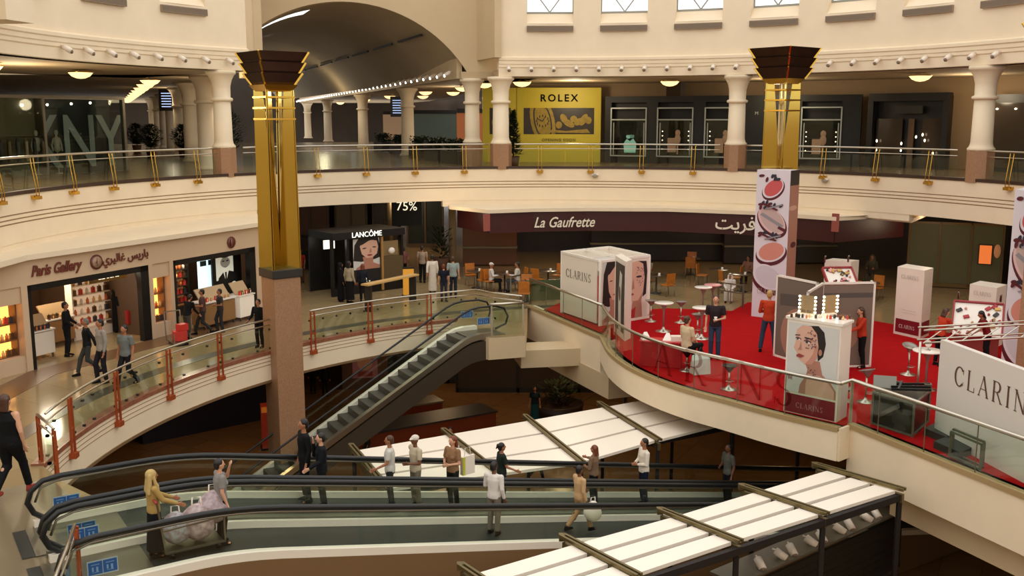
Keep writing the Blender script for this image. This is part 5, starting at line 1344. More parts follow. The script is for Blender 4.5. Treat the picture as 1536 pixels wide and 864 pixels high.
# put the letters on the glass as dark film (they face outwards)
gt = thing('glass_lettering', 'large dark translucent serif letters on the curved glass of the red stand', 'lettering', (5.2, 24.6, .1))
FILM = glass('dark_red_film', (206, 176, 176), .0)
word = 'CLARINS'; arc = [Vector(p) for p in plat]; LL = [0]
for i in range(1, len(arc)): LL.append(LL[-1]+(arc[i]-arc[i-1]).length)
def arcat(s):
    for i in range(1, len(arc)):
        if LL[i] >= s: k = (s-LL[i-1])/(LL[i]-LL[i-1]); return arc[i-1].lerp(arc[i], k), (arc[i]-arc[i-1]).normalized()
    return arc[-1], (arc[-1]-arc[-2]).normalized()
def near_s(px, py): p = Vector(P(px, py, .4)[:2]); return min(range(0, int(LL[-1]*50)), key=lambda k: (arcat(k/50)[0]-p).length)/50
for ch, px, py in (('L', 932, 520), ('A', 975, 556), ('R', 1015, 574), ('I', 1052, 588), ('N', 1090, 598), ('S', 1150, 610)):
    pt, dr = arcat(near_s(px, py)); o = serif(ch, .86, gt, FILM, 0, -.03, 0, sx=1.15)
    o.location = (pt.x-5.2, pt.y-24.6, .16); o.rotation_euler.z = math.atan2(dr.y, dr.x)
# ---------- big sign wall at the right
A = Vector(P(1405, 652, .02)[:2]); Tn = Q(1419, 509, A.y); h = Tn.z
B = Vector((A.x+2.9, A.y-1.75))
dv = (Vector(P(1536, 722, .02)[:2])-A).normalized(); B = A+dv*3.6
t = thing('sign_wall', 'large free-standing white wall with thin serif brand name at the right edge', 'sign wall', (A.x, A.y, .02)); 
o = vpanel(t, A, B, .02, h, .14, mat('sign_wall_white', (214, 206, 196), .5), 'wall_panel')
serif('CLARINS', .44, o, mat('ink_brown', (92, 56, 46), .5), .15, -.078, h*.60, gap=.26, sx=.98, t=.0)
# truss above / behind it
t = thing('truss', 'silver ladder truss lying behind the top of the big sign wall', 'truss', (A.x+.2, A.y+.8, .02))
b = MB(); e0 = Vector((-.1, .5, h-.1)); e1 = Vector((3.2, -.1, h+.25))
for dy, dz in ((0, 0), (.35, .0), (0, -.3), (.35, -.3)): b.tube([e0+Vector((0, dy, dz)), e1+Vector((0, dy, dz))], .025, 6)
for k in range(9):
    p_, q_ = e0.lerp(e1, k/8), e0.lerp(e1, min(1, (k+1)/8)); b.tube([p_, q_+Vector((0, .35, 0))], .014, 5); b.tube([p_+Vector((0, 0, -.3)), q_], .014, 5)
b.build('truss_beam', STEEL, t)
for e in (e0, e1): MB().tube([(e.x, e.y+.15, e.z-.3), (e.x, e.y+.15, 0)], .03, 6).build('upright', STEEL, t)
# ---------- black flight case and gear by the glass
L, N, R, B_, h = corners_box((1307, 636), (1368, 656), (1392, 634), (1369, 604))
t = thing('flight_case', 'big black equipment case with metal edges standing by the glass', 'case', (N.x, N.y, .02)); w0 = wloc(t)
loc = [(p.x-w0.x, p.y-w0.y) for p in (L, N, R, B_)]
MB().prism([((x-sum(q[0] for q in loc)/4)*.96+sum(q[0] for q in loc)/4, (y-sum(q[1] for q in loc)/4)*.96+sum(q[1] for q in loc)/4) for x, y in loc], .04, h-.04).build('body', mat('case_black', (26, 30, 26), .35), t)
b = MB()
for k in range(4):
    p_, q_ = loc[k], loc[(k+1) % 4]
    for z in (.03, h-.03): b.bar((*p_, z), (*q_, z), .04, .04)
    b.bar((*p_, 0), (*p_, h), .04, .04, (0, 1, 0))
b.build('edge_frame', mat('case_edge', (120, 122, 108), .4, .6), t)
MB().bar((loc[0][0]+.1, loc[0][1]-.06, .2), (loc[1][0]-.3, loc[1][1]+.1, h-.1), .02, .1).build('strap', mat('case_strap', (70, 72, 64), .5), t)
ct = ((loc[0][0]+loc[2][0])/2, (loc[0][1]+loc[2][1])/2)
o = MB().box((0, 0, .14), (.5, .06, .28), 0, rad(-15)).build('grey_monitor', mat('monitor_grey', (140, 140, 130), .4)); o.location = (w0.x+ct[0]-.35, w0.y+ct[1]+.15, h+.04); o.rotation_euler.z = -.3; tag(o, 'grey flat monitor leaning on top of the black equipment case', 'monitor')
t = thing('folding_stand', 'black folded metal stand lying on top of the black equipment case', 'stand', (w0.x+ct[0]+.2, w0.y+ct[1]-.05, h+.02), -.3)
b = MB()
for k in range(3): b.bar((-.45, -.15+k*.13, .04+k*.03), (.4, -.2+k*.16, .1+.03*k), .05, .05)
b.bar((-.3, -.2, .06), (-.2, .2, .16), .05, .04); b.build('bars', BLACK, t); MB().box((.35, .1, .12), (.16, .18, .1)).build('hinge', DSTEEL, t)
# low black deck panels and a metal frame
for k, (a, bb, c, d_) in enumerate((((1385, 652), (1424, 668), (1452, 655), (1412, 640)), ((1400, 672), (1440, 690), (1470, 676), (1430, 662)))):
    pts = [P(*q, .02) for q in (a, bb, c, d_)]; cc = sum((Vector(p_) for p_ in pts), Vector((0, 0, 0)))/4
    t = thing('stage_deck', 'low black stage deck panel on the floor, %s' % ('next to the equipment case' if k == 0 else 'beside the metal frame'), 'deck', (cc.x, cc.y, .02))
    MB().prism([(p_[0]-cc.x, p_[1]-cc.y) for p_ in pts], 0, .16).build('panel', mat('deck_black', (44, 46, 42), .5), t)
A, B = P(1424, 685, .02), P(1470, 706, .02)
t = thing('equipment_rack', 'small upright grey metal rack behind the glass, left of the sign wall foot', 'rack', A); b = MB(); w = B-A; up = Vector((0, 0, .55))
for s in (Vector((0, 0, 0)), Vector((.12, .16, 0))):
    b.bar(s, s+up, .045, .045, (0, 1, 0)); b.bar(w+s, w+s+up, .045, .045, (0, 1, 0)); b.bar(s+up, w+s+up, .045, .045); b.bar(s+up*.06, w+s+up*.06, .045, .045)
b.build('frame_bars', mat('case_edge', (120, 122, 108), .4, .6), t)

# ================================================================ LANCOME KIOSK
kb = P(548, 452, 0); L = P(500, 446, 0); R = P(607, 432, 0)
an = math.atan2(R.y-L.y, R.x-L.x); w = (R-L).length; m_ = (L+R)/2
t = thing('cosmetics_kiosk', 'black cosmetics kiosk with lit portrait and brand name, behind the balustrade', 'kiosk', (m_.x, m_.y, 0), an)
h = 2.55
b = MB(); b.box((0, .9, h-.14), (w, 2.0, .28)).box((0, 1.85, h/2), (w, .1, h))
for x in (-w/2+.05, -w/2+.75, .62, w/2-.06): b.box((x, .1, h/2), (.1, .15, h))
b.box((w/2-.7, .1, .25), (1.35, .1, .5)).box((0, .1, .15), (w, .12, .3)); b.build('structure', BLACK, t)
text('LANCÔME', .3, (-.15, -.12, h-.14), STAND, mat('kiosk_letters', (240, 236, 226), .4, emit=.8), t)
art('portrait', 1.25, 1.25, face_art(1, (24, 22, 24)), t, y=.03, z0=.98, x0=-.1)
art('lower_print', 1.25, .68, [(pm('kiosk_dark', (24, 22, 24)), 'r', 0, 0, 1, 1), (pm('bw_white', (214, 214, 196), .25), 'e', .45, .6, .09, .14, 20), (pm('bw_white', (214, 214, 196), .25), 'r', .32, .22, .62, .3)], t, y=.03, z0=.3, x0=-.1)
MB().box((w/2-.62, .35, 1.3), (1.1, .04, 1.4)).build('lit_shelf_back', mat('kiosk_back', (120, 96, 62), .5, emit=.25), t)
MB().box((w/2-.62, .15, .95), (1.1, .35, .9)).build('counter', mat('kiosk_counter', (92, 76, 50), .4), t)
MB().box((.62, -.0, h/2-.1), (.09, .1, h-.3)).build('gilt_post', mat('gilt_post', (150, 110, 60), .4, emit=.1), t)
MB().ell((w/2-.55, .1, 1.62), (.16, .1, .14), 12).build('display_bottle', WHITE2, t)
MB().box((-w/2+.4, .9, 2.0), (.5, .04, .35)).build('lit_panel', SHELFW, t)
for px, py, lb in ((613, 445, 'right'), (495, 433, 'left')):
    q = P(px, py+(-6 if px < 600 else 0), 0); t = thing('sign_stand', 'amber illuminated sign stand %s of the black kiosk' % lb, 'sign', q, .25 if px > 600 else .6)
    MB().box((0, 0, .58), (.42, .14, 1.1)).build('panel', mat('amber_panel', (196, 136, 44), .4, emit=.35), t); MB().box((0, 0, .04), (.5, .3, .08)).box((0, 0, 1.16), (.44, .16, .06)).build('base', BLACK, t)
# long tan bench top behind the rail
A, B = P(548, 470, 0), P(622, 452, 0)
t = thing('bench', 'long tan bench top just behind the balustrade, in front of the kiosk', 'bench', ((A.x+B.x)/2, (A.y+B.y)/2+.2, 0), math.atan2((B-A).y, (B-A).x))
MB().box((0, 0, 1.02), (3.0, .35, .06)).build('bench_top', mat('tan_wood', (206, 166, 104), .4), t)
for x in (-1.3, 1.3): MB().box((x, 0, .5), (.08, .3, 1.0)).build('leg', DKGREY, t)
t = thing('dark_sofa', 'dark kiosk block in the passage behind the brass pillar', 'kiosk', P(470, 388, 0), .1)
MB().box((0, 0, .55), (3.2, 1.2, 1.1)).build('body', mat('maroon_dark', (46, 22, 18), .5), t); MB().box((0, 0, 1.13), (3.3, 1.3, .06)).build('counter_top', DKGREY, t)
t = thing('dark_counter', 'low dark counter with a small lamp left of the kiosk', 'counter', P(478, 402, 0), .1)
MB().box((0, 0, .45), (2.4, .9, .9)).build('body', BLACK, t); MB().ell((.9, -.2, 1.05), (.1, .1, .1), 8).build('lamp', LAMPW, t)
# ================================================================ RESTAURANT
MA = MAROON
pth = [(v[0], v[1]+.12) for v in RL]
t = thing('restaurant_sign', 'long maroon sign board with white script in Latin and Arabic over the restaurant', 'sign', (pth[3][0], pth[3][1], 2.3))
b = MB(); pa = polypath(pth); b.profile(pa, [(0, 2.28), (0, 3.12), (.12, 3.12), (.12, 2.28)])
for e, dx, dy in ((pth[0], -1.4, 2.6), (pth[-1], 3.4, 2.0)): b.bar((e[0], e[1]+.05, 2.7), (e[0]+dx, e[1]+dy, 2.7), .12, .84)
b.build('sign_board', MA, t, world=True)
WT = mat('sign_white', (216, 202, 180), .5, emit=.12)
def onsign(px, py, off=.1):
    y = 41.5
    for _ in range(4):
        x = Q(px, py, y).x
        for (x0_, y0_), (x1_, y1_) in zip(pth, pth[1:]):
            if x0_-1 <= x <= x1_+1e-3 or (x1_ == pth[-1][0]): y = y0_+(y1_-y0_)*(x-x0_)/(x1_-x0_)-off; an_ = math.atan2(y1_-y0_, x1_-x0_); break
    q = Q(px, py, y); return (q.x-pth[3][0], q.y-pth[3][1], q.z-2.3), (PI/2, 0, an_)
l_, r_ = onsign(846, 334); text('La Gaufrette', .62, l_, r_, WT, t, shear=.35, bold=.006, sx=.82)
l_, r_ = onsign(1103, 336); text('\uFE96\uFEF3\uFEAE\uFED3', .75, l_, r_, WT, t, bold=.008)
for px in (730, 1253):
    l_, r_ = onsign(px, 334); o = MB().box((0, 0, 0), (.28, .06, .7)).build('menu_lamp', mat('rose_lamp', (140, 70, 60), .5, emit=.1), t); o.location = l_; o.rotation_euler = (0, 0, r_[2])
# cream columns / counter / back bar
for k, (px, w, c, lb) in enumerate(((735, 2.6, (92, 52, 18), 'brown panelled'), (990, 7, (28, 22, 16), 'long dark back bar'), (1130, 3.6, (40, 26, 18), 'dark brown shelving'), (1195, 3, (52, 40, 24), 'olive curtained'))):
    D = 49.5 if k else 48; x = (px-768)/F*(D+.8)
    t = thing('wall_unit', '%s wall unit at the back of the restaurant' % lb, 'wall unit', (x, D-1.0 if k == 2 else D-(.8 if k == 3 else 0), 0))
    MB().box((0, 0, 1.0), (w, .4, 1.9)).build('body', mat('unit%d' % k, c, .4, emit=.04), t); MB().box((0, -.1, .9), (w*1.02, .6, .08)).build('counter_top', mat('bar_top', (120, 112, 90), .3), t)
b0 = P(1370, 440, 0)
t = thing('shop_window', 'dim olive window with mannequins right of the restaurant', 'shop window', (*Q(1432, 380, 41.5)[:2], 0), -.4)
MB().box((0, 0, 1.4), (3.6, .1, 2.6)).build('lit_back', mat('olive_lit', (70, 64, 34), .5, emit=.18), t)
b = MB()
for x in (-1.8, -.6, .6, 1.8): b.box((x, -.1, 1.4), (.08, .1, 2.7))
b.box((0, -.1, .1), (3.6, .1, .15)).box((0, -.1, 2.7), (3.6, .1, .1)); b.build('frame', mat('gilt_dim', (110, 84, 36), .4), t)
t = thing('lit_poster', 'small glowing orange poster on the dark wall at the right', 'poster', Q(1478, 382, 40.5), -.5); MB().box((0, 0, 0), (.45, .05, .75)).build('lit_front', mat('poster_orange', (214, 110, 50), .5, emit=.6), t); MB().box((0, .04, 0), (.55, .04, .85)).build('frame', BLACK, t)
t = thing('wall_lamp', 'small oval amber wall lamp right of the orange poster', 'wall lamp', Q(1496, 377, 40.2)); MB().ell((0, 0, 0), (.14, .06, .28), 14).build('shade', mat('lamp_dim', (170, 110, 70), .5, emit=.3), t); MB().box((0, .06, 0), (.1, .06, .2)).build('bracket', BRASS, t)
WOOD = mat('orange_wood', (190, 112, 34), .4, noise=.2)
def chair():
    t = thing('dining_chair', '', 'chair')
    MB().box((0, 0, .45), (.44, .42, .04)).build('seat', WOOD, t, bevel=.01); 
    o = MB().box((0, .2, .72), (.42, .03, .42), 0, rad(-6)).build('backrest', WOOD, t)
    for sx in (-1, 1):
        for sy in (-1, 1): MB().tube([(sx*.19, sy*.18, .44), (sx*.21, sy*.2, 0)], .016, 6).build('leg', DSTEEL, t)
    return t
def table():
    t = thing('cafe_table', '', 'table')
    MB().lathe([(.42, .72), (.45, .73), (.45, .75), (.43, .755)], n=24).build('tabletop', mat('table_top_dark', (70, 54, 38), .2), t); MB().lathe([(.24, 0), (.24, .02), (.04, .06), (.03, .7), (.12, .72)], n=16).build('pedestal', DKGREY, t); return t
ch0, tb0 = chair(), table()
def cup():
    t = thing('cup', '', 'cup'); MB().lathe([(.07, 0), (.07, .01), (.03, .012), (.035, .02), (.05, .09), (.045, .09), (.03, .03)], n=14).build('cup_body', WHITE2, t); return t
cp0 = cup()
TABLES = [(757, 436, 'the table between the two men in white, left of the restaurant'), (822, 432, 'the table left of the white cube'), (788, 452, 'the table behind the metal barrier'), (984, 440, 'the table just right of the white cube'), (1078, 430, 'the table behind the seated man in white robe'), (1112, 438, 'the table beside the makeup banner'), (1300, 452, 'the table right of the tinted divider panels'), (1036, 412, 'the table deep in the restaurant'), (716, 432, 'the table at the left end of the restaurant')]
ftn = [True, True, True]
CHO = {}
for k, (px, py, lb) in enumerate(TABLES):
    q = P(px, py, 0); t = tb0 if k == 0 else dup(tb0); t.location = q; t['label'] = 'small round cafe table: '+lb; t['group'] = 'cafe tables'
    for j, (a, dd) in enumerate(((.3, .72), (.3+PI, .72))[:2]):
        c = ch0 if (k == 0 and j == 0) else dup(ch0); c.location = (q.x+dd*cos(a+k*.6), q.y+dd*sin(a+k*.6), 0); c.rotation_euler.z = a+k*.6-PI/2
        c['label'] = 'orange chair, %s of %s' % ('right' if cos(a+k*.6) > 0 else 'left', lb); c['group'] = 'orange cafe chairs'; CHO[(k, j)] = c
    c = cp0 if k == 0 else dup(cp0); c.location = (q.x+.1, q.y-.12, .756); c['label'] = 'white cup standing on '+lb; c['group'] = 'white cups on the cafe tables'
def barrier(px0, py0, px1, py1, label):
    A, B = P(px0, py0, 0), P(px1, py1, 0); t = thing('metal_barrier', label, 'barrier', A); w = B-A; b = MB()
    for z in (.85, .55): b.bar(Vector((0, 0, z)), w+Vector((0, 0, z)), .05, .05)
    b.build('rails', DSTEEL, t)
    for k in (0, 1): MB().bar(w*k, w*k+Vector((0, 0, .9)), .06, .06, (0, 1, 0)).build('post', DSTEEL, t)
    MB().bar(w*.5+Vector((0, 0, .1)), w*.5+Vector((0, 0, .86)), .03, .03, (0, 1, 0)).build('bar', DSTEEL, t)
barrier(766, 447, 797, 441, 'low metal barrier in front of the cafe tables, left of the cube'); barrier(1077, 456, 1114, 462, 'low metal barrier between the cafe and the red carpet')
q = P(820, 452, 0); t = thing('menu_board', 'leaning green glass screen beside the white cube', 'screen', q, .2)
MB().box((0, 0, .45), (1.7, .04, .8)).build('glass', mat('green_screen', (70, 84, 56), .15), t); b = MB()
for x in (-.85, .85): b.box((x, 0, .45), (.05, .06, .9))
b.build('frame', DSTEEL, t)
t = thing('grand_planter', 'dark leafy plant group in the passage left of the restaurant', 'plant', P(662, 405, 0)); b = MB(); rnd = random.Random(8)
for i in range(160):
    a = rnd.random()*2*PI; c = Vector((.5*rnd.random()*cos(a), .5*rnd.random()*sin(a), .6+rnd.random()*1.3)); d = Vector((cos(a), sin(a), .6)).normalized()*.3; s = d.cross(Vector((0, 0, 1))).normalized()*.06; b.add([c, c+d*.5+s, c+d, c+d*.5-s], [(0, 1, 2, 3)])
b.build('foliage', LEAF, t); MB().lathe([(.3, 0), (.4, .6), (.36, .6)], n=16).build('pot', TERRA, t)
# ceiling cameras on the gallery fascia
for px, py, lb in ((892, 263, 'above the restaurant sign'), (1236, 270, 'right of the makeup banner')):
    a = angpx(px, R2-.1, 4.3); x, y = on(C2, R2-.1, a); t = thing('security_camera', 'small white dome camera on the gallery fascia, '+lb, 'camera', (x, y, Q(px, py, y).z), rad(a)-PI/2)
    MB().box((0, .02, .04), (.3, .16, .08)).build('mount', WHITE, t); MB().ell((0, 0, -.02), (.13, .1, .1), 14).build('dome', mat('dome_grey', (150, 140, 124), .3), t)

# ================================================================ LEVEL 0
def low_block(px, py, w, d, h, label, m, top, rz=0, name='sales_counter'):
    q = P(px, py, Z0); t = thing(name, label, 'counter', q, rz); MB().box((0, 0, h/2), (w, d, h)).build('body', m, t); MB().box((0, 0, h+.03), (w+.1, d+.1, .06)).build('counter_top', top, t); return t
WR = mat('red_wood', (118, 46, 18), .35)
low_block(640, 668, 5.2, 1.2, 1.0, 'dark red wooden sales counter at the lowest level, behind the escalator', WR, DKGREY, .55)
low_block(604, 640, 3.0, .9, .9, 'pale-topped counter at the lowest level just behind the escalator', WR, mat('bar_top', (120, 112, 90), .3), .5)
low_block(300, 640, 5, 1.5, 1.4, 'dark blue display block under the left walkway', mat('navy_dark', (16, 18, 34), .4), BLACK, .7)
low_block(320, 610, 3, .8, 1.5, 'red display stand under the left walkway', mat('stand_red', (90, 20, 12), .5), BLACK, .5)
q = P(404, 672, Z0); t = thing('advert_column', 'small red and orange advertising column left of the granite pillar at the lowest level', 'advert', q, .3)
MB().box((0, 0, .85), (.5, .4, 1.6)).build('panel', mat('advert_red', (150, 44, 22), .5, emit=.05), t); MB().box((0, -.21, 1.5), (.46, .02, .2)).build('header', mat('advert_orange', (206, 120, 40), .5, emit=.1), t); MB().box((0, 0, .03), (.6, .5, .06)).build('base', BLACK, t)
q = P(548, 582, Z0); t = thing('poster_stand', 'stand with a pink picture at the lowest level, left of the escalator', 'poster stand', q, .2)
MB().box((0, 0, 1.1), (2.0, .3, 2.2)).build('panel', mat('poster_brown', (96, 70, 56), .5), t); art('picture', 1.1, 1.5, [(pm('pinkish', (150, 96, 96), .05), 'r', 0, 0, 1, 1), (pm('skin', (214, 168, 146)), 'e', .5, .45, .3, .3, 0), (pm('lip', (150, 62, 60)), 'r', .2, .05, .8, .2)], t, y=-.16, z0=.5)
for px, D, w, c, k in ((820, 44, 8, (44, 30, 18), 0), (640, 45.5, 7, (30, 30, 24), 1), (1000, 40, 4, (92, 56, 24), 2)):
    t = thing('shop_window', ('dark brown shop front far back at the lowest level', 'dark shop front at the lowest level behind the escalator top', 'amber lit shop front at the lowest level under the stand')[k], 'shop window', ((px-768)/F*(D+2), D-1.5, Z0))
    MB().box((0, 0, 1.7), (w, .2, 3.4)).build('glazing', pm('low%d' % k, c, .12), t); b = MB()
    for i in range(4): b.box((-w/2+w*i/3, -.12, 1.7), (.12, .1, 3.4))
    b.box((0, -.12, .1), (w, .1, .2)); b.build('frame', DKGREY, t)
t = thing('planter', 'dark planter with leafy plants under the bridge at the lowest level', 'plant', P(838, 626, Z0)); MB().lathe([(.9, 0), (1.0, .6), (.92, .6)], n=24).build('pot', mat('dark_pot', (50, 34, 24), .5), t); b = MB()
for i in range(200):
    a = rnd.random()*2*PI; c = Vector((.8*rnd.random()*cos(a), .8*rnd.random()*sin(a), .5+rnd.random()*.9)); d = Vector((cos(a), sin(a), .6)).normalized()*.3; s = d.cross(Vector((0, 0, 1))).normalized()*.06; b.add([c, c+d*.5+s, c+d, c+d*.5-s], [(0, 1, 2, 3)])
b.build('foliage', LEAF, t)
# ================================================================ PEOPLE
def capsule(b, p, q, r0, r1, n=10):
    p, q = Vector(p), Vector(q); d = q-p; L = d.length or 1e-4; d /= L
    ps, rs = [], []
    for k in (-1, -.8, -.45): ps.append(p+d*r0*k); rs.append(r0*max(.05, math.sqrt(1-k*k)))
    ps += [p, q]; rs += [r0, r1]
    for k in (.45, .8, 1): ps.append(q+d*r1*k); rs.append(r1*max(.05, math.sqrt(1-k*k)))
    b.tube(ps, 0, n, rr=rs)
def frust(b, p, q, r0, r1, n=12): b.tube([p, Vector(p).lerp(Vector(q), .5), q], 0, n, rr=[r0, (r0+r1)/2, r1])
def loft(b, rings, n=20, T=None):
    vs = []
    for (z, rx, ry, cx, cy) in rings:
        for k in range(n):
            v = Vector((cx+rx*cos(2*PI*k/n), cy+ry*sin(2*PI*k/n), z)); vs.append(T(v) if T else v)
    m = len(rings); fs = [(i*n+k, i*n+(k+1) % n, (i+1)*n+(k+1) % n, (i+1)*n+k) for i in range(m-1) for k in range(n)]
    b.add(vs, fs+[tuple(range(n))[::-1], tuple((m-1)*n+k for k in range(n))])
def fuse(b, name, m, parent, vox, sm=2):
    me = bpy.data.meshes.new(name); me.from_pydata(b.v, [], b.f); me.materials.append(m)
    o = bpy.data.objects.new(name, me); COL.objects.link(o)
    r = o.modifiers.new('r', 'REMESH'); r.mode = 'VOXEL'; r.voxel_size = vox; r.use_smooth_shade = True
    if sm: s = o.modifiers.new('s', 'SMOOTH'); s.factor = .5; s.iterations = sm
    bpy.context.view_layer.update()
    nm = bpy.data.meshes.new_from_object(o.evaluated_get(bpy.context.evaluated_depsgraph_get())); nm.name = name
    o.modifiers.clear(); o.data = nm; bpy.data.meshes.remove(me); o.parent = parent
    return o
SKIN = {'light': mat('skin_light', (206, 154, 122), .5), 'tan': mat('skin_tan', (164, 108, 76), .5), 'brown': mat('skin_brown', (112, 70, 46), .5)}
HAIRM = {'black': mat('hair_black', (18, 14, 12), .5), 'brown': mat('hair_brown', (72, 42, 24), .5), 'blond': mat('hair_blond', (180, 140, 80), .5), 'grey': mat('hair_grey', (110, 104, 96), .6), 'auburn': mat('hair_auburn', (110, 50, 26), .5)}
EYE = mat('eye_dark', (20, 14, 12), .3); LIPM = mat('lips', (150, 76, 66), .5)
CL = {}
def cloth(c):
    if c not in CL: CL[c] = mat('fabric_%d_%d_%d' % c, c, .8, noise=.12, scale=9, spec=.2)
    return CL[c]
ARMS = {'down': ((.235, -.03, 1.14), (.245, .05, .89)), 'rail': ((.24, .06, 1.16), (.22, .32, 1.03)), 'fold': ((.25, .03, 1.14), (.07, .21, 1.12)),
        'phone': ((.24, .12, 1.18), (.12, .15, 1.52)), 'reach': ((.21, .2, 1.22), (.17, .44, 1.16)), 'swingf': ((.235, .06, 1.14), (.21, .27, 1.0)),
        'swingb': ((.235, -.14, 1.17), (.24, -.2, .93)), 'drink': ((.2, .2, 1.3), (.05, .22, 1.54)), 'hip': ((.36, -.08, 1.17), (.19, .03, 1.0)),
        'table': ((.24, .1, 1.16), (.14, .36, 1.2)), 'lap': ((.24, .04, 1.14), (.1, .25, 1.02)), 'push': ((.22, .14, 1.18), (.2, .42, 1.05)), 'out': ((.3, .1, 1.25), (.34, .38, 1.24))}
def person(label, loc, face, h=1.75, legs='stand', la='down', ra='down', top=(90, 90, 90), sleeve='short', bottom=(30, 30, 34), btype='trousers', hair='black', hstyle='short', skin='tan', shoes=(20, 18, 16), lean=0, headturn=0, vox=.011, fem=False, hold=None, group=None, wide=1.0, headcover=(200, 180, 130), tie=None):
    """figure faces local +Y"""
    t = thing('person', label, 'person', loc, face, group); S = h/1.75; drop = 0
    ground = 0
    if legs == 'sit': drop = -.43
    piv = Vector((0, 0, .95+drop)); R = Matrix.Rotation(-rad(lean), 3, 'X')
    def U(v): v = Vector(v); v = Vector((v.x, v.y, v.z+drop)); return (piv+R @ (v-piv))*S
    def Lw(v): return Vector(v)*S
    sh = .175 if fem else .195; W = wide
    HR = Matrix.Rotation(rad(headturn), 3, 'Z')
    def Hd(v): v = Vector(v)-Vector((0, .0, 1.5)); return U(Vector((0, 0, 1.5))+HR @ v)
    sides = {}
    for s, pose in ((-1, la), (1, ra)):
        E, Wr = ARMS[pose]; sides[s] = (U((s*sh, 0, 1.42)), U((s*E[0]*(.94 if fem else 1)*(W**.5), E[1], E[2])), U((s*Wr[0], Wr[1], Wr[2])))
    LEG = {'stand': ((.085, 0, .92), (.095, .02, .5), (.1, -.03, .09), (.1, 0)), 'walkf': ((.085, 0, .92), (.09, .20, .53), (.09, .30, .10), (.09, .4)), 'walkb': ((.085, 0, .92), (.09, .04, .5), (.09, -.30, .17), (.09, -.2)),
           'wide': ((.09, 0, .92), (.16, .02, .5), (.2, -.03, .09), (.2, 0)), 'sit': ((.09, 0, .49), (.12, .42, .5), (.12, .40, .09), (.12, 0)), 'step': ((.085, 0, .92), (.1, .16, .52), (.1, .12, .10), (.1, 0))}
    lg = {'stand': ('stand', 'stand'), 'walk': ('walkb', 'walkf'), 'sit': ('sit', 'sit'), 'wide': ('wide', 'wide'), 'step': ('stand', 'step')}[legs]
    legj = {}
    for s, k in ((-1, lg[0]), (1, lg[1])):
        hp, kn, an, _ = LEG[k]; legj[s] = [Lw((s*q[0], q[1], q[2])) for q in (hp, kn, an)]
    # ---- body, one continuous surface
    b = MB()
    loft(b, [(.88, .13*W, .09, 0, 0), (.96, .16*W, .115, 0, 0), (1.08, .125*W, .095, 0, 0), (1.2, .14*W, .105, 0, 0), (1.33, .16*W, .11, 0, 0), (1.42, .15, .085, 0, 0), (1.46, .08, .06, 0, 0)], 20, U)
    capsule(b, U((-sh+.02, 0, 1.41)), U((sh-.02, 0, 1.41)), .05*S, .05*S)
    capsule(b, U((0, -.005, 1.42)), Hd((0, .005, 1.57)), .052*S, .048*S)
    b.ell(Hd((0, .012, 1.645)), (.074*S, .092*S, .105*S), 16); b.ell(Hd((0, .045, 1.585)), (.05*S, .05*S, .048*S), 12)
    capsule(b, Hd((0, .10, 1.655)), Hd((0, .118, 1.625)), .009*S, .014*S, 6)
    for s in (-1, 1):
        b.ell(Hd((s*.074, .005, 1.635)), (.012*S, .02*S, .03*S), 8)
        A, E, Wr = sides[s]
        capsule(b, A, E, .05*S*W**.5, .038*S); capsule(b, E, Wr, .038*S, .025*S)
        d = (Wr-E).normalized(); side = Vector((s, 0, 0)); side = (side-d*side.dot(d)).normalized(); nrm = d.cross(side)
        if abs(d.z) < .7: side, nrm = (Vector((0, 0, 1))-d*d.z).normalized(), side
        if nrm.y > 0: nrm = -nrm
        pe = Wr+d*.085*S
        for q in (-.026, 0, .026): capsule(b, Wr+side*q*.6*S, pe+side*q*S, .018*S, .015*S, 8)
        for q, ln in ((-.033, .058), (-.011, .076), (.011, .08), (.033, .068)):
            k0 = pe+side*q*S; k1 = k0+(d*.9-nrm*.0+Vector((0, 0, 0))).normalized()*ln*.5*S; curl = (d*.75+(-nrm)*.5*(1 if nrm.y < 0 else -1)).normalized(); k2 = k1+curl*ln*.5*S
            capsule(b, k0, k1, .0095*S, .009*S, 7); capsule(b, k1, k2, .009*S, .0075*S, 7)
        th = Wr+d*.03*S-side*.028*S*s*0+side*.03*S; capsule(b, th, th+(d*.7+side*.8).normalized()*.05*S, .012*S, .009*S, 7)
        hp, kn, an = legj[s]
        capsule(b, hp, kn, .08*S*W, .05*S); capsule(b, kn, an, .05*S, .034*S); b.ell(kn.lerp(an, .3)+Vector((0, -.012, 0))*S, (.052*S, .055*S, .12*S), 10)
        capsule(b, an+Vector((0, -.01, -.045))*S, an+Vector((s*.02, .13, -.06))*S, .034*S, .026*S)
    body = fuse(b, 'body', SKIN[skin], t, vox*S)
    # ---- eyes and mouth
    b = MB()
    for s in (-1, 1): b.ell(Hd((s*.03, .094, 1.66)), (.012*S, .006*S, .007*S), 8)
    b.build('eyes', EYE, t); b = MB(); b.ell(Hd((0, .094, 1.588)), (.022*S, .008*S, .006*S), 8); b.build('mouth', LIPM, t)
    # ---- clothes
    cv = vox*1.1*S
    if btype != 'abaya' and btype != 'robe':
        b = MB(); z0 = .90 if btype == 'trousers' else .92
        loft(b, [(z0, .172*W, .125, 0, 0), (.98, .172*W, .128, 0, 0), (1.08, .148*W, .115, 0, 0), (1.2, .158*W, .125, 0, .003), (1.33, .178*W, .13, 0, .004), (1.42, .165, .10, 0, 0), (1.47, .085, .07, 0, 0)], 22, U)
        if fem:
            for s in (-1, 1): b.ell(U((s*.075, .085, 1.27)), (.07*S, .06*S, .065*S), 12)
        if wide > 1.15: b.ell(U((0, .04, 1.06)), (.16*W*S, .15*S, .13*S), 14)
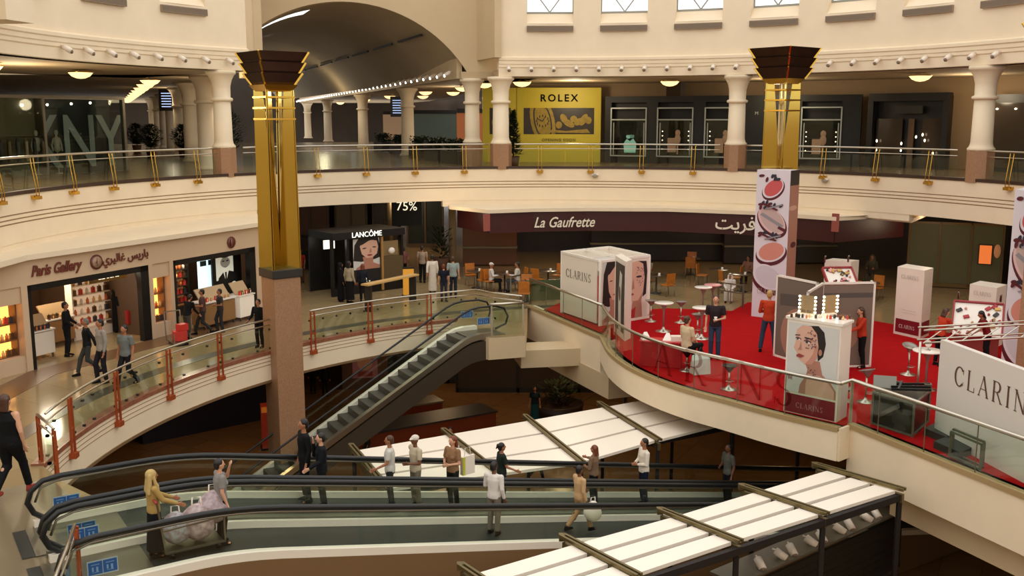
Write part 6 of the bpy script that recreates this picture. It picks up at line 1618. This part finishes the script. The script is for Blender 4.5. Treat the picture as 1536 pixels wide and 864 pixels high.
        if sleeve != 'none':
            capsule(b, U((-sh+.01, 0, 1.41)), U((sh-.01, 0, 1.41)), .064*S, .064*S)
            for s in (-1, 1):
                A, E, Wr = sides[s]
                if sleeve == 'short': frust(b, A, A.lerp(E, .72), .066*S, .06*S); b.ell(A, (.066*S,)*3, 12)
                else: capsule(b, A, E, .064*S, .052*S); frust(b, E.lerp(A, .05), E.lerp(Wr, .95), .052*S, .038*S)
        fuse(b, 'top', cloth(top), t, cv)
    if btype == 'trousers' or btype == 'shorts':
        b = MB(); loft(b, [(.86, .15*W, .115, 0, 0), (.94, .168*W, .122, 0, 0), (1.02, .152*W, .112, 0, 0)], 20, (lambda v: (Vector((v.x, v.y, v.z+drop)))*S))
        for s in (-1, 1):
            hp, kn, an = legj[s]; capsule(b, hp, kn, .095*S*W, .066*S)
            b.ell(kn, (.074*S,)*3, 12)
            if btype == 'trousers': frust(b, kn+(hp-kn)*.08, an+(kn-an)*.04, .073*S, .06*S)
        fuse(b, 'trousers', cloth(bottom), t, cv)
    elif btype == 'skirt':
        b = MB(); loft(b, [(.14, .22, .18, 0, 0), (.5, .19, .15, 0, 0), (.94, .168*W, .122, 0, 0), (1.02, .15*W, .112, 0, 0)], 22, Lw); fuse(b, 'skirt', cloth(bottom), t, cv)
    else:
        b = MB(); c = bottom
        if legs == 'sit':
            loft(b, [(.9, .18, .14, 0, 0), (1.08, .17, .13, 0, 0), (1.33, .18, .135, 0, 0), (1.42, .165, .10, 0, 0), (1.475, .075, .065, 0, 0)], 22, U)
            for s in (-1, 1):
                hp, kn, an = legj[s]; capsule(b, hp, kn, .1*S, .09*S); frust(b, kn, an, .09*S, .09*S)
        else:
            loft(b, [(.07, .2, .17, 0, 0), (.5, .19, .155, 0, 0), (.95, .18, .14, 0, 0), (1.1, .165, .13, 0, 0), (1.33, .18, .135, 0, 0), (1.42, .165, .10, 0, 0), (1.475, .075, .065, 0, 0)], 24, U)
        capsule(b, U((-sh+.01, 0, 1.41)), U((sh-.01, 0, 1.41)), .066*S, .066*S)
        for s in (-1, 1):
            A, E, Wr = sides[s]; capsule(b, A, E, .068*S, .06*S); frust(b, E.lerp(A, .05), E.lerp(Wr, .93), .06*S, .055*S)
        fuse(b, 'robe', cloth(c), t, cv)
    if tie: MB().add([U((-.02, .14, 1.43)), U((.02, .14, 1.43)), U((.03, .15, 1.1)), U((0, .15, 1.06)), U((-.03, .15, 1.1))], [(4, 3, 2, 1, 0)]).build('tie', cloth(tie), t)
    # ---- shoes
    for s in (-1, 1):
        an = legj[s][2]; b = MB(); up = an.z-.09*S
        loft(b, [(0, .042, .13, 0, .05), (.02, .046, .135, 0, .05), (.05, .042, .12, 0, .045), (.075, .036, .06, 0, -.01), (.1, .034, .04, 0, -.02)], 14, lambda v: Vector((v.x, v.y, v.z))*S+Vector((an.x, an.y, up)))
        b.sm = [True]*len(b.sm); b.build('shoe', cloth(shoes), t)
    # ---- hair / head cover
    b = MB(); m = HAIRM.get(hair)
    if hstyle in ('short', 'long', 'bun', 'mid'):
        b.ell(Hd((0, -.012, 1.675)), (.084*S, .096*S, .095*S), 16); b.ell(Hd((0, -.045, 1.63)), (.078*S, .062*S, .09*S), 12)
        if hstyle == 'bun': b.ell(Hd((0, -.10, 1.70)), (.045*S,)*3, 10); capsule(b, Hd((0, -.11, 1.69)), Hd((0, -.15, 1.62)), .03*S, .018*S)
        if hstyle in ('long', 'mid'):
            ln = 1.40 if hstyle == 'long' else 1.5
            for x in (-.06, -.03, 0, .03, .06): capsule(b, Hd((x, -.05, 1.68)), Hd((x*1.2, -.075, ln)), .04*S, .03*S)
        fuse(b, 'hair', m, t, cv, 1)
    elif hstyle == 'cap':
        b.ell(Hd((0, 0, 1.69)), (.088*S, .1*S, .075*S), 16); capsule(b, Hd((-.04, .09, 1.68)), Hd((.04, .09, 1.68)), .02*S, .02*S); capsule(b, Hd((-.03, .13, 1.67)), Hd((.03, .13, 1.67)), .012*S, .012*S)
        fuse(b, 'cap', cloth(headcover), t, cv, 1)
    elif hstyle in ('scarf', 'ghutra'):
        b.ell(Hd((0, -.015, 1.665)), (.096*S, .108*S, .11*S), 16)
        for x in (-.075, -.04, 0, .04, .075): capsule(b, Hd((x, -.05, 1.66)), U((x*1.7, -.09, 1.33)), .045*S, .04*S)
        for s in (-1, 1): capsule(b, Hd((s*.075, .02, 1.62)), U((s*.08, .07, 1.38)), .03*S, .045*S)
        capsule(b, U((-.06, .07, 1.43)), U((.06, .07, 1.43)), .05*S, .05*S)
        fuse(b, 'headscarf', cloth(headcover), t, cv, 1)
        if hstyle == 'ghutra':
            b = MB(); b.tube([Hd((.085*cos(a), -.012+.1*sin(a), 1.725)) for a in [2*PI*i/16 for i in range(16)]], .012*S, 6, closed=True); b.build('head_cord', cloth((14, 12, 12)), t)
    return t, sides, S
def PX(px, py, z, ph, sit=False):
    """floor spot under the feet and the height that reaches the head row"""
    p = P(px, py, z); return p, (Q(px, ph, p.y).z-z)/(.754 if sit else 1)
def W_on(px, lane, ph, dz=.02):
    o = (.05, 1.72)[lane]+.71; s = 0
    while s < 24 and proj(*tpt(s, o, tz(s)))[0] < px: s += .02
    p = Vector(tpt(s, o, tz(s)+dz)); return p, Q(px, ph, p.y).z-p.z
D2 = lambda d: rad(d)-PI/2            # heading (deg, 0 = +X, 90 = away) to rotation
def who(label, px, py, z, ph, heading, **k):
    p, h = PX(px, py, z, ph, k.get('legs') == 'sit'); p.z = z; return person(label, p, D2(heading), max(1.45, min(1.98, h)), **k)
def whoW(label, px, lane, ph, heading, **k):
    p, h = W_on(px, lane, ph); return person(label, p, D2(heading), max(1.45, min(1.95, h)), **k)
BLK, NAVY, JEAN = (16, 16, 18), (22, 26, 40), (52, 66, 88)
N_ = .009
# left walkway
who('heavy woman in black sleeveless top and trousers walking away at the left edge', 20, 744, 0, 592, 80, la='swingf', ra='down', legs='walk', top=BLK, sleeve='none', bottom=BLK, hair='brown', hstyle='mid', skin='light', shoes=(150, 60, 50), fem=True, wide=1.4, vox=N_)
who('man in dark suit standing just inside the left perfume shop entrance', 103, 534, 0, 453, 10, top=BLK, sleeve='long', bottom=BLK, la='swingf', ra='swingf', vox=N_)
who('man in black shirt and grey trousers striding left, leftmost of the walking trio', 134, 563, 0, 478, 215, legs='walk', top=(22, 26, 26), sleeve='long', bottom=(62, 64, 62), la='swingb', ra='down', hair='grey', vox=N_)
who('man in pale grey shirt walking between the black-shirted and grey-shirted men', 156, 574, 0, 479, 225, legs='step', top=(158, 150, 140), sleeve='long', bottom=(34, 30, 36), la='down', ra='swingb', vox=N_)
who('man in short-sleeved grey shirt walking beside the balustrade', 192, 581, 0, 488, 250, legs='walk', top=(112, 116, 112), sleeve='short', bottom=(24, 24, 28), la='down', ra='down', skin='tan', vox=N_)
who('woman in black at the tester counter inside the left perfume shop', 176, 498, 0, 441, 40, top=BLK, sleeve='long', bottom=BLK, btype='abaya', la='reach', ra='fold', fem=True, hstyle='scarf', headcover=BLK)
who('person in dark clothes with red top deep in the left perfume shop', 127, 500, 0, 450, 260, top=(110, 24, 28), sleeve='short', bottom=BLK, la='fold', ra='fold', hair='black')
who('person in black leaning over the shopping trolley at the right perfume shop entrance', 282, 508, 0, 452, 60, top=BLK, sleeve='long', bottom=(70, 66, 60), lean=18, la='push', ra='push', skin='tan')
who('man in brown shirt walking past the right perfume shop entrance', 306, 502, 0, 434, 200, legs='walk', top=(88, 62, 56), sleeve='short', bottom=(48, 46, 44), la='fold', ra='swingf', hair='black')
who('man in dark grey shirt with folded arms, beside the brown-shirted man', 332, 498, 0, 434, 215, legs='step', top=(60, 54, 52), sleeve='short', bottom=(46, 46, 50), la='fold', ra='fold', hair='black')
who('man in black suit holding a phone to his face left of the granite pillar', 390, 521, 0, 449, 250, top=BLK, sleeve='long', bottom=BLK, la='phone', ra='rail', vox=N_)
# around the kiosk
who('woman in beige top and black skirt standing before the black kiosk', 525, 454, 0, 392, 60, top=(170, 156, 130), sleeve='long', bottom=BLK, btype='skirt', fem=True, hair='black', hstyle='mid')
who('person in dark clothes standing before the kiosk portrait', 545, 452, 0, 396, 100, top=(30, 32, 40), sleeve='long', bottom=BLK, hair='auburn', hstyle='mid', fem=True)
who('person in black with bag at the left end of the kiosk', 512, 452, 0, 394, 20, top=BLK, sleeve='long', bottom=BLK, btype='abaya', fem=True, hstyle='scarf', headcover=BLK)
who('man in long white robe walking away beside the balustrade', 649, 438, 0, 383, 95, bottom=(222, 212, 196), btype='robe', la='swingb', ra='down', hair='black')
who('boy-sized person in dark navy top right of the white robe', 666, 452, 0, 398, 100, top=NAVY, sleeve='short', bottom=(44, 48, 60), hair='auburn', skin='light')
who('man in pale blue short-sleeved shirt and dark trousers, rightmost of the group by the kiosk', 680, 446, 0, 385, 90, top=(150, 162, 156), sleeve='short', bottom=(34, 40, 50), hair='brown', skin='light')
who('person in pale top and black trousers deeper in the passage above the white robe', 634, 424, 0, 369, 80, top=(150, 130, 112), sleeve='short', bottom=BLK, hair='black')
who('person in dusty pink top behind the right side of the kiosk', 606, 420, 0, 371, 120, top=(120, 74, 70), sleeve='short', bottom=BLK, hair='black')
who('person in red shirt at the far left of the passage beside the brass pillar', 452, 424, 0, 378, 250, top=(176, 52, 40), sleeve='short', bottom=(110, 60, 48), hair='black')
# restaurant
who('seated man in white shirt and white cap, left side of the cafe table', 737, 437, 0, 394, 0, legs='sit', la='table', ra='table', top=(214, 206, 196), sleeve='long', bottom=BLK, hstyle='cap', headcover=(210, 204, 196))
who('seated man in white shirt with dark strap facing him across the cafe table', 776, 438, 0, 393, 180, legs='sit', la='table', ra='table', top=(206, 198, 188), sleeve='long', bottom=(60, 60, 64), hair='black')
who('seated man in white robe and white headcloth with black cord in the cafe', 1094, 452, 0, 412, 250, legs='sit', la='lap', ra='lap', bottom=(220, 212, 202), btype='robe', hstyle='ghutra', headcover=(226, 220, 210))
who('seated person in dull beige shirt deep in the restaurant right of the cube', 973, 424, 0, 386, 220, legs='sit', la='table', ra='table', top=(130, 116, 92), sleeve='short', bottom=BLK)
who('seated person in dusty rose shirt in the restaurant left of the makeup banner', 1121, 424, 0, 384, 230, legs='sit', la='table', ra='table', top=(150, 106, 88), sleeve='short', bottom=BLK)
who('seated woman in grey headscarf in the dark restaurant right of the white tower', 1306, 428, 0, 382, 240, legs='sit', la='table', ra='table', bottom=(74, 66, 52), btype='abaya', fem=True, hstyle='scarf', headcover=(88, 80, 64))
# the stand
pm_, _, _ = who('man in dark checked shirt and jeans holding a small cup on the red carpet', 1071, 538, .02, 443, 255, top=(44, 34, 36), sleeve='short', bottom=JEAN, la='fold', ra='down', skin='light', hair='brown', shoes=(60, 60, 64), vox=N_)
pw_, _, _ = person('seated woman with dark bun in patterned beige top and black skirt behind the curved glass', P(1028, 556, .02)+Vector((0, -.1, .22)), D2(35), 1.8, legs='sit', la='lap', ra='lap', top=(206, 184, 150), sleeve='short', bottom=BLK, hair='brown', hstyle='bun', skin='light', fem=True, vox=N_)
who('blond member of staff in orange jacket and jeans seen from behind beside the makeup banner', 1151, 528, .02, 436, 70, legs='wide', la='fold', ra='reach', top=(186, 62, 30), sleeve='long', bottom=JEAN, hair='blond', skin='light', vox=N_)
who('long dark-haired woman in orange top and black trousers working behind the portrait counter', 1290, 551, .02, 461, 190, la='reach', ra='reach', top=(186, 58, 32), sleeve='long', bottom=BLK, hair='brown', hstyle='long', skin='light', fem=True, lean=6, vox=N_)
who('dark-haired woman in orange top bending over the tilted tester table at the right', 1407, 548, .02, 462, 20, la='reach', ra='reach', top=(190, 62, 34), sleeve='short', bottom=BLK, hair='brown', hstyle='mid', skin='light', fem=True, lean=14, vox=N_)
who('seated dark-haired person at the right side of the tilted tester table', 1478, 545, .02, 465, 170, la='reach', ra='reach', top=(120, 26, 30), sleeve='short', bottom=BLK, hair='black', hstyle='mid', skin='tan', fem=True, lean=20)
# near walkway
pa_, _, _ = whoW('woman in beige patterned headscarf pushing the trolley full of bags on the near walkway', 233, 0, 709, 33, la='push', ra='push', top=(170, 140, 80), sleeve='long', bottom=BLK, btype='skirt', hstyle='scarf', headcover=(186, 160, 104), fem=True, vox=N_)
whoW('woman in grey T-shirt drinking, standing at the front of the trolley on the near walkway', 334, 0, 689, 33, la='drink', ra='down', top=(136, 132, 128), sleeve='short', bottom=(34, 28, 28), hair='black', hstyle='short', skin='light', fem=True, vox=N_)
whoW('man in white shirt and grey trousers seen from behind on the near walkway', 740, 0, 693, 60, la='fold', ra='down', top=(222, 214, 206), sleeve='long', bottom=(120, 110, 96), hair='black', skin='brown', vox=N_)
whoW('man in beige shirt and trousers striding down the near walkway with a white bag', 868, 0, 708, 30, legs='walk', la='swingf', ra='down', top=(196, 160, 116), sleeve='long', bottom=(176, 140, 100), hair='black', skin='brown', vox=N_)
# far walkway
whoW('man in black suit with pale collar touching the handrail of the far walkway', 484, 1, 650, 200, la='rail', ra='phone', top=(16, 18, 24), sleeve='long', bottom=(18, 20, 22), hair='black', skin='light', vox=N_)
p, hh = W_on(470, 1, 652); q_ = p+Vector((TN.x, TN.y, 0))*.42
person('dark-haired person hidden behind the man in the black suit', q_, D2(210), 1.68, top=BLK, sleeve='long', bottom=BLK, la='down', ra='down', hair='black')
whoW('man in white polo shirt with blue chest stripe on the far walkway', 586, 1, 654, 185, la='rail', ra='down', top=(204, 200, 190), sleeve='short', bottom=(40, 44, 42), hair='brown', skin='tan', vox=N_)
whoW('man in pale T-shirt and white cap leaning back on the far walkway', 624, 1, 653, 215, la='fold', ra='swingb', top=(190, 176, 150), sleeve='short', bottom=(120, 110, 92), hstyle='cap', headcover=(214, 206, 192), skin='brown', vox=N_)
whoW('auburn-haired woman in brown top with a yellow and white bag on the far walkway', 679, 1, 655, 230, la='fold', ra='fold', top=(146, 110, 78), sleeve='short', bottom=(28, 30, 28), hair='auburn', hstyle='mid', skin='light', fem=True, vox=N_)
whoW('woman with hair bun in dark green top behind the white-shirted man', 752, 1, 674, 20, la='down', ra='rail', top=(30, 40, 32), sleeve='short', bottom=(40, 40, 40), hair='black', hstyle='bun', skin='tan', fem=True)
whoW('woman in dusty brown top resting an arm on the rear handrail of the far walkway', 890, 1, 668, 150, la='fold', ra='out', top=(126, 100, 78), sleeve='long', bottom=BLK, hair='auburn', hstyle='mid', fem=True)
whoW('man in bright white shirt and dark jeans near the lower end of the far walkway', 964, 1, 658, 195, la='fold', ra='fold', top=(226, 214, 196), sleeve='long', bottom=(20, 26, 44), hair='black', skin='tan')
whoW('man in dim grey shirt, lowest on the far walkway in the shade', 1090, 1, 666, 200, la='down', ra='fold', top=(84, 84, 74), sleeve='short', bottom=BLK, hair='black', skin='brown')
# lowest level
who('person in black standing left of the pair under the walkway', 470, 590, Z0, 545, 90, top=BLK, sleeve='long', bottom=BLK)
who('person in black standing right of the pair under the walkway', 488, 594, Z0, 548, 100, top=(20, 26, 22), sleeve='long', bottom=(20, 24, 22))
who('person in teal top walking under the bridge at the lowest level', 802, 634, Z0, 580, 270, top=(20, 40, 40), sleeve='short', bottom=(24, 70, 70), btype='skirt', fem=True, hair='black', hstyle='mid')
who('dark-clothed person walking past the foot of the escalator', 552, 696, Z0, 642, 200, legs='walk', top=(30, 34, 28), sleeve='long', bottom=(34, 38, 32))
who('person whose dark head shows above the white canopy edge', 676, 716, Z0, 641, 270, top=(60, 50, 40), sleeve='long', bottom=BLK)
who('walking person in black whose legs show beneath the near canopy corner', 803, 722, Z0, 664, 20, legs='walk', top=BLK, sleeve='long', bottom=BLK)
# ---- things people carry or push
t = thing('shopping_trolley', 'steel trolley piled with pale shopping bags on the near moving walkway', 'trolley', W_on(284, 0, 720)[0], rad(33)); tro = t
b = MB()
for y in (-.28, .28):
    b.bar((-.45, y, .12), (.5, y, .12), .03, .03); b.bar((-.45, y, .12), (-.55, y, 1.0), .03, .03); b.bar((-.5, y, .5), (.5, y, .55), .02, .02); b.bar((.5, y, .12), (.5, y, .55), .025, .025)
b.bar((.5, -.28, .55), (.5, .28, .55), .02, .02); b.box((0, 0, .13), (.95, .56, .02)); b.build('frame', DSTEEL, t)
MB().tube([(-.56, -.3, 1.0), (-.56, .3, 1.0)], .02, 8).build('push_handle', mat('handle_red', (150, 40, 36), .5), t)
for x in (-.35, .4):
    for y in (-.24, .24): MB().tube([(x, y-.02, .05), (x, y+.02, .05)], .05, 12).build('wheel', CHAR, t)
def bag(loc, c, s, label, rz=0, nm='plastic_bag', cat='bag'):
    b = MB(); rnd = random.Random(int(s*1000)+int(c[0])); b.ell((0, 0, .24), (.2, .16, .24), 14)
    b.v = [(x*(1+.18*math.sin(9*z+5*x)), y*(1+.18*math.cos(8*z+4*y)), max(z, 0)) for x, y, z in b.v]
    t = thing(nm, label, cat, loc, rz); b.build('bag_body', mat('bag_%d_%d' % (c[0], c[2]), c, .45, c2=(150, 128, 128) if c[1] < 195 else None, scale=14), t)
    MB().tube([(-.06, 0, .42), (-.05, 0, .56), (.05, 0, .56), (.06, 0, .42)], .012, 6).build('handle', WHITE, t)
    for ch in t.children: ch.scale = (s, s, s)
    return t
R33 = Matrix.Rotation(rad(33), 3, 'Z')
for k, (x, y, z, c, s, lb) in enumerate(((-.22, -.05, .16, (178, 184, 190), 1.15, 'left'), (.12, -.08, .16, (196, 176, 172), 1.3, 'middle'), (.42, -.0, .35, (190, 172, 178), 1.2, 'right'))):
    v = R33 @ Vector((x, y, z)); bag(Vector(t.location)+v, c, s, '%s one of the three bulging pale shopping bags on the trolley' % lb, .4)
p = W_on(874, 0, 710)[0]; d = Vector((TD.x, TD.y, 0)); n3 = Vector((TN.x, TN.y, 0)); bag(p-n3*.25+d*.05+Vector((0, 0, .3)), (222, 216, 196), .95, 'white plastic bag carried by the man in beige on the near walkway', .5)
p = W_on(694, 1, 700)[0]; t = thing('carrier_bag', 'yellow and white carrier bag hanging from the arm of the auburn-haired woman', 'bag', p+d*.12+Vector((0, 0, .72)), .7)
MB().add([(-.16, -.05, 0), (.16, -.05, 0), (.16, .05, 0), (-.16, .05, 0), (-.17, -.03, .4), (.17, -.03, .4), (.17, .03, .4), (-.17, .03, .4)], [(3, 2, 1, 0), (0, 1, 5, 4), (1, 2, 6, 5), (2, 3, 7, 6), (3, 0, 4, 7), (4, 5, 6, 7)]).build('bag_body', WHITE, t)
MB().box((-.13, -.045, .2), (.06, .02, .4)).build('yellow_stripe', mat('stripe_yellow', (200, 200, 60), .5), t); MB().tube([(-.08, 0, .4), (-.06, 0, .58), (.06, 0, .58), (.08, 0, .4)], .008, 6).build('handle', WHITE, t)
tl = P(268, 516, 0); t = thing('shopping_trolley', 'luggage-style trolley with red goods pushed by the person in black at the shop', 'trolley', tl, 2.2); b = MB()
for y in (-.25, .25): b.bar((-.4, y, .1), (.4, y, .1), .03, .03); b.bar((.4, y, .1), (.5, y, .98), .03, .03); b.bar((-.4, y, .1), (-.4, y, .4), .03, .03)
b.bar((.5, -.25, .98), (.5, .25, .98), .03, .03); b.box((0, 0, .11), (.8, .5, .02)); b.build('frame', DSTEEL, t)
for x in (-.33, .33): MB().tube([(x, -.2, .04), (x, .2, .04)], .04, 10).build('wheel', CHAR, t)
o = MB().box((0, 0, .15), (.4, .35, .3)).build('red_box', mat('red_goods', (190, 46, 34), .5)); o.location = tl+Vector((.05, 0, .13)); o.rotation_euler.z = .5; tag(o, 'red box low on the trolley at the right perfume shop entrance', 'box')
o = MB().box((0, 0, .1), (.3, .25, .2)).build('red_box', MATS['red_goods']); o.location = tl+Vector((.12, .05, .44)); o.rotation_euler.z = .9; tag(o, 'smaller red box on top of the first on the trolley at the right shop entrance', 'box')
t = thing('paper_bag', 'bright red shopping bag held by the woman in black in the left perfume shop', 'bag', P(200, 500, 0)+Vector((0, 0, .35)), .9); MB().box((0, 0, .22), (.42, .16, .45)).build('bag_body', mat('bag_red', (150, 18, 24), .5), t); MB().tube([(-.1, 0, .44), (-.08, 0, .6), (.08, 0, .6), (.1, 0, .44)], .01, 6).build('handle', BLACK, t)
# ================================================================ LIGHT
cu = dup(cp0, pm_.location+Vector((-.05, -.28, 1.22)), 0, 'small white cup held by the man in the dark checked shirt', None); del cu['group']
w = bpy.data.worlds.new('sky'); SC.world = w; w.use_nodes = True; bg = w.node_tree.nodes['Background']
bg.inputs[0].default_value = (1.0, .97, .93, 1); bg.inputs[1].default_value = SKY
def lamp(kind, name, loc, power, col=(1, .8, .56), size=1.0, sy=None, rot=(0, 0, 0)):
    l = bpy.data.lights.new(name, kind); l.energy = power; l.color = col; o = bpy.data.objects.new(name, l); COL.objects.link(o); o.location = loc; o.rotation_euler = rot
    if kind == 'AREA': l.size = size; l.shape = 'RECTANGLE'; l.size_y = sy or size
    else: l.shadow_soft_size = size
    return o
for s, o_, e in ((2.3, 2.2, 110), (sB0+1.8, 1.3, 90), (1.0, 3.5, 60)):
    c = fp(s, o_); lamp('POINT', 'shop_light', (c.x, c.y, 2.6), e*SHOP, (1, .82, .6), .3)
for (x, y, z, e) in ((-6, 52, 3.0, 120), (2, 46.5, 2.7, 60), (10, 45.5, 2.7, 60), (16.5, 39.0, 2.8, 40), (-3, 42, 3.0, 50)):
    lamp('POINT', 'passage_light', (x, y, z), e*PASS, (1, .76, .5), .3)
for (x, y, z, e) in ((-13, 45, 8.2, 60), (-20, 60, 8.0, 40), (-3, 58, 8.0, 50), (-14, 75, 8.0, 60), (12, 46.5, 8.2, 60), (3, 49, 8.2, 70), (-16.5, 34, 7.6, 90), (19, 42, 8.0, 50)):
    lamp('POINT', 'gallery_light', (x, y, z), e*GAL, (1, .82, .56), .4)
for (x, y, z, e) in ((-10, 33, -1.4, 90), (2, 38, -1.4, 120), (9, 30, -1.6, 60), (-3, 42, -1.4, 90), (7, 16, -2.8, 30)):
    lamp('POINT', 'lower_light', (x, y, z), e*LOW, (1, .66, .36), .4)
SC.view_settings.view_transform = 'Standard'; SC.view_settings.look = 'None'; SC.view_settings.gamma = 1; SC.view_settings.use_curve_mapping = False
SC.view_settings.exposure = EXPO
SC.cycles.max_bounces = 8; SC.cycles.transparent_max_bounces = 24; SC.cycles.use_denoising = True; SC.cycles.sample_clamp_indirect = 6
